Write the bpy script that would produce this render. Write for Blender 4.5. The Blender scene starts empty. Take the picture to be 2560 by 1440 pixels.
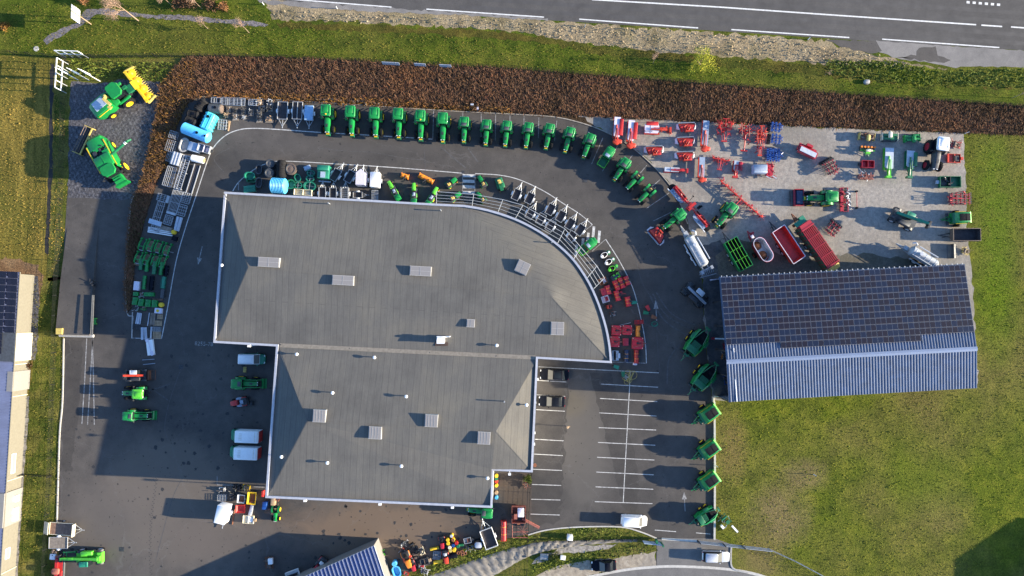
import bpy, math, random
from mathutils import Vector, Matrix
random.seed(7)
R = math.radians
S = bpy.context.scene
COL = S.collection
# ------------------------------------------------------------------ camera
H, F, TILT = 115.0, 2560*24/36, R(2.35)
cam = bpy.data.cameras.new('camera'); cam.lens = 24; cam.sensor_width = 36; cam.clip_end = 2000
co = bpy.data.objects.new('camera', cam); COL.objects.link(co)
co.location = (0, 0, H); co.rotation_euler = (TILT, 0, 0); S.camera = co
CT, ST = math.cos(TILT), math.sin(TILT)
PX = H/F                                   # metres per photo pixel on the ground
def W(px, py, z=0.0):
    dx, dy = (px-1280)/F, -(py-720)/F
    y, zz = dy*CT+ST, dy*ST-CT
    t = (z-H)/zz
    return Vector((dx*t, y*t, z))
# ------------------------------------------------------------------ light
EL = R(14.3); AZ = R(90+3.0)               # sun to the right of the picture, slightly below
S.world = bpy.data.worlds.new('World'); S.world.use_nodes = True
nt = S.world.node_tree; nt.nodes.clear()
sky = nt.nodes.new('ShaderNodeTexSky'); sky.sky_type = 'NISHITA'; sky.sun_disc = False
sky.sun_elevation = EL; sky.sun_rotation = AZ; sky.air_density = 1.0; sky.dust_density = 0.6; sky.ozone_density = 1.2
bg = nt.nodes.new('ShaderNodeBackground'); bg.inputs[1].default_value = 0.119
wo = nt.nodes.new('ShaderNodeOutputWorld')
wb = nt.nodes.new('ShaderNodeMixRGB'); wb.blend_type = 'MULTIPLY'; wb.inputs[0].default_value = 1; wb.inputs[2].default_value = (.60, .78, 1.06, 1)   # camera white balance leaves the sky blue
nt.links.new(sky.outputs[0], wb.inputs[1]); nt.links.new(wb.outputs[0], bg.inputs[0]); nt.links.new(bg.outputs[0], wo.inputs[0])
sl = bpy.data.lights.new('sun', 'SUN'); sl.energy = 5.0; sl.angle = R(0.5); sl.color = (1.0, 0.865, 0.66)
so = bpy.data.objects.new('sun', sl); COL.objects.link(so)
sd = Vector((-math.sin(AZ)*math.cos(EL), -math.cos(AZ)*math.cos(EL), -math.sin(EL)))
so.rotation_euler = sd.to_track_quat('-Z', 'Y').to_euler(); so.location = (60, 0, 60)
S.view_settings.view_transform = 'Standard'; S.view_settings.look = 'None'
S.view_settings.exposure = 1.68; S.view_settings.gamma = 1.0; S.view_settings.use_curve_mapping = False
# ------------------------------------------------------------------ materials
MT = {}
class NT:
    def __init__(s, name):
        s.m = bpy.data.materials.new(name); s.m.use_nodes = True; s.t = s.m.node_tree; s.t.nodes.clear()
        s.o = s.n('OutputMaterial'); s.p = s.n('BsdfPrincipled'); s.l(s.p, 0, s.o, 0); s.co = None
    def n(s, k, **a):
        x = s.t.nodes.new('ShaderNode'+k)
        for i, v in a.items(): setattr(x, i, v)
        return x
    def l(s, a, i, b, j): s.t.links.new(a.outputs[i], b.inputs[j])
    def pos(s):
        if not s.co: s.co = s.n('TexCoord')
        return s.co
    def mapped(s, scale=(1, 1, 1), rot=0):
        m = s.n('Mapping'); s.l(s.pos(), 3, m, 0); m.inputs['Scale'].default_value = scale; m.inputs['Rotation'].default_value = (0, 0, rot); return m
    def noise(s, sc, det=3, rough=.55, vec=None, dist=0):
        x = s.n('TexNoise'); x.inputs['Scale'].default_value = sc; x.inputs['Detail'].default_value = det
        x.inputs['Roughness'].default_value = rough; x.inputs['Distortion'].default_value = dist
        if vec is None: s.l(s.pos(), 3, x, 0)
        else: s.l(vec, 0, x, 0)
        return x
    def ramp(s, src, i, stops, ease='LINEAR'):
        r = s.n('ValToRGB'); r.color_ramp.interpolation = ease
        e = r.color_ramp.elements
        while len(e) < len(stops): e.new(.5)
        for k, (p, c) in enumerate(stops):
            e[k].position = p; e[k].color = (*(c if isinstance(c, tuple) else (c, c, c)), 1)
        s.l(src, i, r, 0); return r
    def mix(s, fac, fi, a, b, mode='MIX', f=None):
        x = s.n('MixRGB', blend_type=mode)
        if fac is not None: s.l(fac, fi, x, 0)
        else: x.inputs[0].default_value = f
        for j, v in ((1, a), (2, b)):
            if isinstance(v, tuple): x.inputs[j].default_value = (*v, 1)
            else: s.l(v, 0, x, j)
        return x
    def bump(s, src, i, st, dist):
        b = s.n('Bump'); b.inputs['Strength'].default_value = st; b.inputs['Distance'].default_value = dist
        s.l(src, i, b, 'Height'); s.l(b, 0, s.p, 'Normal'); return b
    def done(s, key, rough=.8, metal=0, spec=.5):
        s.p.inputs['Roughness'].default_value = rough; s.p.inputs['Metallic'].default_value = metal
        s.p.inputs['Specular IOR Level'].default_value = spec
        MT[key] = s.m; return s.m
def plain(key, c, rough=.5, metal=0, var=.18, sc=2.5, coat=0, spec=.5):
    t = NT(key); n = t.noise(sc, 4, .6)
    lo = tuple(x*(1-var) for x in c); hi = tuple(min(1, x*(1+var)) for x in c)
    r = t.ramp(n, 0, [(.3, lo), (.7, hi)]); t.l(r, 0, t.p, 0)
    t.p.inputs['Coat Weight'].default_value = coat
    rr = t.ramp(n, 0, [(.3, min(1, rough+.08)), (.7, max(.05, rough-.06))]); t.l(rr, 0, t.p, 'Roughness')
    m = t.done(key, rough, metal, spec); return m
for k, c, ro, me, va in [
    ('green paint', (.008, .21, .042), .36, 0, .14), ('dark green paint', (.010, .135, .052), .45, 0, .2), ('bright red', (.56, .022, .036), .42, 0, .2), ('pale blue', (.24, .40, .58), .5, 0, .1), ('tub inside', (.012, .12, .085), .5, 0, .2), ('tank silver', (.36, .38, .40), .45, .2, .15), ('teal green', (.016, .19, .115), .45, 0, .2),
    ('bright green', (.10, .50, .035), .4, 0, .15), ('yellow paint', (.72, .47, .015), .42, 0, .15), ('dull yellow', (.50, .38, .10), .6, 0, .25),
    ('red paint', (.44, .022, .018), .4, 0, .2), ('crimson paint', (.36, .014, .028), .42, 0, .2), ('orange red', (.50, .045, .020), .42, 0, .2),
    ('orange paint', (.68, .20, .015), .45, 0, .2), ('rust', (.20, .075, .035), .85, 0, .35), ('faded red', (.30, .095, .065), .7, 0, .3),
    ('blue paint', (.010, .06, .25), .4, 0, .2), ('sky blue plastic', (.09, .44, .76), .42, 0, .12), ('cyan plastic', (.08, .58, .68), .4, 0, .12),
    ('navy paint', (.015, .03, .075), .45, 0, .25), ('white paint', (.80, .80, .79), .45, 0, .05), ('cream paint', (.66, .60, .44), .6, 0, .12),
    ('silver paint', (.50, .52, .55), .35, .3, .08), ('grey paint', (.26, .29, .33), .5, 0, .15), ('dark grey', (.055, .06, .066), .6, 0, .3),
    ('black rubber', (.018, .018, .019), .85, 0, .35), ('black paint', (.008, .009, .011), .45, 0, .3), ('dark metal', (.045, .047, .05), .5, .4, .35),
    ('galvanised', (.46, .48, .50), .45, .55, .18), ('dull galvanised', (.36, .38, .40), .55, .3, .2), ('blue grey sheet', (.34, .42, .52), .55, 0, .12),
    ('tan wood', (.36, .25, .15), .85, 0, .25), ('brown wood', (.21, .125, .085), .85, 0, .35), ('old wood', (.20, .17, .14), .9, 0, .3),
    ('trailer floor', (.042, .035, .037), .75, 0, .3), ('brown metal', (.13, .095, .075), .7, .1, .3), ('stone', (.30, .27, .23), .9, 0, .3),
    ('bark', (.30, .22, .15), .9, 0, .25), ('twig', (.34, .22, .15), .9, 0, .2), ('tyre green', (.03, .05, .035), .8, 0, .3), ('concrete', (.34, .33, .31), .9, 0, .15),
    ('pale concrete', (.45, .43, .39), .9, 0, .15), ('line white', (.46, .455, .44), .85, 0, .38), ('worn line', (.24, .235, .23), .9, 0, .6), ('road line', (.62, .61, .58), .8, 0, .2),
    ('coping', (.36, .375, .42), .6, 0, .12), ('facade', (.45, .46, .48), .6, 0, .1), ('tarpaulin', (.42, .46, .52), .55, 0, .15), ('grey tarp', (.25, .31, .40), .55, 0, .15),
    ('violet white', (.62, .58, .66), .5, 0, .1), ('amber', (.95, .40, .02), .3, 0, .05), ('tan leather', (.50, .36, .10), .6, 0, .15), ('bluish black', (.005, .007, .013), .55, 0, .2)]:
    plain(k, c, ro, me, va, coat=.2 if 'paint' in k and 'black' not in k else 0, spec=.1 if 'black' in k else .5)
def glass(key, c, rough=.08):
    t = NT(key); t.p.inputs[0].default_value = (*c, 1)
    n = t.noise(.7, 2); t.bump(n, 0, .05, .02); t.done(key, rough, 0, .3)
glass('dark glass', (.012, .016, .02)); glass('screen glass', (.12, .12, .11), .25); glass('blue glass', (.05, .12, .24), .15); glass('skylight', (.24, .225, .215), .5)
# ------------------------------------------------------------------ mesh builder
class B:
    def __init__(s): s.v = []; s.f = []; s.mi = []; s.cur = 0
    def m(s, i): s.cur = i; return s
    def add(s, vs, fs):
        o = len(s.v); s.v += [tuple(v) for v in vs]
        for f in fs: s.f.append([i+o for i in f]); s.mi.append(s.cur)
        return s
    def box(s, c, d, rz=0, ry=0, rx=0, tx=1, ty=1):
        x, y, z = d[0]/2, d[1]/2, d[2]/2
        vs = [Vector((-x, -y, -z)), Vector((x, -y, -z)), Vector((x, y, -z)), Vector((-x, y, -z)),
              Vector((-x*tx, -y*ty, z)), Vector((x*tx, -y*ty, z)), Vector((x*tx, y*ty, z)), Vector((-x*tx, y*ty, z))]
        if rx or ry or rz:
            M = Matrix.Rotation(R(rz), 3, 'Z') @ Matrix.Rotation(R(ry), 3, 'Y') @ Matrix.Rotation(R(rx), 3, 'X')
            vs = [M @ v for v in vs]
        c = Vector(c)
        return s.add([v+c for v in vs], [(3, 2, 1, 0), (4, 5, 6, 7), (0, 1, 5, 4), (1, 2, 6, 5), (2, 3, 7, 6), (3, 0, 4, 7)])
    def cyl(s, a, b, r, r2=None, n=10):
        a, b = Vector(a), Vector(b); r2 = r if r2 is None else r2
        d = (b-a).normalized(); u = d.orthogonal().normalized(); w = d.cross(u)
        vs = []
        for p, q in ((a, r), (b, r2)):
            for k in range(n):
                t = 2*math.pi*k/n; vs.append(p+q*(math.cos(t)*u+math.sin(t)*w))
        fs = [(k, (k+1) % n, n+(k+1) % n, n+k) for k in range(n)]+[tuple(range(n-1, -1, -1)), tuple(range(n, 2*n))]
        return s.add(vs, fs)
    def tube(s, pts, r, n=5):
        pts = [Vector(p) for p in pts]
        for a, b in zip(pts, pts[1:]):
            if (b-a).length > 1e-5: s.cyl(a, b, r, r, n)
        return s
    def prism(s, poly, z0, z1, k=1.0):
        n = len(poly); cx = sum(p[0] for p in poly)/n; cy = sum(p[1] for p in poly)/n
        vs = [(p[0], p[1], z0) for p in poly]+[(cx+(p[0]-cx)*k, cy+(p[1]-cy)*k, z1) for p in poly]
        return s.add(vs, [tuple(range(n-1, -1, -1)), tuple(range(n, 2*n))]+[(i, (i+1) % n, n+(i+1) % n, n+i) for i in range(n)])
    def loft(s, rings, cap=True):
        n = len(rings[0]); vs = [p for r in rings for p in r]; fs = []
        for j in range(len(rings)-1):
            for i in range(n): fs.append((j*n+i, j*n+(i+1) % n, (j+1)*n+(i+1) % n, (j+1)*n+i))
        if cap: fs += [tuple(range(n-1, -1, -1)), tuple(range((len(rings)-1)*n, len(rings)*n))]
        return s.add(vs, fs)
    def rbox(s, c, d, r=.2, bev=.06, n=3, tx=1, ty=1):       # box with rounded plan corners and a softened top
        def ring(sx, sy, rr, z):
            out = []
            for qx, qy, a0 in ((1, 1, 0), (-1, 1, 90), (-1, -1, 180), (1, -1, 270)):
                for k in range(n+1):
                    a = R(a0+90*k/n); out.append((c[0]+qx*(sx-rr)+rr*math.cos(a), c[1]+qy*(sy-rr)+rr*math.sin(a), z))
            return out
        x, y = d[0]/2, d[1]/2; r = min(r, x*.98, y*.98); z0, z1 = c[2]-d[2]/2, c[2]+d[2]/2
        X, Y = x*tx, y*ty; r2 = min(r, X*.98, Y*.98)
        rs = [ring(x, y, r, z0), ring(X, Y, r2, z1-bev)]
        b2 = bev*.8
        if X-b2 > .02 and Y-b2 > .02: rs.append(ring(X-b2*.35, Y-b2*.35, max(.005, r2-b2*.35), z1-bev*.35)); rs.append(ring(X-b2, Y-b2, max(.005, r2-b2), z1))
        return s.loft(rs)
    def lathe(s, c, prof, ax='y', n=16, cap=False):                     # prof: (radius, offset along the axis)
        vs = []
        for r, o in prof:
            for k in range(n):
                t = 2*math.pi*k/n; p = (r*math.cos(t), r*math.sin(t))
                vs.append((c[0]+p[0], c[1]+o, c[2]+p[1]) if ax == 'y' else (c[0]+p[0], c[1]+p[1], c[2]+o) if ax == 'z' else (c[0]+o, c[1]+p[0], c[2]+p[1]))
        m = len(prof)
        fs = [(j*n+k, j*n+(k+1) % n, (j+1)*n+(k+1) % n, (j+1)*n+k) for j in range(m-1) for k in range(n)]
        if cap and prof[0][0] > .001: fs.append(tuple(range(n-1, -1, -1)))
        if cap and prof[-1][0] > .001: fs.append(tuple(range((m-1)*n, m*n)))
        return s.add(vs, fs)
    def build(s, name, mats, parent=None, smooth=35):
        me = bpy.data.meshes.new(name); me.from_pydata(s.v, [], s.f); 
        for m in ([mats] if isinstance(mats, str) else mats): me.materials.append(MT[m])
        me.polygons.foreach_set('material_index', s.mi)
        if smooth:
            me.polygons.foreach_set('use_smooth', [True]*len(s.f)); me.update()
            me.set_sharp_from_angle(angle=R(smooth))
        me.update()
        o = bpy.data.objects.new(name, me); COL.objects.link(o)
        if parent: o.parent = parent
        return o
def P(name, b, mat, parent, label=None):
    o = b.build(name, mat, parent)
    if label: o['label'] = label
    return o
def E(name, label=None, cat=None, group=None, loc=(0, 0, 0), rz=0):
    o = bpy.data.objects.new(name, None); COL.objects.link(o); o.empty_display_size = .5
    o.location = loc; o.rotation_euler = (0, 0, rz); tag(o, label, cat, group); return o
def tag(o, label=None, cat=None, group=None, kind=None):
    if label: o['label'] = label
    if cat: o['category'] = cat
    if group: o['group'] = group
    if kind: o['kind'] = kind
    return o
KIDS = {}
def dup(o, parent=None):
    c = o.copy(); COL.objects.link(c); c.parent = parent
    for k in list(o.children): dup(k, c)
    return c
PROTO = {}
def put(o, px, py, zr=0, ang=0, s=1, z=0):
    p = W(px, py, zr); o.location = (p.x, p.y, z); o.rotation_euler = (0, 0, -R(ang))
    o.scale = s if isinstance(s, tuple) else (s, s, s); return o
def T(key, fn, name, label, cat, px, py, zr=0, ang=0, s=1, group=None, z=0):
    """place one thing: the first call with a key builds it, later calls copy it with all its parts"""
    if key in PROTO:
        o = dup(PROTO[key])
        if 'group' in o: del o['group']
    else:
        o = E(name); fn(o); PROTO[key] = o
    tag(o, label, cat, group); return put(o, px, py, zr, ang, s, z)
def textmesh(txt, size, mat, parent, loc, rz=0, name='lettering'):
    cu = bpy.data.curves.new('t', 'FONT'); cu.body = txt; cu.size = size; cu.align_x = 'CENTER'; cu.align_y = 'CENTER'; cu.extrude = .004; cu.resolution_u = 2
    to = bpy.data.objects.new('t', cu); COL.objects.link(to)
    bpy.context.view_layer.update()
    me = bpy.data.meshes.new_from_object(to.evaluated_get(bpy.context.evaluated_depsgraph_get()))
    bpy.data.objects.remove(to); me.materials.clear(); me.materials.append(MT[mat])
    o = bpy.data.objects.new(name, me); COL.objects.link(o); o.parent = parent; o.location = loc; o.rotation_euler = (0, 0, R(rz)); return o
NTH = ['first', 'second', 'third', 'fourth', 'fifth', 'sixth', 'seventh', 'eighth', 'ninth', 'tenth', 'eleventh', 'twelfth', 'thirteenth', 'fourteenth', 'fifteenth', 'sixteenth', 'seventeenth', 'eighteenth']
# ================================================================== ground materials
def grass(key, dark, mid, lite, dry, patch=.05, drya=.5, bump=.9, streak=0, spots=()):
    t = NT(key); sv = t.mapped((1, .13, 1)) if streak else None
    n1 = t.noise(patch, 5, .6); n2 = t.noise(.35 if not streak else .8, 5, .62, sv, dist=.4); n3 = t.noise(3.2, 5, .7); n4 = t.noise(9, 3, .6)
    g = t.ramp(n2, 0, [(.30, dark), (.52, mid), (.72, lite)])
    f = t.ramp(n1, 0, [(drya-.1, 0.0), (drya+.22, 1.0)])
    d2 = t.ramp(n2, 0, [(.3, tuple(x*.72 for x in dry)), (.7, dry)])
    m = t.mix(f, 0, g, d2)
    for px, py, rx, ry, c, amt in spots:                     # worn and bare patches of the field
        mp = t.n('Mapping'); t.l(t.pos(), 3, mp, 0); mp.vector_type = 'TEXTURE'; mp.inputs['Location'].default_value = W(px, py); mp.inputs['Scale'].default_value = (rx, ry, 10)
        gr = t.n('TexGradient', gradient_type='SPHERICAL'); t.l(mp, 0, gr, 0); nn = t.noise(.3, 5, .7, dist=.6); mu = t.n('Math', operation='MULTIPLY'); t.l(gr, 1, mu, 0); t.l(nn, 0, mu, 1)
        f_ = t.ramp(mu, 0, [(.08, 0.0), (.38, amt)]); m = t.mix(f_, 0, m, c)
    k = t.ramp(n3, 0, [(.25, (.42, .43, .45)), (.5, (.95, .95, .95)), (.75, (1.5, 1.48, 1.35))])
    m2 = t.mix(None, 0, m, k, 'MULTIPLY', 1.0)
    k4 = t.ramp(n4, 0, [(.3, (.6, .6, .6)), (.7, (1.35, 1.35, 1.3))])
    m3 = t.mix(None, 0, m2, k4, 'MULTIPLY', .8); t.l(m3, 0, t.p, 0)
    s = t.mix(None, 0, n3, n4, 'MIX', .4); t.bump(s, 0, bump, .16); t.done(key, .95, 0, .05)
grass('field grass', (.046, .070, .008), (.098, .122, .012), (.165, .170, .020), (.16, .130, .045), .04, .52, .9, 0, [(1950, 1290, 8, 8, (.20, .145, .075), .7), (2010, 1185, 6, 4, (.19, .14, .07), .65), (2120, 1090, 8, 5, (.15, .125, .04), .5), (1900, 1400, 7, 6, (.18, .135, .06), .7), (1830, 1120, 4, 9, (.18, .13, .05), .7), (2360, 1280, 8, 7, (.17, .135, .05), .6), (2300, 1200, 12, 9, (.10, .14, .01), .5), (2490, 600, 5, 30, (.085, .14, .008), .7)])
grass('left grass', (.085, .078, .018), (.18, .138, .032), (.27, .20, .046), (.095, .108, .02), .05, .54, .9, 1)
grass('verge grass', (.030, .052, .008), (.074, .098, .012), (.13, .140, .020), (.15, .125, .035), .045, .56)
grass('strip grass', (.030, .052, .010), (.085, .098, .018), (.17, .16, .035), (.22, .17, .06), .16, .58)
grass('dry verge', (.17, .135, .085), (.29, .228, .145), (.38, .305, .20), (.12, .115, .045), .13, .60, .8)
grass('ditch grass', (.040, .036, .012), (.095, .078, .018), (.14, .125, .025), (.05, .075, .014), .09, .5, 1.0)
grass('mound soil', (.030, .020, .013), (.055, .036, .022), (.085, .055, .034), (.09, .07, .05), .12, .55, 1.0)
grass('bare soil', (.13, .075, .04), (.22, .13, .07), (.30, .20, .11), (.16, .11, .07), .2, .5, 1.0)
def gravel(key, a, b, c, sc, dirt, patch=.09, thr=.5, bump=.7, tread=False):
    t = NT(key)
    v = t.n('TexVoronoi'); v.inputs['Scale'].default_value = sc; t.l(t.pos(), 3, v, 0)
    n1 = t.noise(patch, 5, .65, dist=.5); n2 = t.noise(1.6, 4, .65)
    g = t.ramp(v, 1, [(.1, a), (.5, b), (.9, c)])
    k = t.ramp(n2, 0, [(.3, (.72, .72, .74)), (.7, (1.2, 1.19, 1.16))])
    m = t.mix(None, 0, g, k, 'MULTIPLY', 1.0)
    if tread:                                                # crossing tyre prints pressed into the stones
        for a_, ph in ((35, .42), (-30, .5)):
            w = t.n('TexWave', wave_type='BANDS'); t.l(t.mapped((1, 1, 1), R(a_)), 0, w, 0); w.inputs['Scale'].default_value = ph; w.inputs['Distortion'].default_value = 7; w.inputs['Detail'].default_value = 2; w.inputs['Detail Scale'].default_value = .8
            kw = t.ramp(w, 1, [(.2, .84), (.8, 1.14)]); m = t.mix(None, 0, m, kw, 'MULTIPLY', .8)
    f = t.ramp(n1, 0, [(thr, 0.0), (thr+.2, .75)])
    m2 = t.mix(f, 0, m, dirt); t.l(m2, 0, t.p, 0)
    t.bump(n2, 0, bump, .07); t.done(key, .95, 0, .2)
gravel('yard gravel', (.245, .224, .198), (.295, .27, .238), (.35, .318, .278), 13, (.17, .157, .135), .07, .46, .5)
gravel('worn shaded gravel', (.105, .096, .078), (.135, .122, .098), (.165, .15, .12), 9, (.08, .075, .05), .14, .5, .5)  # dark stones: dirt and wagon shade mixed into one colour
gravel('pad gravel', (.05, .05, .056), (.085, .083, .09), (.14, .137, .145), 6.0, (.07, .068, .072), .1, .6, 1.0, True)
gravel('path gravel', (.10, .09, .095), (.17, .15, .155), (.23, .21, .21), 7.0, (.12, .11, .09), .2, .6)
gravel('ballast', (.17, .155, .135), (.26, .24, .21), (.36, .33, .29), 3.0, (.3, .27, .22), .2, .6, 1.2)
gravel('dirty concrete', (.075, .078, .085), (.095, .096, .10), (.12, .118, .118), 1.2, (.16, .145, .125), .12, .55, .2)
gravel('sand', (.26, .22, .17), (.33, .28, .21), (.38, .33, .26), 2.0, (.20, .185, .165), .15, .55, .3)
def asphalt(key, a, b, dirtc=None, stain=True):
    t = NT(key)
    n1 = t.noise(.05, 5, .62, dist=.6); n2 = t.noise(.5, 5, .65); n3 = t.noise(7, 3, .7)
    base = t.ramp(n1, 0, [(.32, a), (.68, b)])
    k = t.ramp(n2, 0, [(.28, (.80, .80, .81)), (.72, (1.18, 1.17, 1.15))]); m = t.mix(None, 0, base, k, 'MULTIPLY', 1.0)
    k3 = t.ramp(n3, 0, [(.3, (.84, .84, .84)), (.7, (1.16, 1.16, 1.16))]); m = t.mix(None, 0, m, k3, 'MULTIPLY', 1.0)
    if dirtc:
        for (px, py, rx, ry, c, amt) in dirtc:
            p = W(px, py); mp = t.n('Mapping'); t.l(t.pos(), 3, mp, 0); mp.vector_type = 'TEXTURE'
            mp.inputs['Location'].default_value = p; mp.inputs['Scale'].default_value = (rx, ry, 10)
            gr = t.n('TexGradient', gradient_type='SPHERICAL'); t.l(mp, 0, gr, 0)
            nn = t.noise(.22, 5, .7, dist=.8)
            mu = t.n('Math', operation='MULTIPLY_ADD'); t.l(gr, 1, mu, 0); mu.inputs[1].default_value = 1.6; 
            sub = t.n('Math', operation='SUBTRACT'); t.l(nn, 0, sub, 0); sub.inputs[1].default_value = .62; t.l(sub, 0, mu, 2)
            f = t.ramp(mu, 0, [(.1, 0.0), (.75, amt)]); m = t.mix(f, 0, m, c)
    if stain:
        v = t.noise(.8, 4, .6, dist=.3); f = t.ramp(v, 0, [(.655, 0.0), (.71, .7)]); m = t.mix(f, 0, m, (.022, .022, .024))
        v2 = t.noise(2.2, 2, .5, dist=.2); f2 = t.ramp(v2, 0, [(.70, 0.0), (.73, .8)]); m = t.mix(f2, 0, m, (.018, .018, .02))
        # hairline cracks
        vo = t.n('TexVoronoi', feature='DISTANCE_TO_EDGE'); vo.inputs['Scale'].default_value = .055
        dn = t.noise(.6, 4, .6); mx = t.mix(None, 0, t.pos_mix(dn), dn, 'MIX', 0.0); t.l(mx, 0, vo, 0)
        f3 = t.ramp(vo, 0, [(.0010, .22), (.0022, 0.0)]); m = t.mix(f3, 0, m, (.17, .165, .16))
    t.l(m, 0, t.p, 0); t.bump(n3, 0, .25, .02); t.done(key, .9, 0, .3)
def _pm(s, dn):
    a = s.n('VectorMath', operation='MULTIPLY_ADD'); s.l(dn, 1, a, 0); a.inputs[1].default_value = (3, 3, 0); s.l(s.pos(), 3, a, 2); return a
NT.pos_mix = _pm
asphalt('yard asphalt', (.050, .047, .045), (.092, .083, .075),
        [(960, 1330, 24, 7.5, (.145, .106, .077), .95), (1290, 1220, 4, 6, (.075, .055, .04), .8), (420, 1190, 15, 10, (.135, .112, .09), .7), (300, 1300, 15, 11, (.12, .104, .09), .65), (450, 1330, 12, 9, (.125, .106, .088), .6), (560, 1330, 13, 7, (.12, .10, .085), .6),
         (1460, 1120, 6, 16, (.105, .096, .085), .7), (1420, 1010, 5, 3, (.11, .095, .07), .6), (900, 360, 26, 2.5, (.085, .078, .072), .5)])
asphalt('old tarmac', (.046, .043, .041), (.066, .060, .055), None, True)
asphalt('road asphalt', (.070, .066, .063), (.092, .086, .081), None, False)
asphalt('layby asphalt', (.17, .16, .15), (.22, .205, .19), None, False)
asphalt('street asphalt', (.13, .125, .12), (.155, .148, .14), None, False)
plain('tyre scuff', (.078, .076, .075), .9, 0, .35); plain('wheel path', (.066, .062, .060), .85, 0, .15, .5); plain('dark patch', (.032, .032, .034), .9, 0, .3); plain('geotextile', (.215, .195, .165), .95, 0, .3, 1.2)
plain('wet shaded soil', (.018, .015, .012), .8, 0, .5, .6)
# ================================================================== flat sheets
def jit_pts(pts, step, amp):
    out = []
    for a, b in zip(pts, pts[1:]+pts[:1]):
        n = max(1, int((b-a).length/step))
        for k in range(n):
            p = a.lerp(b, k/n); q = amp if k else amp*.5
            out.append(p+Vector((random.gauss(0, q), random.gauss(0, q), 0)))
    return out
def sheet(name, px, mat, lvl, jit=0, step=.7, zs=None):
    pts = [W(*p) for p in px]
    if jit: pts = jit_pts(pts, step, jit)
    b = B(); b.add([(p.x, p.y, lvl*.004) for p in pts], [tuple(range(len(pts)))])
    o = b.build(name, mat, None, 0)
    if o.data.polygons[0].normal.z < 0: o.data.flip_normals()
    return tag(o, kind='structure')
def smooth_pts(px, n=6):
    pts = [W(*p) for p in px]; out = []
    for i in range(len(pts)-1):
        p0, p1, p2, p3 = pts[max(0, i-1)], pts[i], pts[i+1], pts[min(len(pts)-1, i+2)]
        for k in range(n):
            t = k/n
            out.append(.5*((2*p1)+(p2-p0)*t+(2*p0-5*p1+4*p2-p3)*t*t+(3*p1-p0-3*p2+p3)*t**3))
    return out+[pts[-1]]
def ribbon(b, pts, w, z0, h=0):
    n = len(pts); L = []; Q = []
    for i in range(n):
        d = (pts[min(n-1, i+1)]-pts[max(0, i-1)]).normalized(); s = Vector((-d.y, d.x, 0))*w/2
        L.append(pts[i]+s); Q.append(pts[i]-s)
    if not h:
        vs = [(p.x, p.y, z0) for p in L]+[(p.x, p.y, z0) for p in Q]
        b.add(vs, [(i, n+i, n+i+1, i+1) for i in range(n-1)])
    else:
        vs = []
        for arr, z in ((L, z0), (Q, z0), (L, z0+h), (Q, z0+h)): vs += [(p.x, p.y, z) for p in arr]
        fs = []
        for i in range(n-1): fs += [(2*n+i, 3*n+i, 3*n+i+1, 2*n+i+1), (i, 2*n+i, 2*n+i+1, i+1), (3*n+i, n+i, n+i+1, 3*n+i+1)]
        fs += [(0, n, 3*n, 2*n), (n-1, 3*n-1, 4*n-1, 2*n-1)]
        b.add(vs, fs)
    return b
b = B(); b.add([(-1500, -1500, 0), (1500, -1500, 0), (1500, 1500, 0), (-1500, 1500, 0)], [(0, 1, 2, 3)])
tag(b.build('ground', 'field grass', None, 0), kind='structure')
sheet('left_meadow', [(-900, 130), (130, 140), (178, 152), (178, 230), (172, 350), (168, 500), (150, 700), (145, 840), (165, 842), (158, 1000), (150, 1080), (142, 1310), (138, 1700), (-900, 1700)], 'left grass', 1, .1)
sheet('grass_strip', [(86, 700), (150, 690), (147, 838), (162, 842), (156, 1000), (150, 1080), (142, 1310), (138, 1600), (30, 1600), (45, 1300), (60, 1150), (75, 960), (88, 860)], 'strip grass', 2, .12)
sheet('grass_strip_beside_ditch', [(140, 160), (178, 160), (172, 350), (168, 490), (150, 700), (118, 700), (128, 520), (134, 340)], 'strip grass', 2, .12)
sheet('grass_verge', [(-900, -500), (3500, -500), (3500, 330), (2560, 270), (1920, 225), (1280, 175), (700, 148), (470, 145), (180, 150), (0, 133), (-900, 60)], 'verge grass', 2, .05)
sheet('dry_verge', [(655, -20), (900, 8), (1280, 45), (1600, 70), (1920, 90), (2060, 104), (2210, 145), (2370, 172), (2330, 182), (2100, 164), (1950, 152), (1740, 136), (1580, 124), (1500, 116), (1400, 101), (1280, 76), (1000, 62), (860, 56), (680, 50)], 'dry verge', 3, .25)
sheet('ditch_edge', [(690, 54), (1000, 66), (1280, 82), (1390, 97), (1500, 116), (1620, 126), (1740, 140), (1900, 150), (2030, 163), (2140, 168), (2300, 184), (2560, 168), (2560, 225), (2400, 215), (2200, 205), (2060, 190), (1920, 176), (1800, 166), (1640, 150), (1490, 134), (1390, 112), (1280, 100), (1000, 82), (700, 70)], 'ditch grass', 4, .2)
sheet('green_bank', [(2060, 150), (2220, 152), (2360, 176), (2600, 165), (2600, 222), (2300, 214), (2150, 198), (2075, 186)], 'field grass', 5, .25)
sheet('ditch', [(126, 160), (136, 160), (131, 300), (132, 400), (126, 540), (122, 640), (112, 630), (118, 520), (123, 400), (124, 280)], 'wet shaded soil', 3, .1)  # flat strip: wet soil with the bank's shade put into its colour
sheet('bare_soil', [(-30, 640), (60, 652), (98, 664), (108, 690), (100, 760), (90, 780), (60, 700), (-30, 700)], 'bare soil', 3, .2)
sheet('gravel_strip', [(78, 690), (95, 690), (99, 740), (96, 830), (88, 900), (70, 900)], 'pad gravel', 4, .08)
sheet('path', [(108, 100), (150, 72), (190, 58), (218, 22), (262, 22), (340, 33), (500, 42), (640, 54), (672, 62), (662, 68), (500, 54), (360, 44), (240, 36), (206, 62), (170, 80), (118, 112)], 'path gravel', 4, .12)
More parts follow.
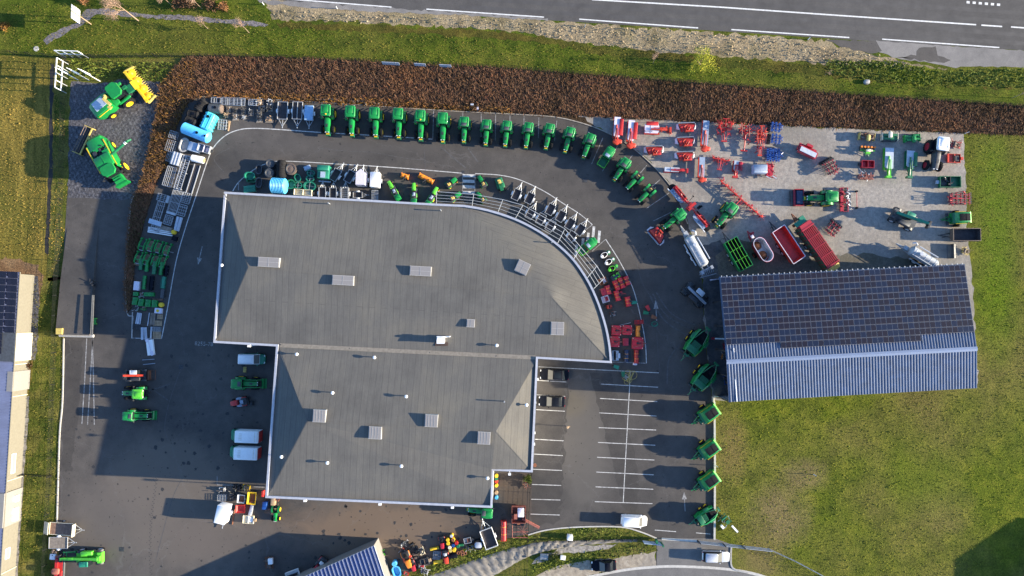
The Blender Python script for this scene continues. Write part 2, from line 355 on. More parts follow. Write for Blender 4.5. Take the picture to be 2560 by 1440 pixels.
sheet('road', [(500, -500), (3200, -400), (3200, 200), (2560, 126), (2240, 107), (2120, 99), (1740, 74), (1360, 50), (980, 24), (760, 8), (660, -5)], 'road asphalt', 5)
sheet('layby', [(2180, 102), (2300, 110), (2560, 127), (2900, 150), (2900, 195), (2560, 169), (2450, 166), (2380, 168), (2320, 156), (2240, 146), (2190, 126)], 'layby asphalt', 6, .08)
sheet('shoulder', [(640, -4), (740, 3), (980, 20), (1370, 46), (1370, 52), (1200, 40), (980, 32), (760, 18), (650, 8)], 'layby asphalt', 6, .12)
sheet('broken_tarmac', [(2060, 98), (2190, 103), (2206, 128), (2180, 134), (2100, 118)], 'yard asphalt', 7, .12)
sheet('broken_tarmac', [(2298, 118), (2338, 116), (2346, 140), (2376, 150), (2360, 158), (2300, 152), (2240, 144), (2290, 138)], 'yard asphalt', 7, .15)
YARD = [(168, 490), (330, 492), (345, 470), (380, 370), (400, 300), (440, 250), (520, 240), (660, 247), (800, 255), (1100, 275), (1290, 285), (1380, 291), (1440, 303), (1500, 323), (1560, 353), (1612, 394), (1657, 440), (1692, 490), (1719, 560), (1737, 620), (1754, 690), (1762, 850), (1778, 985), (1784, 1005), (1784, 1345), (1826, 1362), (1829, 1425), (1640, 1420), (1640, 1345), (1600, 1328), (1550, 1316), (1450, 1317), (1370, 1323), (1320, 1336), (1180, 1362), (1075, 1412), (985, 1445), (985, 1700), (138, 1700), (142, 1310), (150, 1080), (158, 1000), (162, 842), (147, 838), (155, 700)]
sheet('yard', YARD, 'yard asphalt', 4)
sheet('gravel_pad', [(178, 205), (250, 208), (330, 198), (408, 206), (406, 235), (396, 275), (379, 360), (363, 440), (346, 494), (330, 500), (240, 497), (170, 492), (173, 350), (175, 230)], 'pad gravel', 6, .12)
sheet('gravel_yard', [(1445, 287), (1560, 293), (1650, 301), (1990, 316), (2410, 333), (2414, 480), (2420, 600), (2430, 690), (2445, 960), (1830, 1003), (1790, 1000), (1780, 985), (1764, 850), (1756, 690), (1739, 620), (1721, 560), (1694, 490), (1659, 440), (1614, 393), (1562, 352), (1502, 321), (1442, 301)], 'yard gravel', 6, .13)
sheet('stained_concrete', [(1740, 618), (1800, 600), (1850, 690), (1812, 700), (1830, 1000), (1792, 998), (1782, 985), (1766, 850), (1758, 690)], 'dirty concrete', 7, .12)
EMB = [(440, 170), (470, 144), (700, 147), (1000, 160), (1280, 175), (1600, 200), (1920, 225), (2250, 248), (2600, 272), (3000, 300), (3000, 366), (2600, 338), (2410, 333), (1990, 315), (1650, 300), (1440, 290), (1280, 283), (1000, 267), (800, 254), (660, 246), (540, 240), (490, 246), (462, 266), (446, 310), (428, 360), (420, 410), (395, 450), (378, 500), (360, 560), (345, 620), (335, 690), (330, 770), (318, 782), (313, 720), (318, 620), (326, 540), (334, 496), (350, 470), (366, 420), (380, 350), (398, 270), (410, 215)]
sheet('embankment', EMB, 'mound soil', 8, .1)
sheet('soil_strip', [(1290, 275), (1440, 285), (1500, 322), (1440, 304), (1380, 292), (1290, 286)], 'mound soil', 9, .1)
sheet('dirty_shaded_gravel', [(1788, 640), (1850, 598), (1900, 612), (1990, 650), (2070, 640), (2160, 632), (2260, 648), (2340, 660), (2360, 690), (1800, 705)], 'worn shaded gravel', 8, .2)  # dirt and moss, with the wagons' shadow painted into the dark tone
# bottom of the site
sheet('kerbside_grass', [(1318, 1338), (1370, 1325), (1450, 1318), (1550, 1318), (1598, 1330), (1640, 1347), (1640, 1352), (1590, 1352), (1440, 1358), (1330, 1358), (1200, 1392), (1090, 1440), (990, 1450), (1075, 1412), (1180, 1362)], 'strip grass', 7, .08)
sheet('lower_grass', [(1330, 1352), (1642, 1344), (1642, 1380), (1590, 1388), (1490, 1398), (1400, 1412), (1330, 1440), (1250, 1480), (1100, 1500), (1180, 1450), (1280, 1400)], 'strip grass', 5, .08)
GEO = [(1020, 1446), (1090, 1434), (1200, 1396), (1330, 1360), (1440, 1352), (1590, 1348), (1580, 1358), (1500, 1364), (1420, 1370), (1350, 1384), (1290, 1408), (1230, 1440), (1160, 1470), (1020, 1490)]
sheet('sandy_verge', [(1320, 1445), (1400, 1413), (1490, 1399), (1640, 1380), (1640, 1416), (1560, 1424), (1460, 1440), (1420, 1470), (1320, 1470)], 'sand', 8, .12)
sheet('street', [(1400, 1475), (1480, 1438), (1560, 1426), (1640, 1419), (1700, 1418), (1800, 1423), (1880, 1436), (1990, 1475), (1990, 1800), (1400, 1800)], 'street asphalt', 8)
sheet('asphalt_apron', [(1642, 1347), (1784, 1345), (1826, 1360), (1829, 1422), (1760, 1419), (1690, 1417), (1642, 1418)], 'street asphalt', 7)
sheet('ballast_strip', [(68, 990), (74, 990), (70, 1060), (64, 1130), (60, 1190), (56, 1260), (50, 1340), (44, 1440), (36, 1440), (42, 1340), (50, 1240), (56, 1140), (62, 1060)], 'ballast', 5, .06)
sheet('rubble', [(1420, 1366), (1500, 1362), (1545, 1358), (1520, 1372), (1470, 1380), (1400, 1384), (1372, 1402), (1330, 1410), (1350, 1388)], 'ballast', 8, .12)
# geotextile bank: a wrinkled strip
b = B(); n = 90; A = smooth_pts([(1010, 1450), (1090, 1434), (1200, 1394), (1330, 1358), (1440, 1351), (1592, 1347)], 18); C = smooth_pts([(1090, 1500), (1170, 1470), (1240, 1436), (1330, 1388), (1440, 1365), (1592, 1353)], 18)
m_ = len(A); rows = 9; vs = []
for i in range(m_):
    for j in range(rows):
        p = A[i].lerp(C[i], j/(rows-1)); vs.append((p.x+random.gauss(0, .04), p.y+random.gauss(0, .04), .05+(.22*abs(math.sin(i*.9+j*.35))+random.uniform(0, .14))*(0 < j < rows-1)))
b.add(vs, [(i*rows+j, i*rows+j+1, (i+1)*rows+j+1, (i+1)*rows+j) for i in range(m_-1) for j in range(rows-1)])
tag(b.build('geotextile_bank', 'geotextile', None, 60), kind='structure')
# ================================================================== painted markings and kerbs
def mark(name, lines, mat, w, lvl, smooth=0):
    b = B()
    for l in lines: ribbon(b, smooth_pts(l, smooth) if smooth else [W(*p) for p in l], w, lvl*.004)
    return tag(b.build(name, mat, None, 0), kind='structure')
mark('road_edge_line', [[(725, -2), (979, 18)], [(1066, 23), (1360, 43)], [(1448, 48), (1745, 70)], [(1828, 74), (2123, 94)], [(2205, 98), (2498, 119)], [(2585, 125), (2800, 141)]], 'road line', .2, 8)
mark('road_centre_line', [[(1480, -1), (1800, 18), (2100, 39), (2440, 62)], [(2453, 63), (2505, 66.5)], [(2527, 67.5), (2590, 72)]], 'road line', .24, 8)
mark('give_way_line', [[(2416+15.2*k, 5.5+1.2*k), (2424+15.2*k, 6.2+1.2*k)] for k in range(6)], 'road line', .42, 8)
PL = [((1346, 917), (1647, 932)), ((1502, 960), (1645, 968)), ((1500, 996), (1643, 1004)), ((1498, 1032), (1641, 1040)), ((1497, 1069), (1640, 1075)), ((1495, 1106), (1638, 1113)), ((1493, 1143), (1636, 1150)), ((1491, 1180), (1634, 1187)), ((1489, 1217), (1633, 1223)), ((1487, 1254), (1631, 1259)), ((1576, 928), (1558, 1255)),
      ((1345, 951), (1416, 955)), ((1342, 987), (1413, 991)), ((1340, 1024), (1412, 1028)), ((1337, 1098), (1409, 1102)), ((1335, 1135), (1407, 1139)), ((1333, 1173), (1405, 1176)), ((1330, 1211), (1403, 1213.5)), ((1328, 1248), (1401, 1250)), ((1326, 1285), (1399, 1287.5)), ((1637, 1325), (1690, 1329)), ((1740, 1332), (1776, 1335))]
mark('parking_lines', [list(p) for p in PL], 'line white', .11, 6)
OUT = [(404, 846), (420, 765), (440, 655), (463, 572), (490, 490), (519, 402), (536, 366), (565, 338), (600, 324), (640, 321), (700, 324), (800, 331), (940, 339), (1081, 348)]
mark('lane_line', [OUT], 'line white', .15, 6, 6)
mark('inner_lane_line', [[(582, 478), (598, 454), (635, 424), (670, 408), (715, 403), (860, 411), (1000, 420), (1155, 433)], [(1188, 434), (1250, 438), (1300, 450), (1360, 478), (1410, 510), (1452, 537), (1481, 562)], [(1514, 598), (1550, 655), (1582, 720), (1602, 795), (1613, 855), (1616, 908)]], 'line white', .13, 6, 6)
mark('bay_lines', [[(1082, 347), (1084, 277)], [(1481, 562), (1460, 578)], [(1514, 598), (1480, 628)], [(1616, 908), (1532, 905)], [(597, 452), (596, 476)], [(1157, 433), (1156, 490)], [(1188, 434), (1187, 490)], [(434, 632), (420, 628)], [(330, 845), (404, 847)], [(330, 845), (334, 790)], [(543, 1190), (543, 1212), (590, 1213)], [(634, 1217), (662, 1218)],
      [(1157, 281), (1157, 350)], [(1203, 284), (1203, 352)], [(1239, 286), (1238, 352)], [(1275, 288), (1274, 352)], [(1310, 290), (1309, 350)], [(1347, 294), (1346, 345)], [(1392, 302), (1386, 352)], [(1433, 314), (1422, 366)], [(1472, 328), (1450, 384)], [(1507, 345), (1479, 410)], [(1545, 363), (1506, 428)], [(1581, 388), (1535, 450)], [(1617, 413), (1570, 470)], [(1650, 449), (1596, 497)], [(1673, 482), (1615, 522)], [(1700, 520), (1634, 552)]], 'worn line', .12, 6)
b = B()
for y in (439, 453, 467, 481): ribbon(b, [W(1172-14.5, y), W(1172+14.5, y+.6)], .5, .026)
for x, y in ((1456, 610), (1469, 596), (1483, 580), (1497, 591), (1440, 625)): ribbon(b, [W(x+2, y-14), W(x-1, y+16)], .44, .026)
tag(b.build('zebra_crossing', 'line white', None, 0), kind='structure')
mark('dock_lane_lines', [[(217, 846), (212, 950), (205, 1060)], [(232, 846), (226, 950), (219, 1062)], [(231, 846), (234, 950), (236, 1062)]], 'worn line', .16, 6)
b = B()
for (x, y, dx, dy) in ((499, 645, -4, 17), (1640, 772, -1, -22), (1711, 1248, -1, -18)):
    p = W(x, y); q = W(x+dx, y+dy); d = (q-p).normalized(); s = Vector((-d.y, d.x, 0))
    ribbon(b, [p-d*2.0, p], .14, .026); b.add([(v.x, v.y, .026) for v in (p+s*.42, p-s*.42, q)], [(0, 1, 2)])
tag(b.build('lane_arrows', 'worn line', None, 0), kind='structure')
b = B(); p = W(1566, 943)                                    # painted pedestrian pictogram
b.lathe((p.x-.55, p.y+.05, .027), [(.16, 0), (.0, .001)], 'z', 10)
for a, c in (((-.4, .05), (.15, 0)), ((.15, 0), (.6, .3)), ((.15, 0), (.62, -.22)), ((-.3, .05), (0, .42)), ((-.3, .05), (.05, -.38)), ((-.35, .14), (.1, .1)), ((-.35, -.06), (.1, -.08))):
    ribbon(b, [p+Vector((*a, 0)), p+Vector((*c, 0))], .13, .0265)
tag(b.build('pedestrian_marking', 'line white', None, 0), kind='structure')
o = textmesh('8255-78', .95, 'worn line', None, W(510, 860)+Vector((0, 0, .025)), -3, 'painted_bay_number'); tag(o, kind='structure')
mark('pale_cracks', [[(1555, 770), (1605, 768), (1618, 764)], [(1590, 645), (1597, 680), (1612, 720), (1640, 760), (1644, 800), (1642, 840), (1650, 930)], [(560, 430), (535, 395), (575, 370)], [(800, 370), (860, 377), (930, 381), (1010, 395), (1060, 400)], [(1060, 360), (1064, 428)], [(420, 1100), (412, 1065), (425, 1000), (455, 915)], [(390, 1400), (430, 1250), (460, 1190)], [(1440, 520), (1455, 545), (1470, 520)]], 'tyre scuff', .07, 6, 5)
mark('tyre_marks', [[(1625, 740), (1660, 800), (1720, 840)], [(1632, 735), (1668, 790), (1735, 826)], [(1640, 730), (1680, 785), (1745, 815)], [(1700, 860), (1672, 900), (1668, 960)], [(300, 985), (375, 975), (425, 960)], [(380, 972), (420, 1000)], [(1100, 365), (1140, 400), (1165, 420)], [(1170, 370), (1195, 405)]], 'tyre scuff', .22, 5.5, 6)
b = B()
for k in range(52):                                          # tractor tread print down the left yard
    t = k/52; p = W(392-14*math.sin(t*2.4)-t*4, 1195+t*255); s = 1 if k % 2 else -1
    b.box((p.x+s*.11, p.y, .026), (.26, .07, .001), s*35)
tag(b.build('tyre_print', 'dark patch', None, 0), kind='structure')
def kerb(name, px, mat, w=.16, h=.12, n=5): return tag(ribbon(B(), smooth_pts(px, n), w, 0, h).build(name, mat, None, 0), kind='structure')
kerb('kerb', [(495, 243), (540, 241), (660, 248), (800, 256), (1100, 276), (1290, 286), (1380, 292), (1440, 304), (1500, 324), (1560, 355), (1612, 395), (1657, 441), (1692, 490), (1719, 560)], 'stone', .17)
kerb('kerb', [(160, 846), (157, 1000), (150, 1080), (146, 1200), (143, 1306)], 'pale concrete', .2)
kerb('kerb', [(1320, 1337), (1370, 1324), (1450, 1317), (1550, 1317), (1600, 1329), (1642, 1346)], 'pale concrete', .2)
kerb('kerb', [(1785, 1004), (1786, 1180), (1785, 1348)], 'pale concrete', .3, .35)
kerb('kerb', [(1462, 1444), (1560, 1425), (1640, 1417), (1700, 1416), (1800, 1421), (1880, 1433), (1960, 1458)], 'pale concrete', .42, .05)
kerb('kerb', [(1829, 1360), (1827, 1390), (1832, 1420), (1870, 1432)], 'concrete', .25)
kerb('kerb', [(345, 490), (330, 500), (322, 590), (315, 700), (318, 780), (330, 790)], 'concrete', .15)
kerb('kerb', [(332, 780), (330, 846)], 'concrete', .15)
mark('wheel_paths', [[(1150, -21+o), (1800, 20+o), (2440, 63+o), (2700, 81+o)] for o in (-38, -15, 16, 38)], 'wheel path', .7, 5.5)
sheet('tarmac_patch', [(1476, 932), (1528, 934), (1552, 1010), (1582, 1110), (1600, 1200), (1588, 1290), (1555, 1270), (1530, 1150), (1500, 1040)], 'old tarmac', 5, .15)
sheet('tarmac_patch', [(1340, 955), (1420, 960), (1412, 1120), (1400, 1300), (1330, 1320), (1330, 1190)], 'old tarmac', 5, .2)
sheet('tarmac_patch', [(160, 850), (206, 850), (200, 1000), (180, 1180), (152, 1180), (156, 1000)], 'old tarmac', 5, .15)
rnd_ = random.Random(44); b = B()
for _ in range(130):                                         # oil drips and dark blots
    x, y = rnd_.choice([(rnd_.uniform(170, 660), rnd_.uniform(1020, 1440)), (rnd_.uniform(400, 640), rnd_.uniform(860, 1200)), (rnd_.uniform(760, 1230), rnd_.uniform(1265, 1400))]); p = W(x, y); q = rnd_.uniform(.08, .38)
    b.add([(p.x+q*rnd_.uniform(.5, 1.2)*math.cos(k*.7), p.y+q*rnd_.uniform(.5, 1.2)*math.sin(k*.7), .027) for k in range(9)], [tuple(range(9))])
tag(b.build('oil_stains', 'dark patch', None, 0), kind='structure')
# loading ramp, rising to a dock wall
b = B(); pr = [((168, 570), (246, 570), .03), ((156, 700), (238, 700), .5), ((148, 836), (232, 838), 1.0)]
vs = []
for l, r, z in pr: vs += [(*W(*l).xy, z), (*W(*r).xy, z)]
vs += [(*W(148, 836).xy, 0), (*W(232, 838).xy, 0), (*W(238, 700).xy, 0), (*W(156, 700).xy, 0)]
b.add(vs, [(0, 1, 3, 2), (2, 3, 5, 4), (4, 5, 7, 6), (3, 8, 7, 5), (1, 8, 3), (0, 2, 9), (2, 4, 6, 9)])
o = b.build('loading_ramp', 'yard asphalt', None, 0); tag(o, kind='structure')
# ================================================================== buildings
from mathutils.bvhtree import BVHTree
def roofmat(key, c1, c2, w, h, rot=0, rough=.75, spec=.5):
    t = NT(key); mp = t.mapped((1, 1, 1), R(rot))
    br = t.n('TexBrick'); t.l(mp, 0, br, 0); br.offset = .37; br.inputs['Scale'].default_value = 1
    br.inputs['Color1'].default_value = (*c1, 1); br.inputs['Color2'].default_value = (*c2, 1); br.inputs['Mortar'].default_value = (*[x*.72 for x in c1], 1)
    br.inputs['Mortar Size'].default_value = .030; br.inputs['Mortar Smooth'].default_value = .3; br.inputs['Brick Width'].default_value = w; br.inputs['Row Height'].default_value = h
    n1 = t.noise(.12, 5, .65); k = t.ramp(n1, 0, [(.3, (.80, .80, .81)), (.5, (1, 1, 1)), (.7, (1.18, 1.15, 1.08))]); m = t.mix(None, 0, br, k, 'MULTIPLY', 1.0)
    st = t.n('Mapping'); t.l(mp, 0, st, 0); st.inputs['Scale'].default_value = (.25, 5.0, 1)
    n2 = t.noise(1.0, 4, .7, st); k2 = t.ramp(n2, 0, [(.3, (.90, .90, .90)), (.7, (1.12, 1.12, 1.10))]); m = t.mix(None, 0, m, k2, 'MULTIPLY', 1.0)
    n3 = t.noise(9, 2, .7); k3 = t.ramp(n3, 0, [(.3, (.9, .9, .9)), (.7, (1.1, 1.1, 1.1))]); m = t.mix(None, 0, m, k3, 'MULTIPLY', 1.0)
    t.l(m, 0, t.p, 0); t.bump(br, 1, .25, .02); t.done(key, rough, 0, spec)
roofmat('roof felt', (.118, .112, .102), (.127, .120, .108), 60, .98, 93.5, .8, .15)
roofmat('roof felt fan', (.118, .112, .102), (.127, .120, .108), 12, .98, 20, .8, .15)
def stripes(key, a, b_, per, axis_rot, rough=.5, metal=.2):
    t = NT(key); mp = t.mapped((1, 1, 1), R(axis_rot)); w = t.n('TexWave', wave_type='BANDS', bands_direction='X'); t.l(mp, 0, w, 0)
    w.inputs['Scale'].default_value = 1/per*.314; w.inputs['Distortion'].default_value = .15; w.inputs['Detail'].default_value = 1
    r = t.ramp(w, 1, [(.35, a), (.65, b_)]); n = t.noise(.4, 4); k = t.ramp(n, 0, [(.3, (.85, .85, .85)), (.7, (1.12, 1.12, 1.12))])
    m = t.mix(None, 0, r, k, 'MULTIPLY', 1.0); t.l(m, 0, t.p, 0); t.done(key, rough, metal)
plain('blue metal roof', (.098, .125, .185), .5, .3, .22, .9); plain('blue dark roof', (.045, .075, .19), .45, .2, .2, .6); plain('purple metal roof', (.13, .15, .24), .5, .2, .15, .5)
plain('beige siding', (.145, .132, .098), .7, 0, .08); plain('pale cladding', (.21, .20, .185), .6, 0, .06); plain('skylight curb', (.34, .335, .325), .6, 0, .1); plain('soffit dark', (.06, .065, .07), .7, 0, .2); plain('dark panel', (.012, .012, .020), .25, 0, .4, .8)
plain('beige seam', (.20, .175, .14), .8, 0, .2); plain('roof stain', (.050, .032, .026), .8, 0, .3); plain('ridge metal', (.22, .27, .37), .45, .3, .12)
for k, c, d in (('cell blue', (.007, .014, .038), (.012, .022, .05)), ('cell brown', (.019, .014, .020), (.009, .013, .032)), ('cell mixed', (.010, .014, .032), (.016, .015, .024))):  # brown stripes: a reflection painted into the cell colour
    t = NT(k); n = t.noise(.5, 3); w = t.n('TexWave', wave_type='BANDS', bands_direction='Y'); t.l(t.pos(), 3, w, 0); w.inputs['Scale'].default_value = 1.6
    a = t.ramp(w, 1, [(.3, c), (.7, d)]); t.l(a, 0, t.p, 0); t.done(k, .45, 0, .15)
def ze(py): return 5.7+(py-480)*.0027
def W3(px, py, dz=0): return W(px, py, ze(py)+dz)
def inset(pts, d):
    n = len(pts); out = []
    ar = sum(pts[i].x*pts[(i+1) % n].y-pts[(i+1) % n].x*pts[i].y for i in range(n)); s = 1 if ar > 0 else -1
    for i in range(n):
        a = (pts[i]-pts[i-1]); c = (pts[(i+1) % n]-pts[i]); a.z = c.z = 0; a.normalize(); c.normalize()
        na = Vector((-a.y, a.x, 0))*s; nc = Vector((-c.y, c.x, 0))*s; m = (na+nc); L = max(.3, m.length_squared/2)
        q = pts[i]+m*(d/L); out.append(Vector((q.x, q.y, pts[i].z)))
    return out
crv = [(1160, 512), (1220, 523), (1290, 546), (1350, 577), (1400, 613), (1440, 653), (1475, 706), (1500, 762), (1518, 820), (1527, 870), (1530, 908)]
def sm_px(px, n=3):
    out = []
    for i in range(len(px)-1):
        p0, p1, p2, p3 = px[max(0, i-1)], px[i], px[i+1], px[min(len(px)-1, i+2)]
        for k in range(n):
            t = k/n; out.append(tuple(.5*((2*p1[j])+(p2[j]-p0[j])*t+(2*p0[j]-5*p1[j]+4*p2[j]-p3[j])*t*t+(3*p1[j]-p0[j]-3*p2[j]+p3[j])*t**3) for j in (0, 1)))
    return out+[px[-1]]
crv = sm_px(crv)
OPX = [(560, 479), (700, 487), (900, 498), (1090, 509)]+crv+[(1345, 897), (1332, 1181), (1234, 1177), (1231, 1270), (663, 1245), (690, 866), (533, 857)]
PAR = .33
O = [W3(x, y, PAR) for x, y in OPX]; I = inset(O, .33); WL = inset(O, .08); n = len(O)
mb = E('dealership_building', 'large grey roofed dealership building with hipped felt roof and a curved corner', 'building')
b = B()
for i in range(n):
    j = (i+1) % n; b.add([(WL[i].x, WL[i].y, 0), (WL[j].x, WL[j].y, 0), (WL[j].x, WL[j].y, WL[j].z-.12), (WL[i].x, WL[i].y, WL[i].z-.12)], [(0, 1, 2, 3)])
P('wall', b, 'facade', mb)
b = B()                                                       # coping: a pale metal cap round the whole roof
for i in range(n):
    j = (i+1) % n; dz = Vector((0, 0, -.16)); dl = Vector((0, 0, -1.5))
    b.add([O[i], O[j], I[j], I[i], O[i]+dz, O[j]+dz, I[i]+dl, I[j]+dl], [(0, 1, 2, 3), (4, 5, 1, 0), (3, 2, 7, 6)])
P('parapet', b, 'coping', mb)
def C(px, py, dz=0): return W3(px, py, dz)
Ii = [Vector((p.x, p.y, p.z-PAR)) for p in inset(O, .30)]
ix = {p: k for k, p in enumerate(OPX)}
TL, BL = Ii[0], Ii[-1]; aL, aR = C(620, 668, 2.0), C(1381, 744, 2.0); bL, bR = C(768, 1053, 1.95), C(1240, 1078, 1.95)
kS = ix[(1530, 908)]; SE = Ii[kS]; VR = C(1346, 893, .05); VL = C(692, 863, .05)
b = B()
b.add([TL, aL, BL], [(0, 1, 2)]); b.cur = 0
north = Ii[0:6]
b.add([aL]+north+[aR], [tuple(range(8))])
b.add([BL, aL, aR, SE, VR, VL], [(0, 1, 5), (1, 2, 4, 5), (2, 3, 4)])
E1, E2, E3, E4, W2, W1 = Ii[kS+2], Ii[kS+3], Ii[kS+4], Ii[kS+5], Ii[kS+5], Ii[kS+6]
S1 = Ii[kS+2]; N1 = Ii[kS+3].copy(); N1.z += .6; S2 = Ii[kS+4]; S3 = Ii[kS+5]; WN = Ii[kS+6]
b.add([VL, bL, bR, VR], [(0, 1, 2, 3)])
b.add([WN, bL, S3], [(0, 1, 2)]); b.add([VR, bR, S1, Ii[kS+1]], [(0, 1, 2, 3)])
b.add([bL, bR, S1, N1, S2, S3], [(0, 4, 5), (0, 3, 4), (0, 1, 3), (1, 2, 3)])
b.m(1)
fan = Ii[5:kS+1]
b.add([aR]+fan, [(0, i, i+1) for i in range(1, len(fan))])
for k in range(len(b.f)):                                     # all facets face up
    p = [Vector(b.v[i]) for i in b.f[k][:3]]
    if (p[1]-p[0]).cross(p[2]-p[0]).z < 0: b.f[k].reverse()
rf = b.build('roof', ['roof felt', 'roof felt fan'], mb, 0)
bvh = BVHTree.FromPolygons([Vector(v) for v in b.v], b.f)
def rz(x, y):
    h = bvh.ray_cast(Vector((x, y, 40)), Vector((0, 0, -1))); return h[0].z if h[0] else 7.0
def on_roof(px, py):
    z = 7
    for _ in range(4): p = W(px, py, z); z = rz(p.x, p.y)
    return W(px, py, z)
b = B()                                                       # flashing along valley and hips
def band(a, c, w, mat=None):
    a, c = Vector(a), Vector(c); d = (c-a).normalized(); s = Vector((-d.y, d.x, 0)).normalized()*w/2; up = Vector((0, 0, .03))
    N = 10; L = []; Q = []
    for k in range(N+1):
        p = a.lerp(c, k/N)
        for arr, q in ((L, p+s), (Q, p-s)): arr.append(Vector((q.x, q.y, rz(q.x, q.y)+.03)))
    b.add(L+Q, [(k, N+1+k, N+2+k, k+1) for k in range(N)])
band(C(700, 863), C(1340, 894), .62); P('valley_gutter', b, 'beige seam', rf)
b = B()
for p, q in ((aL, TL), (aL, BL), (aR, SE), (bL, WN), (bL, S3), (bR, S1), (aL, aR), (bL, bR)): band(p, q, .16)
P('hip_flashing', b, 'roof felt', rf)
def skylight(px, py, w, d, rot, nx, ny):
    p = on_roof(px, py)
    k = B().box((0, 0, .12), (w+.16, d+.16, .7)); f = P('skylight', k, 'skylight curb', rf); f.location = p; f.rotation_euler = (0, 0, -R(rot))
    g = B().box((0, 0, .49), (w, d, .06)); P('pane', g, 'skylight', f)
    m = B()
    for i in range(1, nx): m.box((-w/2+w*i/nx, 0, .525), (.05, d, .03))
    for i in range(1, ny): m.box((0, -d/2+d*i/ny, .53), (w, .05, .03))
    P('glazing_bar', m, 'skylight curb', f)
for a in ((674, 656, 3.2, 1.35, 3, 2, 2), (859, 701, 3.2, 1.35, 3, 2, 2), (1052, 678, 3.2, 1.35, 3, 2, 2), (1306, 669, 1.9, 1.8, 25, 2, 2), (1393, 821, 1.9, 1.9, 2, 2, 2), (1177, 808, 1.1, 1.1, 3, 2, 1),
          (800, 1039, 1.8, 1.75, 3, 4, 1), (939, 1081, 1.8, 1.75, 3, 4, 1), (1079, 1051, 1.8, 1.75, 3, 4, 1), (1210, 1094, 1.8, 1.75, 3, 4, 1)): skylight(*a)
for i, (x, y, kind) in enumerate([(745, 885, 0), (938, 893, 0), (834, 981, 0), (1017, 990, 0), (1242, 863, 0), (707, 1140, 0), (821, 1155, 0), (1005, 1163, 0), (1219, 1193, 0), (1316, 1011, 0), (1261, 1003, 1), (559, 664, 0), (825, 510, 1), (1103, 527, 1), (1379, 607, 1)]):
    p = on_roof(x, y); h = .75 if kind == 0 else 1.0
    k = B().cyl((0, 0, -.2), (0, 0, h-.1), .075, n=8)
    if kind == 0: k.lathe((0, 0, h), [(.16, -.22), (.27, -.05), (.2, .10), (.0, .15)], 'z', 12)
    else: k.cyl((0, 0, h-.15), (0, 0, h+.1), .1, n=8)
    v = P('roof_vent', k, 'white paint' if kind == 0 else 'dull galvanised', rf); v.location = p
p = on_roof(1104, 849)
k = B().box((0, 0, .02), (2.0, 2.0, .05)).box((.1, 1.25, .02), (2.0, .4, .05)).box((1.25, .6, .02), (.7, .7, .05)); o = P('sealing_patch', k, 'roof stain', rf); o.location = p
k = B().box((0, 0, .75), (1.05, 1.0, 1.5)).box((0, 0, 1.56), (1.2, 1.15, .12)).cyl((.5, .45, .9), (1.35, .5, 1.0), .09, n=8).cyl((1.35, .5, 0), (1.35, .5, 1.1), .1, n=8)
k.cyl((-.5, .25, 1.68), (.5, .25, 1.68), .22, n=10); o = P('ventilation_unit', k, 'white paint', rf); o.location = p
for x, y in ((874, 871), (1074, 881), (1240, 890), (702, 862)): q = on_roof(x, y); P('drain_outlet', B().cyl((q.x, q.y, q.z-.05), (q.x, q.y, q.z+.08), .14, .10, 8), 'dark metal', rf)
for x, y in ((763, 1251), (950, 1260), (1131, 1268), (623, 865), (1274, 1185), (1340, 905), (1343, 948), (1337, 1006), (1335, 1082), (1334, 1110)):
    q = W(x, y, ze(y)-.6); h = B().box((q.x, q.y, q.z), (.42, .34, .5)).cyl((q.x, q.y, .02), (q.x, q.y, q.z-.2), .07, n=6); P('downpipe', h, 'white paint', mb)
oc = [(1091, 479), (1184, 486), (1257, 499), (1307, 513), (1412, 572), (1452, 618), (1492, 665), (1511, 695)]; ic = [(1091, 511), (1180, 516), (1245, 530), (1288, 547), (1394, 608), (1434, 648), (1468, 695), (1484, 722)]
ca = B(); zc = 4.9
for t in (.0, .26, .5, .74): ca.tube([W(*o_, zc).lerp(W(*i_, zc), t) for o_, i_ in zip(oc, ic)], .038 if t else .055, 6)
for o_, i_ in zip(oc, ic): ca.tube([W(*o_, zc), W(*i_, zc)], .045, 6)
P('canopy_frame', ca, 'dull galvanised', mb)
b = B()                                                       # showroom glazing and doors
def on_wall(k, t, z0, z1, w, bb):
    a, c = WL[k], WL[(k+1) % n]; p = a.lerp(c, t); d = (c-a).normalized(); q = Vector((d.y, -d.x, 0))
    if not inside_out(k): q = -q
    bb.box((p.x+q.x*.02, p.y+q.y*.02, (z0+z1)/2), (w, .1, z1-z0), math.degrees(math.atan2(d.y, d.x)))
def inside_out(k): return True
for k in range(4, 4+30): on_wall(k, .5, .3, 3.6, (WL[k+1]-WL[k]).length*.92, b)
P('window', b, 'blue glass', mb, 'curved showroom glazing')
for t in (.15, .38, .62, .85):
    d = B(); on_wall(kS+1, t, 0, 4.2, 3.8, d); P('door', d, 'white paint', mb)
for t in (.15, .4, .65, .88):
    d = B(); on_wall(kS+5, t, 0, 4.5, 4, d); P('door', d, 'silver paint', mb)
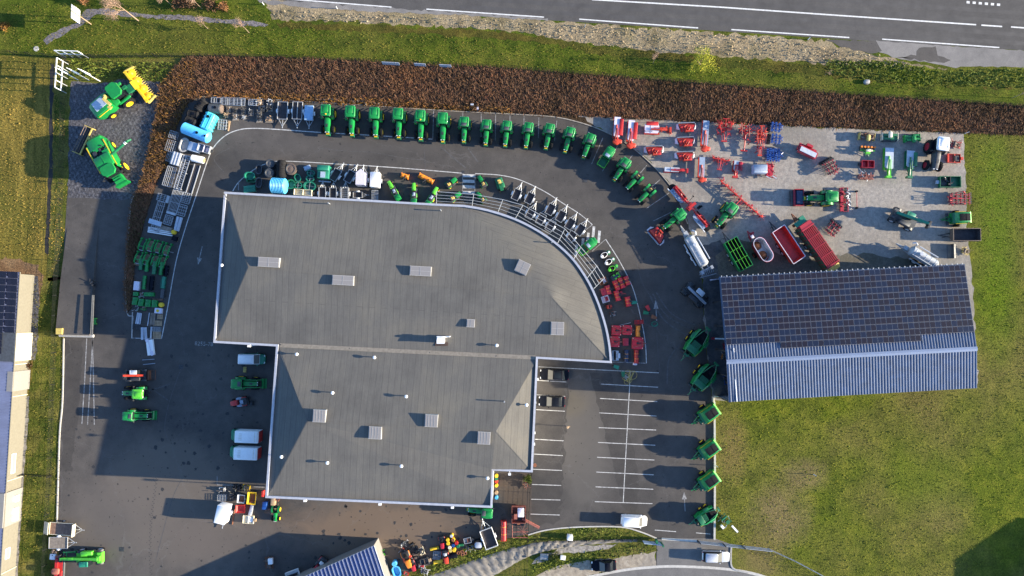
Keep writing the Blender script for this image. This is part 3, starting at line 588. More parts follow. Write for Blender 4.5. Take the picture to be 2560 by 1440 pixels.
# ------------------------------------------------------------------ solar shed
sh = E('solar_shed', 'long blue corrugated metal shed with rows of solar panels on its roof', 'shed')
NW, NE, RW, RE, SW_, SE_ = W(1797, 692, 5.0), W(2412, 660, 5.0), W(1816, 905, 8.4), W(2443, 872, 8.4), W(1822, 1005, 6.9), W(2443, 970, 6.9)
def corr(a, c, d, e, amp=.065, per=.46):                      # quad a-c (edge) to d-e, ribs running from edge to edge
    b = B(); L = (c-a).length; N = int(L/per); top = []; bot = []
    nn = (c-a).cross(d-a).normalized(); nn = nn if nn.z > 0 else -nn
    for i in range(N):
        for f, h in ((0, 0), (.45, 0), (.6, 1), (.85, 1)):
            u = (i+f)/N; top.append(a.lerp(c, u)+nn*amp*h); bot.append(d.lerp(e, u)+nn*amp*h)
    m = len(top); b.add(top+bot, [(i, m+i, m+i+1, i+1) for i in range(m-1)])
    p = [Vector(b.v[i]) for i in b.f[0][:3]]
    if (p[1]-p[0]).cross(p[2]-p[0]).z < 0: b.f = [f[::-1] for f in b.f]
    return b
r1 = corr(NW, NE, RW, RE).build('roof', 'blue metal roof', sh, 20); r2 = corr(RW, RE, SW_, SE_).build('roof', 'blue metal roof', sh, 20)
b = B(); up = Vector((0, 0, .14)); q = Vector((0, .35, -.12))
b.add([RW+up, RE+up, RE+up+q, RW+up+q, RE+up-q*Vector((1, 1, -1)) if 0 else RE+up+Vector((0, -.35, -.12)), RW+up+Vector((0, -.35, -.12))], [(0, 1, 2, 3), (5, 4, 1, 0)])
P('ridge_cap', b, 'ridge metal', sh)
b = B().tube([W(1834, 870, 8.1), W(1838, 950, 7.75), W(1842, 1004, 7.05)], .06); P('lightning_rail', b, 'white paint', sh)
b = B()
for a, c, z1, z2 in ((NE, RE, 4.9, 8.2), (RE, SE_, 8.2, 6.8), (SW_, SE_, 6.75, 6.75), (NW, NE, 4.8, 4.8)):
    s_ = .25; m = (NW+SE_)/2
    a2 = a.lerp(Vector((m.x, m.y, a.z)), .012); c2 = c.lerp(Vector((m.x, m.y, c.z)), .012)
    b.add([(a2.x, a2.y, 0), (c2.x, c2.y, 0), (c2.x, c2.y, z2), (a2.x, a2.y, z1)], [(0, 1, 2, 3)])
P('wall', b, 'grey paint', sh)
for k in range(6):
    t = k/5; p = NW.lerp(SW_, t); q = B().box((p.x+.35, p.y, (4.7+ (3.2*min(1, t/.68) if t < .68 else 3.2-1.5*(t-.68)/.32))/2), (.22, .22, 4.7+(3.2*min(1, t/.68) if t < .68 else 3.2-1.5*(t-.68)/.32))); P('post', q, 'dark metal', sh)
o = P('eaves_bracket', B().box((0, .06, .02), (.14, .22, .14)), 'dull galvanised', sh); o.location = NW.lerp(NE, .5/47)
for k in range(1, 47): c = o.copy(); COL.objects.link(c); c.parent = sh; c.location = NW.lerp(NE, (k+.5)/47)
panels = []; nnv = (NE-NW).cross(RW-NW).normalized(); nnv = nnv if nnv.z > 0 else -nnv
def on_pitch(u, v): return NW.lerp(NE, u).lerp(RW.lerp(RE, u), v)
NC = 23; VH = .0725
for r_ in range(12):
    for c_ in range(NC):
        if r_ == 11 and not (5 <= c_ < 18): continue
        u0, u1 = .004+c_*.992/NC, .004+(c_+1)*.992/NC; v0 = .012+r_*VH; v1 = v0+VH
        panels.append((u0, u1, v0, v1))
cen = W(1280, 790)
panels.sort(key=lambda p: (on_pitch((p[0]+p[1])/2, (p[2]+p[3])/2)-cen).length)
def panel_geo(b, p, org=Vector((0, 0, 0))):
    u0, u1, v0, v1 = p; e = .0007; g = .0028
    q = [on_pitch(*k)+nnv*.14-org for k in ((u0+e, v0+g), (u1-e, v0+g), (u1-e, v1-g), (u0+e, v1-g))]
    t = [x+nnv*.05 for x in q]
    b.m(0).add(q+t, [(4, 5, 6, 7), (0, 1, 5, 4), (1, 2, 6, 5), (2, 3, 7, 6), (3, 0, 4, 7)])
    for h in (0, 1):
        a, c = t[0].lerp(t[1], h*.5), t[0].lerp(t[1], h*.5+.5); d, f = t[3].lerp(t[2], h*.5+.5), t[3].lerp(t[2], h*.5)
        m = (a+c+d+f)/4; r4 = [m+(x-m)*.965+nnv*.004 for x in (a, c, d, f)]
        b.m(random.choice((1, 1, 2, 2, 3))).add(r4, [(0, 1, 2, 3)])
PM = ['silver paint', 'cell blue', 'cell brown', 'cell mixed']
plain('panel frame', (.31, .32, .35), .5, .2, .1); PM[0] = 'panel frame'
def fixn(b):
    for k in range(len(b.f)):
        p = [Vector(b.v[i]) for i in b.f[k][:3]]; x = (p[1]-p[0]).cross(p[2]-p[0])
        if abs(x.normalized().dot(nnv)) > .9 and x.z < 0: b.f[k].reverse()
for p in panels[:100]:
    b = B(); o_ = on_pitch(p[0], p[2]); panel_geo(b, p, o_); fixn(b); o = b.build('solar_panel', PM, r1, 0); o.location = o_
b = B()
for p in panels[100:]: panel_geo(b, p)
fixn(b); o = b.build('solar_panels', PM, r1, 0); o['kind'] = 'stuff'
# ------------------------------------------------------------------ neighbour at the left edge
nb = E('neighbouring_workshop', 'beige clad workshop with blue metal roof at the left edge of the picture', 'building')
A0, A1 = W(86, 688), W(28, 1600); hv = 3.8
dirn = (A1-A0).normalized(); out = Vector((-dirn.y, dirn.x, 0)); out = out if out.x > 0 else -out
def nbp(d, o_, z): return A0+dirn*d+out*o_+Vector((0, 0, z))
L = (A1-A0).length
b = B(); NS = int(hv/.14)                                     # lapped siding, board by board
for k in range(NS):
    z0, z1 = k*hv/NS, (k+1)*hv/NS
    b.add([nbp(0, .03, z0), nbp(L, .03, z0), nbp(L, 0, z1), nbp(0, 0, z1)], [(0, 1, 2, 3)]); b.add([nbp(0, .03, z0), nbp(L, .03, z0), nbp(L, 0, z0), nbp(0, 0, z0)], [(0, 1, 2, 3)])
    b.add([nbp(0, .03, z0), nbp(0, -24, z0), nbp(0, -24, z1), nbp(0, 0, z1)], [(0, 1, 2, 3)])
P('wall', b, 'beige siding', nb)
rr = corr(nbp(-.3, .25, hv), nbp(L, .25, hv), nbp(-.3, -12, hv+1.2), nbp(L, -12, hv+1.2), .04, .5).build('roof', 'purple metal roof', nb, 20)
for k in range(2):
    for i in range(12):
        o_ = nbp(.2+i*1.12, -.75-1.75*k, hv+.12+.17*k); b = B()
        b.box((0, 0, .1), (1.07, 1.7, .05)); q = b.build('solar_panel', 'dark panel', rr, 0); q.location = o_; q.rotation_euler = (0, R(5.7), math.atan2(dirn.y, dirn.x)); 
b = B().tube([nbp(-.3, .3, hv-.02), nbp(L, .3, hv-.02)], .1, 6); P('gutter', b, 'beige siding', nb)
for d, w, h in ((31.0, 3.2, .8), (45.5, 1.7, .9), (51.3, 1.7, .9), (57, 2.6, .9), (63, 1.7, .9)):
    f = B().box((0, 0, 0), (w, .09, h+.1)); o = P('window', f, 'white paint', nb); o.location = nbp(d, .06, 2.2); o.rotation_euler = (0, 0, math.atan2(dirn.y, dirn.x))
    P('pane', B().box((0, .05 if out.x > 0 else -.05, 0), (w-.16, .03, h-.1)), 'skylight', o)
for d in (36.8, 38.8, 39.9, 58.9, 60.9):
    o_ = nbp(d, .45, 1.6); u = B().rbox((0, 0, 0), (1.0, .55, .8), .05, .03).cyl((0, .26, 0), (0, .3, 0), .28, n=14); o = P('air_conditioner', u, 'white paint', nb); o.location = o_; o.rotation_euler = (0, 0, math.atan2(dirn.y, dirn.x)+math.pi)
def nbox(name, d0, d1, o0, o1, z0, z1, mat):
    b = B(); q = [nbp(d0, o0, 0), nbp(d1, o0, 0), nbp(d1, o1, 0), nbp(d0, o1, 0)]
    b.add([(p.x, p.y, z0) for p in q]+[(p.x, p.y, z1) for p in q], [(0, 1, 2, 3), (7, 6, 5, 4), (0, 4, 5, 1), (1, 5, 6, 2), (2, 6, 7, 3), (3, 7, 4, 0)]); return P(name, b, mat, nb)
nbox('lean_to', 9.7, 14.2, .0, .35, 0, 3.9, 'cream paint'); nbox('lean_to_roof', 9.6, 14.3, -2.2, .42, 3.9, 4.1, 'dark grey'); nbox('porch', 15.9, 19.1, -.6, .35, 0, 3.95, 'pale cladding'); nbox('porch', 35.4, 40.9, -1.6, .3, 0, 4.1, 'pale cladding')
for d in (14.8, 20.0, 33.6, 48.4): P('downpipe', B().cyl(nbp(d, .12, 0), nbp(d, .12, hv), .06, n=6), 'cream paint', nb)
# ------------------------------------------------------------------ small blue shed at the bottom edge
ms = E('metal_shed', 'small shed with ribbed dark blue roof and white end wall at the bottom edge', 'shed')
z = 4.2; c0 = W(935, 1364, z); c1 = W(590, 1518, z); c2 = W(1000, 1545, z)
c3 = c1+c2-c0; dz = Vector((0, 0, .9)); e0 = c0; e1 = c1; e2 = c2+dz; e3 = c3+dz
corr(e0, e1, e2, e3, .05, .62).build('roof', ['blue dark roof'], ms, 20)
b = B(); L = (c1-c0).length; N = int(L/.62)
for i in range(N):
    u = (i+.72)/N; b.tube([e0.lerp(e1, u)+Vector((0, 0, .1)), e2.lerp(e3, u)+Vector((0, 0, .1))], .028, 4)
P('roof_rib', b, 'coping', ms)
b = B().tube([e1, e0, e2], .06, 5); P('verge_trim', b, 'grey paint', ms)
b = B(); s_ = (c0+c3)/2
Z = [p.lerp(s_, .012) for p in (c0, c1, c3, c2)]
for a, c, za, zb in ((Z[0], Z[1], z-.05, z-.05), (Z[0], Z[3], z-.05, z+.8), (Z[1], Z[2], z-.05, z+.8)): b.add([(a.x, a.y, 0), (c.x, c.y, 0), (c.x, c.y, zb), (a.x, a.y, za)], [(0, 1, 2, 3)])
P('wall', b, 'pale cladding', ms)
# lean-to panel stack standing along the shed's end
# ------------------------------------------------------------------ unseen block outside the lower right corner, added and shaped to cast the shadow there
bn = E('shadow_caster', 'unseen block added beyond the lower right corner to shade the grass', 'shadow_caster')
q = [W(2700, 1420), W(2850, 1318), W(3300, 1340), W(3280, 1900), W(2690, 1880)]; ctr = sum(q, Vector())/5; hb = 5.2
b = B()
for i in range(5): a, c = q[i], q[(i+1) % 5]; b.add([(a.x, a.y, 0), (c.x, c.y, 0), (c.x, c.y, hb), (a.x, a.y, hb)], [(0, 1, 2, 3)])
P('wall', b, 'grey paint', bn)
r_ = [(p.x, p.y, hb) for p in [ctr+(p-ctr)*1.03 for p in q]]; g1 = ctr
b = B(); b.add(r_+[(g1.x, g1.y, hb+2.0)], [(i, (i+1) % 5, 5) for i in range(5)]); P('roof', b, 'blue metal roof', bn)
# ================================================================== builders: every builder fills an Empty whose +x is the front
def wheel(r, name, c, R_, w, rim, lugs=0, n=18, rimname='rim'):
    b = B(); hw = w/2; q = .62
    b.lathe((0, 0, 0), [(R_*q, -hw*.8), (R_*.86, -hw), (R_*.97, -hw*.8), (R_, -hw*.4), (R_, hw*.4), (R_*.97, hw*.8), (R_*.86, hw), (R_*q, hw*.8)], 'y', n)
    for k in range(lugs):
        a = 2*math.pi*k/lugs
        for s in (-1, 1): b.box((R_*1.0*math.cos(a+s*.06), s*hw*.45, R_*1.0*math.sin(a+s*.06)), (.07, hw*.95, .10), s*20, -math.degrees(a+s*.06))
    t = P(name, b, 'black rubber', r); t.location = c
    g = B(); s = 1 if c[1] >= 0 else -1
    g.lathe((0, 0, 0), [(R_*.63, -hw*.5), (R_*.63, hw*.82), (R_*.5, hw*.62), (R_*.24, hw*.45), (R_*.2, hw*.7), (0, hw*.7)] if s > 0 else [(R_*.63, hw*.5), (R_*.63, -hw*.82), (R_*.5, -hw*.62), (R_*.24, -hw*.45), (R_*.2, -hw*.7), (0, -hw*.7)], 'y', 14)
    P(rimname, g, rim, t); return t
def arcfender(r, y, w, cx, cz, rad, a0, a1, mat, name='fender', th=.05):
    b = B(); n = 8; vs = []
    for k in range(n+1):
        a = R(a0+(a1-a0)*k/n)
        for rr in (rad, rad+th):
            for yy in (y-w/2, y+w/2): vs.append((cx+rr*math.cos(a), yy, cz+rr*math.sin(a)))
    fs = []
    for k in range(n):
        o = 4*k; fs += [(o, o+1, o+5, o+4), (o+2, o+6, o+7, o+3), (o, o+4, o+6, o+2), (o+1, o+3, o+7, o+5)]
    fs += [(0, 2, 3, 1), (4*n, 4*n+1, 4*n+3, 4*n+2)]
    b.add(vs, fs); return P(name, b, mat, r)
def hoodloft(b, xs):                                         # xs: (x, half width, z0, z1)
    rg = []
    for x, w, z0, z1 in xs: rg.append([(x, -w, z0), (x, -w, z0+(z1-z0)*.72), (x, -w*.86, z0+(z1-z0)*.92), (x, -w*.45, z1), (x, w*.45, z1), (x, w*.86, z0+(z1-z0)*.92), (x, w, z0+(z1-z0)*.72), (x, w, z0)])
    return b.loft(rg)
def tractor(body='green paint', rim='yellow paint', roof=None, hatch=False, beacon=False, cab=True, loader=None, weight=True, hood=None, lug=20, blackroof=False, hx=1.0):
    roof = roof or body; hood = hood or body
    def fn(r):
        P('chassis', B().box((1.35, 0, .86), (3.5, .52, .55)).box((-.75, 0, .85), (.8, .7, .5)).box((2.75, 0, .72), (.3, 1.5, .22)).box((0, 0, .95), (.5, 1.5, .4)).tube([(-1.1, .4, .8), (-1.7, .42, .55)], .05).tube([(-1.1, -.4, .8), (-1.7, -.42, .55)], .05), 'dark metal', r)
        b = B(); hoodloft(b, [(.85, .47, 1.0, 1.98), (1.6, .47, 1.0, 1.95), (2.6, .43, .95, 1.83), (3.25, .40, .9, 1.68), (3.45, .33, .9, 1.5)])
        h = P('hood', b, hood, r); P('grille', B().box((3.46, 0, 1.2), (.06, .62, .5)).box((2.3, 0, 1.9), (.55, .34, .03), 0, 4), 'dark metal', h)
        P('headlight', B().box((3.42, .24, 1.52), (.1, .2, .12)).box((3.42, -.24, 1.52), (.1, .2, .12)), 'white paint', h)
        if weight: w_ = P('front_weight', B().box((3.72, 0, .85), (.45, .8, .42), 0, 0, 0, .8, .9), 'dark green paint' if body == 'green paint' else 'dark metal', r); P('weight_cap', B().box((3.62, 0, 1.1), (.2, .5, .1)), 'yellow paint' if body == 'green paint' else 'dark metal', w_)
        if cab:
            b = B(); b.add([(-.8, -.72, 1.25), (.9, -.62, 1.25), (.9, .62, 1.25), (-.8, .72, 1.25), (-.95, -.78, 2.72), (.72, -.74, 2.72), (.72, .74, 2.72), (-.95, .78, 2.72)], [(3, 2, 1, 0), (4, 5, 6, 7), (0, 1, 5, 4), (1, 2, 6, 5), (2, 3, 7, 6), (3, 0, 4, 7)])
            c = P('cab', b, 'dark glass', r)
            P('pillar', B().tube([(.9, .63, 1.3), (.74, .76, 2.72)], .05).tube([(.9, -.63, 1.3), (.74, -.76, 2.72)], .05).tube([(-.82, .73, 1.3), (-.97, .8, 2.72)], .06).tube([(-.82, -.73, 1.3), (-.97, -.8, 2.72)], .06), 'dark metal', c)
            b = B(); b.rbox((-.12, 0, 2.86), (2.05, 1.78, .26), .28, .1).rbox((-.35, 0, 3.0), (1.25, .95, .09), .12, .05).box((-.12, .66, 3.0), (1.3, .14, .05)).box((-.12, -.66, 3.0), (1.3, .14, .05))
            ro = P('cab_roof', b, roof, r)
            b = B()
            for sx in (.84, -1.1):
                for sy in (-.6, .6): b.box((sx, sy, 2.84), (.1, .3, .12))
            P('work_light', b, 'white paint', ro)
            if hatch: P('roof_hatch', B().rbox((.48, 0, 3.03), (.66, .95, .1), .06, .02), 'dark grey', ro)
            if beacon: P('beacon', B().cyl((.62, .1, 2.95), (.62, .1, 3.2), .12, .09, 10), 'amber', ro)
            for s in (-1, 1): P('mirror', B().tube([(.8, s*.75, 2.4), (.95, s*1.25, 2.4)], .03).box((.95, s*1.28, 2.25), (.1, .22, .42)), 'dark metal', r)
        else:
            P('seat', B().rbox((-.05, 0, 1.45), (.55, .55, .22), .1, .05).box((-.34, 0, 1.7), (.14, .52, .45), 0, -12), 'tan leather', r)
            P('roll_bar', B().tube([(-.6, -.6, 1.1), (-.7, -.6, 2.5), (-.7, .6, 2.5), (-.6, .6, 1.1)], .06), 'dark metal', r)
            P('steering_wheel', B().lathe((.55, 0, 1.6), [(.2, 0), (.24, .02), (.2, .04)], 'z', 12).cyl((.55, 0, 1.6), (.75, 0, 1.2), .04), 'black rubber', r)
            P('platform', B().box((.1, 0, 1.1), (1.3, 1.2, .12)), 'dark metal', r)
        for s in (-1, 1):
            arcfender(r, s*.93, .52, 0, .95, 1.04, 15, 165, body)
            wheel(r, 'rear_wheel', (0, s*1.02, .95), .95, .56, rim, lug); wheel(r, 'front_wheel', (2.75, s*.98, .72), .72, .44, rim, lug and 16)
            P('step', B().box((.95, s*.85, .75), (.4, .25, .7)), 'dark metal', r)
        P('exhaust', B().cyl((.95, -.62, 1.3), (.95, -.62, 2.75), .07, n=8), 'dark metal', r)
        if loader:
            b = B()
            for s in (-1, 1): b.box((2.0, s*.72, 1.75), (2.5, .14, .24), 0, 8).box((3.55, s*.72, 1.15), (1.3, .14, .22), 0, 50).box((1.15, s*.72, 1.35), (.25, .2, 1.1)).cyl((1.3, s*.72, 1.2), (3.0, s*.72, 1.3), .06, n=6)
            b.box((3.2, 0, 1.5), (.12, 1.45, .14)); P('loader_arm', b, body, r)
            b = B(); bk(b, 4.35, .55, 1.9, .75); P('bucket', b, loader, r)
    return fn
def bk(b, x, z, w, d):                                        # bucket shell, open to +x
    n = 6; hw = w/2; pr = [(x+d*.5, z-d*.45), (x-d*.2, z-d*.45), (x-d*.5, z-d*.15), (x-d*.5, z+d*.25), (x-d*.1, z+d*.45)]
    vs = [(p[0], s*hw, p[1]) for s in (-1, 1) for p in pr]; m = len(pr)
    b.add(vs, [(i, i+1, m+i+1, m+i) for i in range(m-1)]+[tuple(range(m)), tuple(range(2*m-1, m-1, -1))])
    b.box((x+d*.5, 0, z-d*.45), (.1, w, .05)); return b
def trailer(L, w, h=.35, z=.55, wall='galvanised', floor='trailer floor', cover=None, bar=1.1, axles=1, split=False, ramp=None, mud=True, two=False):
    def fn(r):
        P('bed', B().box((0, 0, z), (L, w, .08)), floor, r)
        b = B(); t = .06
        for s in (-1, 1): b.box((0, s*(w/2-t/2), z+.04+h/2), (L, t, h)); b.box((s*(L/2-t/2), 0, z+.04+h/2), (t, w-2*t, h))
        if split: b.box((0, 0, z+.04+h/2+.02), (L-2*t, .06, h))
        P('side_panel', b, wall, r)
        b = B().tube([(L/2, w*.38, z-.08), (L/2+bar, 0, z-.08), (L/2, -w*.38, z-.08)], .045, 6).tube([(L/2-.3, 0, z-.08), (L/2+bar+.25, 0, z-.08)], .045, 6).cyl((L/2+bar*.6, .12, .12), (L/2+bar*.6, .12, z+.3), .04, n=6).lathe((L/2+bar+.25, 0, z-.06), [(.0, -.06), (.09, 0), (.0, .06)], 'z', 8)
        P('drawbar', b, 'galvanised', r)
        xs = [0] if axles == 1 else [-.4, .4]
        for x in xs:
            for s in (-1, 1):
                wheel(r, 'wheel', (x, s*(w/2+.14), .32), .32, .19, 'silver paint', 0, 12)
                if mud: arcfender(r, s*(w/2+.14), .24, x, .32, .38, 10, 170, 'white paint' if wall != 'dark grey' else wall, 'mudguard', .03)
        if cover:
            kind, m, hh = cover
            if kind == 'flat': P('cover', B().rbox((0, 0, z+h+.09), (L+.05, w+.05, .1), .06, .04), m, r)
            elif kind == 'box': P('box_body', B().rbox((0, 0, z+hh/2+.05), (L+.04, w+.04, hh), .08, .05), m, r); 
            elif kind == 'house':
                b = B(); x = L/2; y = w/2; P('box_body', B().prism([(-x, -y), (x*.75, -y), (x*1.28, 0), (x*.75, y), (-x, y)], z+.1, z+hh, .97), m, r)
            elif kind == 'cage':
                b = B()
                for s in (-1, 1):
                    for zz in (.5, .8, 1.1): b.tube([(-L/2, s*w/2, z+zz), (L/2, s*w/2, z+zz)], .02, 4)
                for k in range(7): x = -L/2+L*k/6; b.tube([(x, -w/2, z+.3), (x, -w/2, z+1.1), (x, w/2, z+1.1), (x, w/2, z+.3)], .02, 4)
                P('cage', b, 'galvanised', r)
        if ramp: 
            b = B().box((-L/2-.45, 0, z+.25), (1.15, w, .06), 0, -28)
            for k in range(7): b.box((-L/2-.45+.02, -w/2+w*(k+.5)/7, z+.29), (1.1, .04, .03), 0, -28)
            P('tail_ramp', b, ramp, r); P('headboard', B().box((L/2+.03, 0, z+.45), (.1, w, .8)), 'cream paint', r)
        if two: P('spare_wheel', B().lathe((L/2+.25, w*.25, z+.15), [(.2, -.08), (.3, -.06), (.3, .06), (.2, .08), (0, .05)], 'z', 12), 'black rubber', r)
    return fn
def car(L, w, h, col, kind='hatch', roofcol=None):
    roofcol = roofcol or col; van = kind == 'van'
    def fn(r):
        x0, x1 = -L/2, L/2; hw = w/2; belt = h*(.56 if not van else .6); bon = belt*(.92)
        def ring(x, k, z1, zb=.28): return [(x, -hw*k, zb), (x, -hw*k, z1*.62), (x, -hw*k*.93, z1*.92), (x, -hw*k*.6, z1), (x, hw*k*.6, z1), (x, hw*k*.93, z1*.92), (x, hw*k, z1*.62), (x, hw*k, zb)]
        b = B(); b.loft([ring(x0, .78, belt*.82, .4), ring(x0+.1, .92, belt*.95, .3), ring(x0+.6, 1, belt), ring(0, 1, belt), ring(x1-1.25, 1, belt*.98), ring(x1-.7, .97, bon*.93), ring(x1-.22, .88, bon*.8), ring(x1, .68, bon*.66, .4)])
        P('body', b, col, r)
        rear = x0+(.12 if kind in ('van', 'wagon', 'mpv') else .55); fr = x1-(1.55 if not van else 1.05); top = h-.05
        ws = .62 if not van else .5; rk = .25 if kind in ('wagon', 'mpv') else .08 if van else .5
        b = B(); k1, k2 = hw*.92, hw*(.78 if not van else .86)
        b.add([(rear, -k1, belt*.95), (fr+.25, -k1, belt*.93), (fr+.25, k1, belt*.93), (rear, k1, belt*.95), (rear+rk, -k2, top), (fr+.25-ws-.25, -k2, top), (fr+.25-ws-.25, k2, top), (rear+rk, k2, top)], [(3, 2, 1, 0), (4, 5, 6, 7), (0, 1, 5, 4), (1, 2, 6, 5), (2, 3, 7, 6), (3, 0, 4, 7)])
        g = P('greenhouse', b, roofcol if van else 'dark glass', r)
        a0 = (fr+.25, belt*.93); a1 = (fr-ws, top); nx, nz = (a1[1]-a0[1]), (a0[0]-a1[0]); q = math.hypot(nx, nz); nx, nz = nx/q*.02, nz/q*.02
        b = B(); b.add([(a0[0]-.04+nx, -k1*.9, a0[1]+.03+nz), (a0[0]-.04+nx, k1*.9, a0[1]+.03+nz), (a1[0]+.05+nx, k2*.92, a1[1]-.03+nz), (a1[0]+.05+nx, -k2*.92, a1[1]-.03+nz)], [(0, 1, 2, 3)])
        P('windscreen', b, 'screen glass', r)
        cx = (rear+rk+fr-ws)/2; ro = P('roof', B().rbox((cx, 0, top+.01), (fr-ws-rear-rk+.06, k2*2+.05, .08), .2, .05), roofcol, r)
        if kind == 'wagon' or van: 
            b = B()
            for s in (-1, 1): b.tube([(rear+rk+.2, s*k2*.9, top+.08), (fr-ws-.15, s*k2*.9, top+.08)], .025, 5)
            P('roof_rail', b, 'silver paint', ro)
        if kind == 'suv': P('sunroof', B().rbox((cx+.1, 0, top+.055), (1.1, k2*1.3, .02), .08, .01), 'dark glass', ro)
        for s in (-1, 1):
            P('mirror', B().rbox((fr-.1, s*(hw+.1), belt*1.02), (.16, .22, .16), .05, .03), col, r)
            for x in (x0+.8, x1-.85): wheel(r, 'wheel', (x, s*(hw-.1), .32), .32, .22, 'silver paint', 0, 12)
            P('headlight', B().rbox((x1-.14, s*hw*.62, bon*.68), (.2, .32, .12), .04, .03), 'white paint', r)
            P('tail_light', B().box((x0+.06, s*hw*.72, belt*.78), (.1, .2, .24)), 'crimson paint', r)
    return fn
def panel_van(L=5.6, w=2.0, h=2.5):                           # white load body, green cab
    def fn(r):
        b = B().rbox((-.55, 0, 1.45), (L-1.35, w, 2.05), .1, .1); P('load_body', b, 'white paint', r)
        k = B()
        for i in range(5): k.box((.5-.05, -.5+i*.25, 2.49), (.5, .06, .02))
        for i in range(2): k.box((-2.3+.4*i, 0, 2.49), (.05, w*.8, .025))
        P('roof_rib', k, 'cream paint', r)
        b = B(); hw = w/2
        b.loft([[(x, -hw*k_, .35), (x, -hw*k_, z1*.7), (x, -hw*k_*.85, z1*.95), (x, -hw*.4*k_, z1), (x, hw*.4*k_, z1), (x, hw*k_*.85, z1*.95), (x, hw*k_, z1*.7), (x, hw*k_, .35)] for x, k_, z1 in ((L/2-1.25, .98, 2.35), (L/2-.95, .97, 2.2), (L/2-.55, .96, 1.35), (L/2-.15, .88, 1.05), (L/2, .7, .8))])
        P('cab', b, 'teal green', r)
        P('windscreen', B().add([(L/2-.55, -.82, 1.40), (L/2-.55, .82, 1.40), (L/2-.93, .74, 2.16), (L/2-.93, -.74, 2.16)], [(0, 1, 2, 3)]), 'dark glass', r)
        P('rear_door', B().box((-L/2+.13, 0, 1.3), (.06, w*.94, 1.7)), 'red paint', r)
        for s in (-1, 1):
            P('mirror', B().rbox((L/2-.85, s*(hw+.14), 1.5), (.14, .26, .3), .05, .03), 'black paint', r)
            for x in (-L/2+1.1, L/2-.95): wheel(r, 'wheel', (x, s*(hw-.12), .34), .34, .24, 'silver paint', 0, 12)
    return fn
# ------------------------------------------------------------------ big harvesting machines
def combine(r):
    P('chassis', B().box((0, 0, 1.15), (6.2, 1.7, .8)).box((2.1, 0, .95), (.5, 2.8, .4)).box((-2.1, 0, .8), (.4, 2.6, .3)), 'dark metal', r)
    b = B(); hoodloft(b, [(-3.9, 1.0, 1.3, 2.6), (-3.3, 1.35, 1.2, 3.2), (-1.6, 1.45, 1.2, 3.3)]); P('rear_hood', b, 'green paint', r)
    P('side_panel', B().rbox((-.2, 1.42, 2.2), (5.0, .22, 1.9), .1, .06).rbox((-.2, -1.42, 2.2), (5.0, .22, 1.9), .1, .06), 'green paint', r)
    P('stripe', B().box((-.2, 1.47, 3.16), (4.6, .14, .03)).box((-.2, -1.47, 3.16), (4.6, .14, .03)), 'yellow paint', r)
    P('engine_deck', B().box((-1.2, 0, 2.7), (1.7, 2.5, .5)).cyl((-1.5, .2, 3.0), (-.9, .2, 3.0), .28, n=10).box((-1.0, -.7, 3.1), (.7, .6, .4)).cyl((-1.7, .8, 2.9), (-1.7, .8, 3.4), .12), 'dark metal', r)
    P('radiator_screen', B().box((-.55, .95, 3.1), (.6, 1.0, .5)).box((-1.6, -.35, 3.1), (.8, .8, .3)), 'green paint', r)
    P('grain_tank', B().rbox((.75, 0, 3.05), (2.0, 2.7, 1.0), .1, .05).box((.75, .05, 3.58), (1.9, .06, .04)), 'green paint', r)
    P('cab', B().box((2.35, 0, 2.7), (1.5, 1.9, 1.5), 0, 0, 0, 1.05, 1.0), 'dark glass', r)
    P('cab_roof', B().prism([(1.5, -.8), (1.75, -1.15), (2.8, -1.15), (3.3, -.7), (3.3, .7), (2.8, 1.15), (1.75, 1.15), (1.5, .8)], 3.45, 3.72, .95), 'green paint', r)
    P('feeder_house', B().box((3.75, 0, 1.4), (1.6, 1.5, .8), 0, 18).box((4.45, 0, 1.15), (.25, 2.1, 1.1)).box((3.9, 0, 1.95), (.12, 1.4, .08), 0, 18).box((3.5, 0, 2.05), (.12, 1.4, .08), 0, 18), 'green paint', r)
    P('unloading_auger', B().cyl((.3, 1.3, 3.0), (-.3, 4.6, 3.2), .22, n=12).cyl((-.3, 4.6, 3.2), (-.4, 5.2, 2.9), .2, .14), 'dark green paint', r)
    P('auger_stripe', B().cyl((-.2, 4.05, 3.167), (-.22, 4.15, 3.172), .235, n=12).cyl((-.245, 4.3, 3.18), (-.265, 4.4, 3.19), .235, n=12), 'white paint', r)
    P('ladder', B().tube([(1.9, 1.5, .6), (1.9, 1.55, 2.2)], .04).tube([(2.4, 1.5, .6), (2.4, 1.55, 2.2)], .04), 'yellow paint', r)
    for s in (-1, 1):
        wheel(r, 'front_wheel', (2.1, s*1.5, 1.0), 1.0, .7, 'yellow paint', 22); wheel(r, 'rear_wheel', (-2.1, s*1.4, .7), .7, .5, 'yellow paint', 18)
        P('mirror', B().tube([(3.1, s*1.0, 3.4), (3.4, s*1.55, 3.3)], .03).box((3.4, s*1.6, 3.1), (.1, .25, .5)), 'dark metal', r)
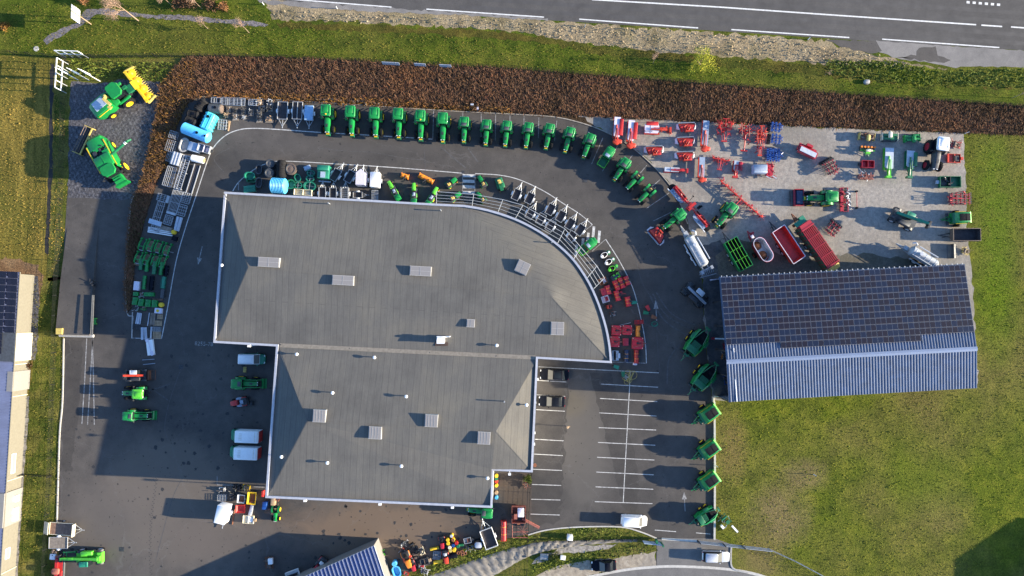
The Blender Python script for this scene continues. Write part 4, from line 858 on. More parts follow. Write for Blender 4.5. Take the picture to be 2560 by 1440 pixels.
def forager(r):
    P('chassis', B().box((-.2, 0, 1.1), (6.0, 1.6, .8)).box((1.4, 0, 1.0), (.5, 2.6, .4)).box((-1.9, 0, .8), (.4, 2.6, .3)), 'dark metal', r)
    b = B(); hoodloft(b, [(-3.7, 1.1, 1.2, 2.5), (-3.1, 1.35, 1.1, 2.85), (-1.0, 1.4, 1.1, 3.05), (-.3, 1.3, 1.1, 3.05)]); h = P('engine_hood', b, 'green paint', r)
    P('cooling_screen', B().box((-2.0, .05, 3.02), (1.9, 1.5, .08), 0, -4).box((-1.0, .05, 3.12), (.12, 1.55, .06)), 'blue grey sheet', h)
    P('stripe', B().tube([(-3.3, -1.36, 2.5), (-.6, -1.42, 2.75)], .06), 'yellow paint', r)
    P('fender', B().rbox((1.4, 1.3, 2.05), (2.3, .5, .14), .2, .06).rbox((1.4, -1.3, 2.05), (2.3, .5, .14), .2, .06).rbox((.2, 0, 2.2), (1.0, 2.7, .5), .1, .05), 'green paint', r)
    P('cab', B().box((1.3, .15, 2.55), (1.6, 1.8, 1.6), 0, 0, 0, 1.05, 1.05), 'dark glass', r)
    P('cab_roof', B().prism([(.3, -.75), (.5, -1.05), (1.9, -1.1), (2.35, -.6), (2.35, .85), (1.9, 1.35), (.5, 1.3), (.3, 1.0)], 3.38, 3.64, .95), 'green paint', r)
    P('spout', B().tube([(-.3, .2, 2.9), (-.35, .2, 3.6), (-.35, -.2, 3.75)], .24, 10).box((-.55, -.85, 3.75), (.42, 1.5, .34), 12).box((-.8, -1.75, 3.55), (.4, .6, .2), 15, 0, 0), 'dull yellow', r)
    P('crop_intake', B().box((3.0, 0, 1.2), (1.2, 1.2, .8)).box((2.5, .5, 1.7), (.7, .4, .5)).cyl((2.4, -.6, 1.5), (3.4, -.6, 1.3), .1), 'dark green paint', r)
    for s in (-1, 1): wheel(r, 'front_wheel', (1.4, s*1.45, .98), .98, .7, 'yellow paint', 22); wheel(r, 'rear_wheel', (-1.9, s*1.35, .68), .68, .5, 'yellow paint', 18)
    g = P('maize_header', B().box((3.85, 0, .75), (.5, 6.2, .5)).box((3.9, 0, 1.15), (.3, 5.0, .4)).box((4.0, 0, 1.5), (.8, 1.5, .1), 0, 15), 'yellow paint', r)
    b = B()
    for y in (-2.4, -.8, .8, 2.4): b.lathe((4.4, y, .55), [(.78, -.1), (.78, .05), (.45, .12), (.3, .45), (.12, .5), (0, .5)], 'z', 18)
    P('gathering_drum', b, 'yellow paint', g)
    b = B()
    for k in range(17): y = -3.05+k*.381; b.cyl((4.6, y, .5), (5.45 if k not in (0, 16) else 5.7, y+.05, .35), .10, .02, 6)
    for s in (-1, 1): b.box((4.6, s*3.1, .6), (1.7, .16, .5), s*-8)
    P('divider', b, 'dull yellow', g)
def grain_header(r):
    P('back_sheet', B().box((-.7, 0, .95), (.12, 5.4, 1.1)).box((0, 0, .5), (1.5, 5.4, .1)), 'dark metal', r)
    b = B().cyl((-.2, -2.6, .85), (-.2, 2.6, .85), .26, n=12)
    for k in range(16): b.box((-.2, -2.5+.33*k, .85), (.8, .05, .8), 25)
    P('auger', b, 'trailer floor', r)
    b = B()
    for k in range(6): a = k*math.pi/3; b.cyl((.35+.5*math.cos(a), -2.6, 1.25+.5*math.sin(a)), (.35+.5*math.cos(a), 2.6, 1.25+.5*math.sin(a)), .04, n=5)
    for y in (-2.6, 0, 2.6):
        for k in range(3): a = k*math.pi/3; b.cyl((.35-.5*math.cos(a), y, 1.25-.5*math.sin(a)), (.35+.5*math.cos(a), y, 1.25+.5*math.sin(a)), .03, n=4)
    P('reel', b, 'brown metal', r)
    P('frame', B().box((.75, 0, .45), (.2, 5.5, .16)).box((0, 2.75, .9), (1.8, .12, 1.0)).box((0, -2.75, .9), (1.8, .12, 1.0)).box((-.85, 0, 1.5), (.22, 5.5, .16)).box((-1.1, -.8, 1.2), (.4, .5, .7)), 'dull yellow', r)
    P('transport_trolley', B().box((0, 0, .3), (.2, 4.6, .15)), 'dark metal', r)
    for y in (-1.6, 1.6):
        for x in (-.7, .7): wheel(r, 'wheel', (x, y, .28), .28, .18, 'dull yellow', 0, 10)
# ------------------------------------------------------------------ balers and wagons
def round_baler(r):
    b = B(); hoodloft(b, [(-2.2, 1.0, .9, 2.0), (-1.9, 1.15, .6, 2.65), (-.6, 1.2, .5, 2.85), (.5, 1.2, .6, 2.6), (1.2, 1.1, .7, 1.7)]); P('bale_chamber', b, 'green paint', r)
    P('top_window', B().add([(-1.75, -.72, 2.74), (-.55, -.72, 2.885), (.35, -.72, 2.70), (.35, .72, 2.70), (-.55, .72, 2.885), (-1.75, .72, 2.74)], [(0, 1, 4, 5), (1, 2, 3, 4)]).box((-.9, 0, 2.87), (.06, 1.5, .05)), 'black rubber', r)
    P('tailgate_edge', B().box((-2.0, 0, 2.3), (.3, 2.2, .25), 0, -25).box((-2.2, 0, 1.2), (.2, 2.0, .7)), 'bright green', r)
    P('side_stripe', B().box((-.3, 1.21, 2.2), (2.4, .05, .14)).box((-.3, -1.21, 2.2), (2.4, .05, .14)), 'yellow paint', r)
    P('net_box', B().box((1.0, 0, 1.75), (.6, 2.1, .5)).box((1.5, .3, 1.2), (.5, .9, .4)), 'dark green paint', r)
    P('pickup', B().cyl((1.5, -1.15, .45), (1.5, 1.15, .45), .28, n=12), 'dark metal', r)
    P('drawbar', B().tube([(1.0, .5, .8), (2.6, .1, .65), (3.1, 0, .6)], .09, 6).tube([(1.0, -.5, .8), (2.6, -.1, .65)], .09, 6).cyl((2.5, .3, .1), (2.5, .3, 1.1), .06), 'green paint', r)
    P('hose', B().tube([(1.2, .2, 1.6), (2.0, .15, 1.3), (2.9, .1, 1.2)], .04, 5), 'black rubber', r)
    for s in (-1, 1): wheel(r, 'wheel', (-.2, s*1.45, .6), .6, .46, 'yellow paint', 14); P('work_light', B().box((-1.6, s*1.15, 2.2), (.12, .2, .3)), 'crimson paint', r)
def open_baler(r):
    b = B()
    for s in (-1, 1): b.loft([[(x, s*(1.25*k), z0), (x, s*(1.25*k), z1), (x, s*(1.0*k), z1+.12), (x, s*(.95*k), z0)] for x, k, z0, z1 in ((-2.2, .75, .8, 1.9), (-1.2, 1, .6, 2.4), (.8, 1, .6, 2.5), (2.1, .8, .7, 2.1))])
    P('side_cover', b, 'green paint', r)
    P('front_cover', B().rbox((1.35, 0, 2.25), (1.1, 1.9, .5), .1, .06), 'dark green paint', r)
    b = B().box((.35, 0, 2.1), (.9, 1.5, .5))
    for k in range(6): b.box((.0+.14*k, 0, 2.42), (.07, 1.5, .14))
    P('roller', b, 'dark green paint', r)
    P('bale_chamber', B().box((-1.1, 0, 1.2), (2.2, 1.8, 1.2)).box((-1.2, 0, 1.9), (.5, 1.7, .2)), 'black rubber', r)
    P('wrapper_arm', B().tube([(-.3, .9, 2.4), (-1.9, .55, 2.6), (-2.9, 0, 2.4)], .08, 6).tube([(-.3, -.9, 2.4), (-1.9, -.55, 2.6), (-2.9, 0, 2.4)], .08, 6).box((-2.9, 0, 2.2), (.3, .9, .5)), 'dark green paint', r)
    P('storage_box', B().rbox((-.6, 1.25, 2.15), (1.1, .6, .5), .05, .04).rbox((-.6, -1.25, 2.15), (1.1, .6, .5), .05, .04), 'dark green paint', r)
    P('stripe', B().tube([(2.0, 1.08, 2.0), (.4, 1.3, 2.2)], .06), 'yellow paint', r)
    P('pickup', B().cyl((2.3, -1.1, .4), (2.3, 1.1, .4), .26, n=10), 'dark metal', r)
    P('drawbar', B().tube([(1.8, .5, .8), (3.2, .05, .7), (3.9, 0, .6)], .08, 6).tube([(1.8, -.5, .8), (3.2, -.05, .7)], .08, 6).box((2.6, 0, 1.2), (.25, .9, .1)), 'dark green paint', r)
    for s in (-1, 1):
        for x in (-1.0, .2): wheel(r, 'wheel', (x, s*1.42, .55), .55, .42, 'yellow paint', 14)
def open_trailer(L, w, h, col, inn, grid=None, rail=None, taper=1.06, axles=2, zf=1.0):
    def fn(r):
        x, y = L/2, w/2; X, Y = x*taper, y*taper; z1 = zf+h
        o = [(-x, -y), (x, -y), (x, y), (-x, y)]; q = [(-X, -Y), (X, -Y), (X, Y), (-X, Y)]; t = .08
        b = B(); i0 = [(p[0]*(1-t/x), p[1]*(1-t/y)) for p in o]; i1 = [(p[0]*(1-t/X), p[1]*(1-t/Y)) for p in q]
        vs = [(*p, zf) for p in o]+[(*p, z1) for p in q]+[(*p, zf+.08) for p in i0]+[(*p, z1) for p in i1]
        fs = [(3, 2, 1, 0)]
        for k in range(4): m = (k+1) % 4; fs += [(k, m, 4+m, 4+k), (4+k, 4+m, 12+m, 12+k)]
        b.add(vs, fs); P('body', b, col, r)
        b = B(); b.add(vs, [(8, 9, 10, 11)]+[(12+k, 12+(k+1) % 4, 8+(k+1) % 4, 8+k) for k in range(4)]); P('load_floor', b, inn, r)
        if grid:
            b = B()
            for k in range(1, grid[0]): yy = -Y+2*Y*k/grid[0]; b.box((0, yy, z1+.03), (2*X, .045, .06))
            for k in range(1, grid[1]): xx = -X+2*X*k/grid[1]; b.box((xx, 0, z1-.02), (.05, 2*Y, .05))
            P('top_grid', b, grid[2], r)
        if rail:
            b = B()
            for s in (-1, 1): b.box((0, s*Y, z1+.04), (2*X, .09, .1)); 
            b.box((X, 0, z1+.04), (.09, 2*Y-.1, .1)).box((-X, 0, z1+.04), (.09, 2*Y-.1, .1)); P('top_rail', b, rail, r)
        b = B()
        for k in range(int(L/.8)): 
            for s in (-1, 1): b.box((-x+.4+k*.8, s*(y+Y)/2+s*.03, zf+h/2), (.1, .08, h*.95), 0, 0, s*-math.degrees(math.atan2(Y-y, h)))
        P('side_rib', b, col, r)
        P('chassis', B().box((0, 0, zf-.12), (L*.96, .9, .2)).tube([(x-.2, .35, zf-.2), (x+1.5, 0, zf-.35)], .08, 6).tube([(x-.2, -.35, zf-.2), (x+1.9, 0, zf-.35)], .08, 6).cyl((x+.8, .3, .1), (x+.8, .3, 1.2), .05), 'dark metal', r)
        for xx in ([0] if axles == 1 else [-.75, .75]):
            for s in (-1, 1): wheel(r, 'wheel', (xx-.2, s*(y-.15), .52), .52, .42, 'silver paint', 12)
    return fn
def mixer_wagon(r):
    def oval(L, w, z, n=12):
        h = (L-w)/2; out = []
        for k in range(n+1): a = R(-90+180*k/n); out.append((h+w/2*math.cos(a), w/2*math.sin(a), z))
        for k in range(n+1): a = R(90+180*k/n); out.append((-h+w/2*math.cos(a), w/2*math.sin(a), z))
        return out
    P('tub', B().loft([oval(4.0, 2.0, .9), oval(4.9, 2.45, 2.7), oval(4.65, 2.2, 2.7), oval(3.9, 1.9, .98)], False), 'crimson paint', r)
    P('tub_floor', B().loft([oval(4.6, 2.16, 2.68), oval(3.92, 1.88, .985)], False).add(oval(3.92, 1.92, .99), [tuple(range(26))]), 'silver paint', r)
    P('top_rim', B().loft([oval(4.76, 2.32, 2.69), oval(4.74, 2.3, 2.78), oval(4.58, 2.14, 2.78), oval(4.58, 2.14, 2.6)], False), 'violet white', r)
    for x in (-1.0, 1.0): P('auger', B().lathe((x, 0, 1.0), [(.82, 0), (.7, .25), (.45, .6), (.32, 1.0), (.16, 1.4), (0, 1.45)], 'z', 14).box((x+.3, .3, 1.35), (.9, .12, .05), 45).box((x-.3, -.2, 1.6), (.7, .12, .05), 20), 'rust', r)
    P('drawbar', B().tube([(2.2, .5, .9), (4.2, 0, .7)], .1, 6).tube([(2.2, -.5, .9), (4.2, 0, .7)], .1, 6).box((2.9, .1, 1.2), (.7, .9, .6)).box((3.4, -.5, 1.0), (.4, .5, .4)), 'crimson paint', r)
    P('control_box', B().rbox((2.9, .1, 1.62), (.6, .5, .25), .05, .04), 'violet white', r)
    for s in (-1, 1): wheel(r, 'wheel', (-.3, s*1.15, .5), .5, .4, 'red paint', 12)
def forage_wagon(r):
    L, w, z0, z1 = 9.4, 2.4, .9, 3.1
    b = B()
    for s in (-1, 1): b.box((-.4, s*(w/2), (z0+z1)/2-.2), (L-.8, .07, z1-z0-.4))
    b.box((L/2-.9, 0, 2.0), (.08, w, 2.0)); P('side_wall', b, 'dark green paint', r)
    b = B()
    for k in range(11): 
        for s in (-1, 1): b.box((-L/2+.4+k*.84, s*(w/2+.06), (z0+z1)/2), (.08, .1, z1-z0))
    for zz in (1.5, 2.3): 
        for s in (-1, 1): b.box((-.4, s*(w/2+.05), zz), (L-.9, .06, .06))
    P('side_post', b, 'crimson paint', r)
    b = B()
    for k in range(8): b.box((-.75, -w/2+.1+k*(w-.2)/7, z1), (L-1.8, .13, .1))
    for k in range(5): b.box((-L/2+.5+k*(L-1.8)/4, 0, z1+.07), (.12, w+.1, .08))
    P('top_slats', b, 'crimson paint', r); P('load_floor', B().box((-.4, 0, z0), (L-.8, w-.1, .1)), 'dark metal', r)
    P('front_hood', B().prism([(L/2-1.55, -w/2), (L/2-.45, -w/2+.1), (L/2-.45, w/2-.1), (L/2-1.55, w/2)], 2.0, 3.16, .98), 'crimson paint', r)
    P('front_panel', B().box((L/2-.1, .2, 2.1), (.9, 2.0, .12), 0, 15).box((L/2+.1, -.55, 1.7), (1.2, .9, .8)), 'teal green', r)
    P('tailgate', B().box((-L/2-.35, 0, 2.3), (1.0, w, .1), 0, -28).box((-L/2-.62, 0, 1.6), (.1, w, 1.1)), 'dull yellow', r)
    P('drawbar', B().tube([(L/2-.3, .5, .9), (L/2+1.9, 0, .8)], .1, 6).tube([(L/2-.3, -.5, .9), (L/2+1.9, 0, .8)], .1, 6).box((L/2+.7, .1, 1.1), (.6, .5, .5)).tube([(L/2+.2, .3, 1.7), (L/2+1.2, .3, 1.4)], .08, 6).cyl((L/2-.1, -.9, .5), (L/2-.1, .9, .5), .28, n=10), 'rust', r)
    for x in (-.6, .9):
        for s in (-1, 1): wheel(r, 'wheel', (x-.6, s*1.0, .55), .55, .45, 'silver paint', 12)
def slurry_tanker(L=6.2, rad=.95, tank='white paint', tail=True):
    def fn(r):
        P('tank', B().lathe((0, 0, 1.75), [(.0, -L/2-.25), (rad*.7, -L/2-.12), (rad, -L/2+.15), (rad, L/2-.15), (rad*.7, L/2+.12), (0, L/2+.25)], 'x', 22), tank, r)
        b = B()
        for k in range(5): b.lathe((0, 0, 1.75), [(rad+.005, -L/2+.6+k*(L-1.2)/4-.04), (rad+.04, -L/2+.6+k*(L-1.2)/4), (rad+.005, -L/2+.6+k*(L-1.2)/4+.04)], 'x', 22)
        b.cyl((L*.2, 0, 2.6), (L*.2, 0, 2.85), .3, n=12).box((0, .75, 2.55), (L*.9, .12, .08)); P('tank_band', b, 'silver paint', r)
        P('top_stripe', B().lathe((0, 0, 1.75), [(rad+.012, -L/2+.3), (rad+.012, L/2-.3)], 'x', 22), tank, r) if 0 else None
        P('filling_arm', B().tube([(L/2-.3, -.9, 1.6), (L/2-.2, -1.15, 2.5), (L/2+.3, -1.2, 2.75), (L/2+.75, -.85, 2.6)], .13, 8), 'silver paint', r)
        P('side_pipe', B().tube([(-L/2+.5, -1.2, 2.3), (L/2-.8, -1.15, 2.3)], .1, 8).tube([(-L/2+.5, 1.15, 1.1), (L/2-.8, 1.15, 1.1)], .12, 8), 'silver paint', r)
        P('drawbar', B().tube([(L/2-.2, .45, .9), (L/2+2.4, 0, .8)], .1, 6).tube([(L/2-.2, -.45, .9), (L/2+2.4, 0, .8)], .1, 6).box((L/2+.7, 0, 1.25), (.8, .7, .6)).cyl((L/2+1.5, .2, .1), (L/2+1.5, .2, 1.3), .06).tube([(L/2+.9, .2, 1.5), (L/2+1.7, .2, 1.4), (L/2+2.3, .1, 1.0)], .07, 6), 'dull galvanised', r)
        P('chassis', B().box((-.2, 0, .75), (L*.9, .9, .25)), 'galvanised', r)
        for x in (-.9, .5):
            for s in (-1, 1): wheel(r, 'wheel', (x, s*.98, .6), .6, .5, 'white paint', 14)
        if tail:
            b = B().box((-L/2-.9, 0, 1.3), (.25, 2.6, .3)).box((-L/2-1.2, 0, 1.0), (.12, 2.9, .12)).box((-L/2-.5, .5, 1.4), (.9, .12, .2)).box((-L/2-.5, -.5, 1.4), (.9, .12, .2)).box((-L/2-1.0, 1.0, 1.75), (.7, .5, .5)).box((-L/2-1.0, -1.0, 1.6), (.6, .45, .4))
            for k in range(8): b.tube([(-L/2-.8, -1.2+.34*k, 1.3), (-L/2-1.9, -1.2+.34*k, .5)], .05, 5)
            b.box((-L/2-2.1, 0, .5), (.12, 3.0, .1), -14); P('spreader_boom', b, 'grey paint', r)
    return fn
def telehandler(col, cabroof, boomc, mast=0, rim='silver paint', reach=0):
    def fn(r):
        P('chassis', B().box((0, 0, .85), (4.3, 1.5, .55)).box((-1.9, 0, 1.2), (.7, 1.7, .8)), col, r)
        P('engine_cover', B().rbox((.2, -.72, 1.35), (1.9, .75, .75), .1, .08), col, r)
        P('cab', B().box((.25, .68, 1.75), (1.55, .85, 1.3), 0, 0, 0, .92, .9), 'dark glass', r)
        P('cab_roof', B().rbox((.2, .68, 2.45), (1.45, .85, .1), .1, .05).box((-.35, .68, 2.51), (.2, .75, .03)), cabroof, r)
        e = Vector((3.0+reach, 0, 1.35)); s_ = Vector((-1.95, 0, 2.1))
        if mast: e = Vector((2.6, 0, 4.2))
        d = e-s_; a = -math.degrees(math.atan2(d.z, d.x)); c = (s_+e)/2
        P('boom', B().box(c, (d.length, .38, .42), 0, a).box(s_+d*.72, (d.length*.12, .44, .48), 0, a), boomc, r)
        P('carriage', B().box((e.x+.25, 0, e.z-.5), (.3, 1.2, .9)).box((e.x, 0, e.z-.25), (.4, .4, .6)), 'dark metal', r)
        P('pivot', B().box((-1.95, 0, 1.7), (.5, .8, .9)), col, r)
        for sx in (-1.5, 1.5):
            for s in (-1, 1): wheel(r, 'wheel', (sx, s*1.0, .6), .6, .42, rim, 14); arcfender(r, s*1.0, .4, sx, .6, .68, 20, 160, 'dark metal')
    return fn
# ------------------------------------------------------------------ field implements
def disc_mower(L, tarp, bar, flap=None, ball=True, arm=1.6, back=False, txt=None, tw=1.15):
    def fn(r):                                                # the cutter bar lies along x, the hitch at +x
        P('cutter_bar', B().box((0, -tw/2+.1, .35), (L, .35, .25)).box((0, 0, .75), (L, .12, .12)), bar, r)
        P('canvas_cover', B().prism([(-L/2, -tw/2), (L/2-.4, -tw/2), (L/2, -.1), (L/2-.2, tw/2), (-L/2, tw/2)], .78, .92, .97).box((-L*.1, 0, .95), (.05, tw, .03)), tarp, r)
        if flap: P('safety_flap', B().rbox((-.05, tw/2+.12, .98), (L*.78, .62, .12), .05, .04).box((0, tw/2+.44, .7), (L*.78, .06, .5)).box((.0, tw/2+.12, 1.05), (.5, .12, .02)), flap, r)
        P('arm', B().tube([(-.1*L, -.1, 1.05), (L/2+.2, -.2, 1.15), (L/2+arm, -.15, 1.0)], .13, 8).tube([(.2, .1, 1.2), (L/2+.3, .1, 1.25)], .07, 6).box((L/2+.2, -.05, .9), (.5, .5, .6)), bar, r)
        if ball: P('swath_disc', B().lathe((L/2+arm+.1, 0, .75), [(.0, .32), (.5, .26), (.62, .1), (.6, -.1), (.0, -.2)], 'z', 16).rbox((L/2+arm+.1, .35, .8), (.75, 1.3, .42), .3, .15), bar, r)
        else: P('headstock', B().box((L/2+arm, -.15, .9), (.35, .9, .7)).box((L/2+arm*.6, 0, .9), (.8, .45, .5)), bar, r)
        P('stand', B().box((-L/2+.1, 0, .35), (.1, tw*.8, .7)).tube([(L/2-.1, .4, .8), (L/2-.1, .5, 0)], .04), 'galvanised', r)
        if txt: textmesh('KUHN', .48, txt, r, (-L*.26, -.22 if not back else -.45, .945), 0)
    return fn
def front_mower(r):                                           # trapezoid front mower, hitch at -x
    P('cover', B().add([(-.7, -.75, 1.0), (-.7, .75, 1.0), (.35, 1.35, 1.05), (.35, -1.35, 1.05), (.75, -1.4, .6), (.75, 1.4, .6), (-.75, -.95, .5), (-.75, .95, .5)], [(0, 3, 2, 1), (3, 4, 5, 2), (0, 6, 4, 3), (1, 2, 5, 7)]), 'red paint', r)
    P('bonnet', B().rbox((-.55, -.75, 1.05), (.5, .7, .25), .08, .05), 'red paint', r)
    b = B()
    for s in (-1, 1): b.tube([(.35, s*.15, 1.15), (.0, s*.55, 1.3), (-.7, s*.12, 1.25)], .06, 6)
    b.box((-.75, 0, 1.1), (.2, .8, .8)).cyl((-.3, 0, 1.1), (-.3, 0, 1.5), .12).box((0, 0, 1.13), (.9, .2, .1)); P('frame', b, 'orange red', r)
    P('gearbox', B().box((-.35, -.35, 1.15), (.6, .25, .2)).cyl((-.8, .3, .9), (-.5, .3, 1.1), .12).box((-.85, -.2, .9), (.3, .3, .3)), 'dark metal', r)
    for s in (-1, 1): P('side_curtain', B().add([(-.4, s*1.3, .95), (.4, s*1.55, 1.0), (.8, s*1.5, .8), (.75, s*1.72, .35), (-.1, s*1.75, .4)], [(0, 1, 2, 3, 4)]).add([(-.4, s*1.33, .9), (.4, s*1.58, .95), (.8, s*1.53, .75), (.75, s*1.75, .3), (-.1, s*1.78, .35)], [(4, 3, 2, 1, 0)]), 'violet white', r)
    P('front_curtain', B().box((.88, 0, .6), (.06, 2.9, .7)), 'grey tarp', r)
def rear_mower(r):                                            # wide butterfly mower: two wings
    P('headstock', B().box((.3, 0, 1.2), (.6, .8, .8)).box((-.4, 0, 1.5), (1.5, .5, .35)).tube([(.4, -.4, 1.3), (-.6, -.5, 1.8)], .1), 'red paint', r)
    P('light_board', B().tube([(-.6, -.9, 1.4), (-1.6, -1.1, 1.6)], .04).box((-1.6, -1.1, 1.5), (.1, .35, .3)).tube([(-.6, .9, 1.4), (-1.6, 1.1, 1.6)], .04).box((-1.6, 1.1, 1.5), (.1, .35, .3)).box((-1.2, 1.0, 1.3), (.6, .5, .5)), 'black paint', r)
    for s in (-1, 1):
        P('canvas_cover', B().prism([(-.05, s*1.2), (.55, s*1.5), (.75, s*2.2), (.75, s*4.4), (-.05, s*4.4)] if s > 0 else [(-.05, s*4.4), (.75, s*4.4), (.75, s*2.2), (.55, s*1.5), (-.05, s*1.2)], .82, .94, .98), 'grey tarp', r)
        P('wing', B().box((-.35, s*2.9, .85), (.75, 3.1, .3)).tube([(-.1, s*.4, 1.5), (-.15, s*2.2, 1.35), (-.3, s*4.2, 1.1)], .12, 8).box((-.65, s*3.1, 1.0), (.22, 2.6, .2)), 'red paint', r)
        P('conveyor', B().box((-.55, s*2.4, 1.1), (.16, 2.4, .08)), 'black rubber', r)
        P('end_disc', B().lathe((0, s*4.4, .75), [(.75, -.2), (.75, .1), (0, .2)], 'z', 16), 'black paint', r)
        P('marker', B().box((.72, s*4.65, .8), (.12, .5, .4)), 'white paint', r)
        textmesh('KUHN', .5, 'navy paint', r, (.36, s*3.4, .955), 90)
def tedder(n, folded=False, col='red paint'):
    def fn(r):
        sp = 1.15; w = (n-1)*sp; fr = B(); ti = B(); ga = B()
        for k in range(n):
            y = -w/2+sp*k
            if folded: x, yy, z = -.7+.25*math.cos(y*1.4), y*.42, .8+abs(y)*.22
            else: x, yy, z = -.2*abs(y)/max(1, w/2), y, .75
            ga.lathe((x, yy, z), [(.2, -.06), (.24, .02), (.14, .14), (0, .16)], 'z', 10)
            for j in range(7):
                a = 2*math.pi*j/7+k*.4; ti.tube([(x+.2*math.cos(a), yy+.2*math.sin(a), z), (x+.68*math.cos(a), yy+.68*math.sin(a), z-.1), (x+.74*math.cos(a), yy+.74*math.sin(a), z-.55)], .035, 4)
        fr.box((0, 0, 1.0), (.16, w if not folded else w*.45, .16)); fr.tube([(0, 0, 1.0), (1.2, 0, .95), (2.2, 0, .9)], .09, 6); fr.box((2.2, 0, .9), (.2, 1.0, .25)); fr.tube([(0, .6, 1.05), (2.1, .35, .95)], .04).tube([(0, -.6, 1.05), (2.1, -.35, .95)], .04)
        if folded: fr.tube([(-1.0, .9, 1.6), (-.2, 1.0, 1.7), (.4, .7, 1.3)], .07).tube([(-1.0, -.9, 1.6), (-.2, -1.0, 1.7), (.4, -.7, 1.3)], .07).tube([(-1.6, 0, 1.7), (-.3, 0, 1.5)], .07).box((-1.6, 0, 1.7), (.1, 1.2, .2))
        P('frame', fr, col, r); P('tine', ti, 'crimson paint' if not folded else col, r); P('rotor', ga, 'orange red', r)
        for y in ([-.6, .6] if folded else [-w*.36, -w*.12, w*.12, w*.36]): wheel(r, 'wheel', (-.25, y, .25), .25, .18, 'silver paint', 0, 10)
    return fn
def rake(r):
    P('frame', B().tube([(-1.8, 0, 1.2), (0, 0, 1.2), (2.8, 0, .9)], .12, 8).box((2.8, 0, .8), (.25, 1.2, .3)).tube([(0, 0, 1.2), (-1.2, .8, 1.6)], .1).tube([(0, 0, 1.2), (-1.2, -.9, 1.6)], .1), 'red paint', r)
    for c in ((-1.0, .55), (-1.1, -.75)):
        b = B()
        for k in range(9):
            a = 2*math.pi*k/9; b.tube([(c[0], c[1], 1.2), (c[0]+1.2*math.cos(a)*.9, c[1]+.9*math.sin(a), 1.5+.5*abs(math.sin(a)))], .045, 5)
        P('rotor_arm', b, 'red paint', r)
    P('support', B().tube([(-1.8, .5, 1.6), (.4, .6, 1.7)], .08).tube([(-2.0, -.9, 1.8), (.2, -.8, 1.9)], .07), 'faded red', r)
    for y in (-.9, .9): wheel(r, 'wheel', (-.9, y, .3), .3, .22, 'silver paint', 0, 10)
def cultivator(L, w, col, rows=3, cols=7, roller=True, wings=False):
    def fn(r):
        b = B(); ti = B()
        for i in range(rows):
            x = L*.35-i*L*.32*3/max(3, rows); b.box((x, 0, .85), (.2, w, .14))
            for j in range(cols):
                y = -w/2+w*(j+.5*(i % 2)+.25)/cols; ti.tube([(x, y, .85), (x-.3, y, .7), (x-.3, y, .35), (x, y, .05)], .035, 4); ti.box((x-.08, y, .94), (.34, .13, .12))
        for s in (-.32, 0, .32): b.box((L*.05, s*w, .92), (L*.85, .1, .1))
        b.tube([(L*.4, .35, .9), (L*.55, .3, 1.3), (L*.4, 0, 1.4)], .06).tube([(L*.4, -.35, .9), (L*.55, -.3, 1.3), (L*.4, 0, 1.4)], .06).tube([(L*.4, 0, 1.4), (-L*.1, 0, .95)], .05)
        if wings:
            for s in (-1, 1): b.tube([(-L*.2, s*w*.45, 1.0), (0, s*w*.55, 1.7), (L*.3, s*w*.45, 1.1)], .06)
        P('frame', b, col, r); P('tine', ti, col if col != 'crimson paint' else 'dark metal', r)
        if roller:
            g = B()
            for k in range(10): a = k*math.pi/5; g.tube([(-L*.5+.25*math.cos(a), -w/2, .3+.25*math.sin(a)), (-L*.5+.25*math.cos(a+.6), w/2, .3+.25*math.sin(a+.6))], .03, 4)
            for k in range(7): g.lathe((-L*.5, -w/2+w*k/6, .3), [(.26, -.02), (.26, .02)], 'y', 10, True)
            P('roller', g, 'dark metal', r)
    return fn
def disc_harrow(L, w, col, n=9):
    def fn(r):
        b = B().box((0, 0, .9), (L, .14, .16))
        for x in (-.3, .3): b.box((x*L, 0, .8), (.14, w, .14))
        b.box((0, w*.35, .85), (L*.9, .12, .12)).box((0, -w*.35, .85), (L*.9, .12, .12)).box((L*.5, 0, 1.1), (.2, .9, .5)); P('frame', b, col, r)
        d = B()
        for x in (-.3, .3):
            for k in range(n): d.lathe((x*L, -w/2+w*(k+.5)/n, .32), [(0, -.05), (.3, 0), (0, .03)], 'y', 10)
        P('disc', d, 'dark metal', r)
        P('spring_arm', B().tube([(-.3*L, -w/2, .9), (-.6*L, -w/2, .5)], .04).tube([(-.3*L, w/2, .9), (-.6*L, w/2, .5)], .04).box((-.62*L, 0, .4), (.1, w, .1)), col, r)
    return fn
def power_harrow(w, col, seeder=None):
    def fn(r):
        P('gear_trough', B().box((.2, 0, .55), (.55, w, .3)).box((.5, 0, .9), (.4, 1.0, .8)).box((.15, w*.3, .85), (.4, .2, .35)).box((.15, -w*.3, .85), (.4, .2, .35)), col, r)
        t = B()
        for k in range(int(w/.22)): y = -w/2+.11+.22*k; t.box((.2, y, .22), (.12, .05, .4)); t.box((-.35, y, .5), (.12, .08, .3), 0, 20)
        P('tine', t, 'dark metal', r)
        g = B()
        for k in range(int(w/.16)): g.lathe((-.75, -w/2+.08+.16*k, .32), [(.18, -.05), (.32, 0), (.18, .05)], 'y', 10)
        P('packer_roller', g, 'dull galvanised', r); P('roller_frame', B().box((-.4, w/2, .6), (.9, .06, .35)).box((-.4, -w/2, .6), (.9, .06, .35)).box((-.75, 0, .8), (.12, w, .12)), col, r)
        if seeder: P('seed_hopper', B().prism([(-1.3, -w/2+.1), (-.3, -w/2+.1), (-.3, w/2-.1), (-1.3, w/2-.1)], 1.0, 1.8, 1.1), col, r); P('hopper_lid', B().box((-.8, 0, 1.86), (.75, w-.3, .08)), seeder, r)
    return fn
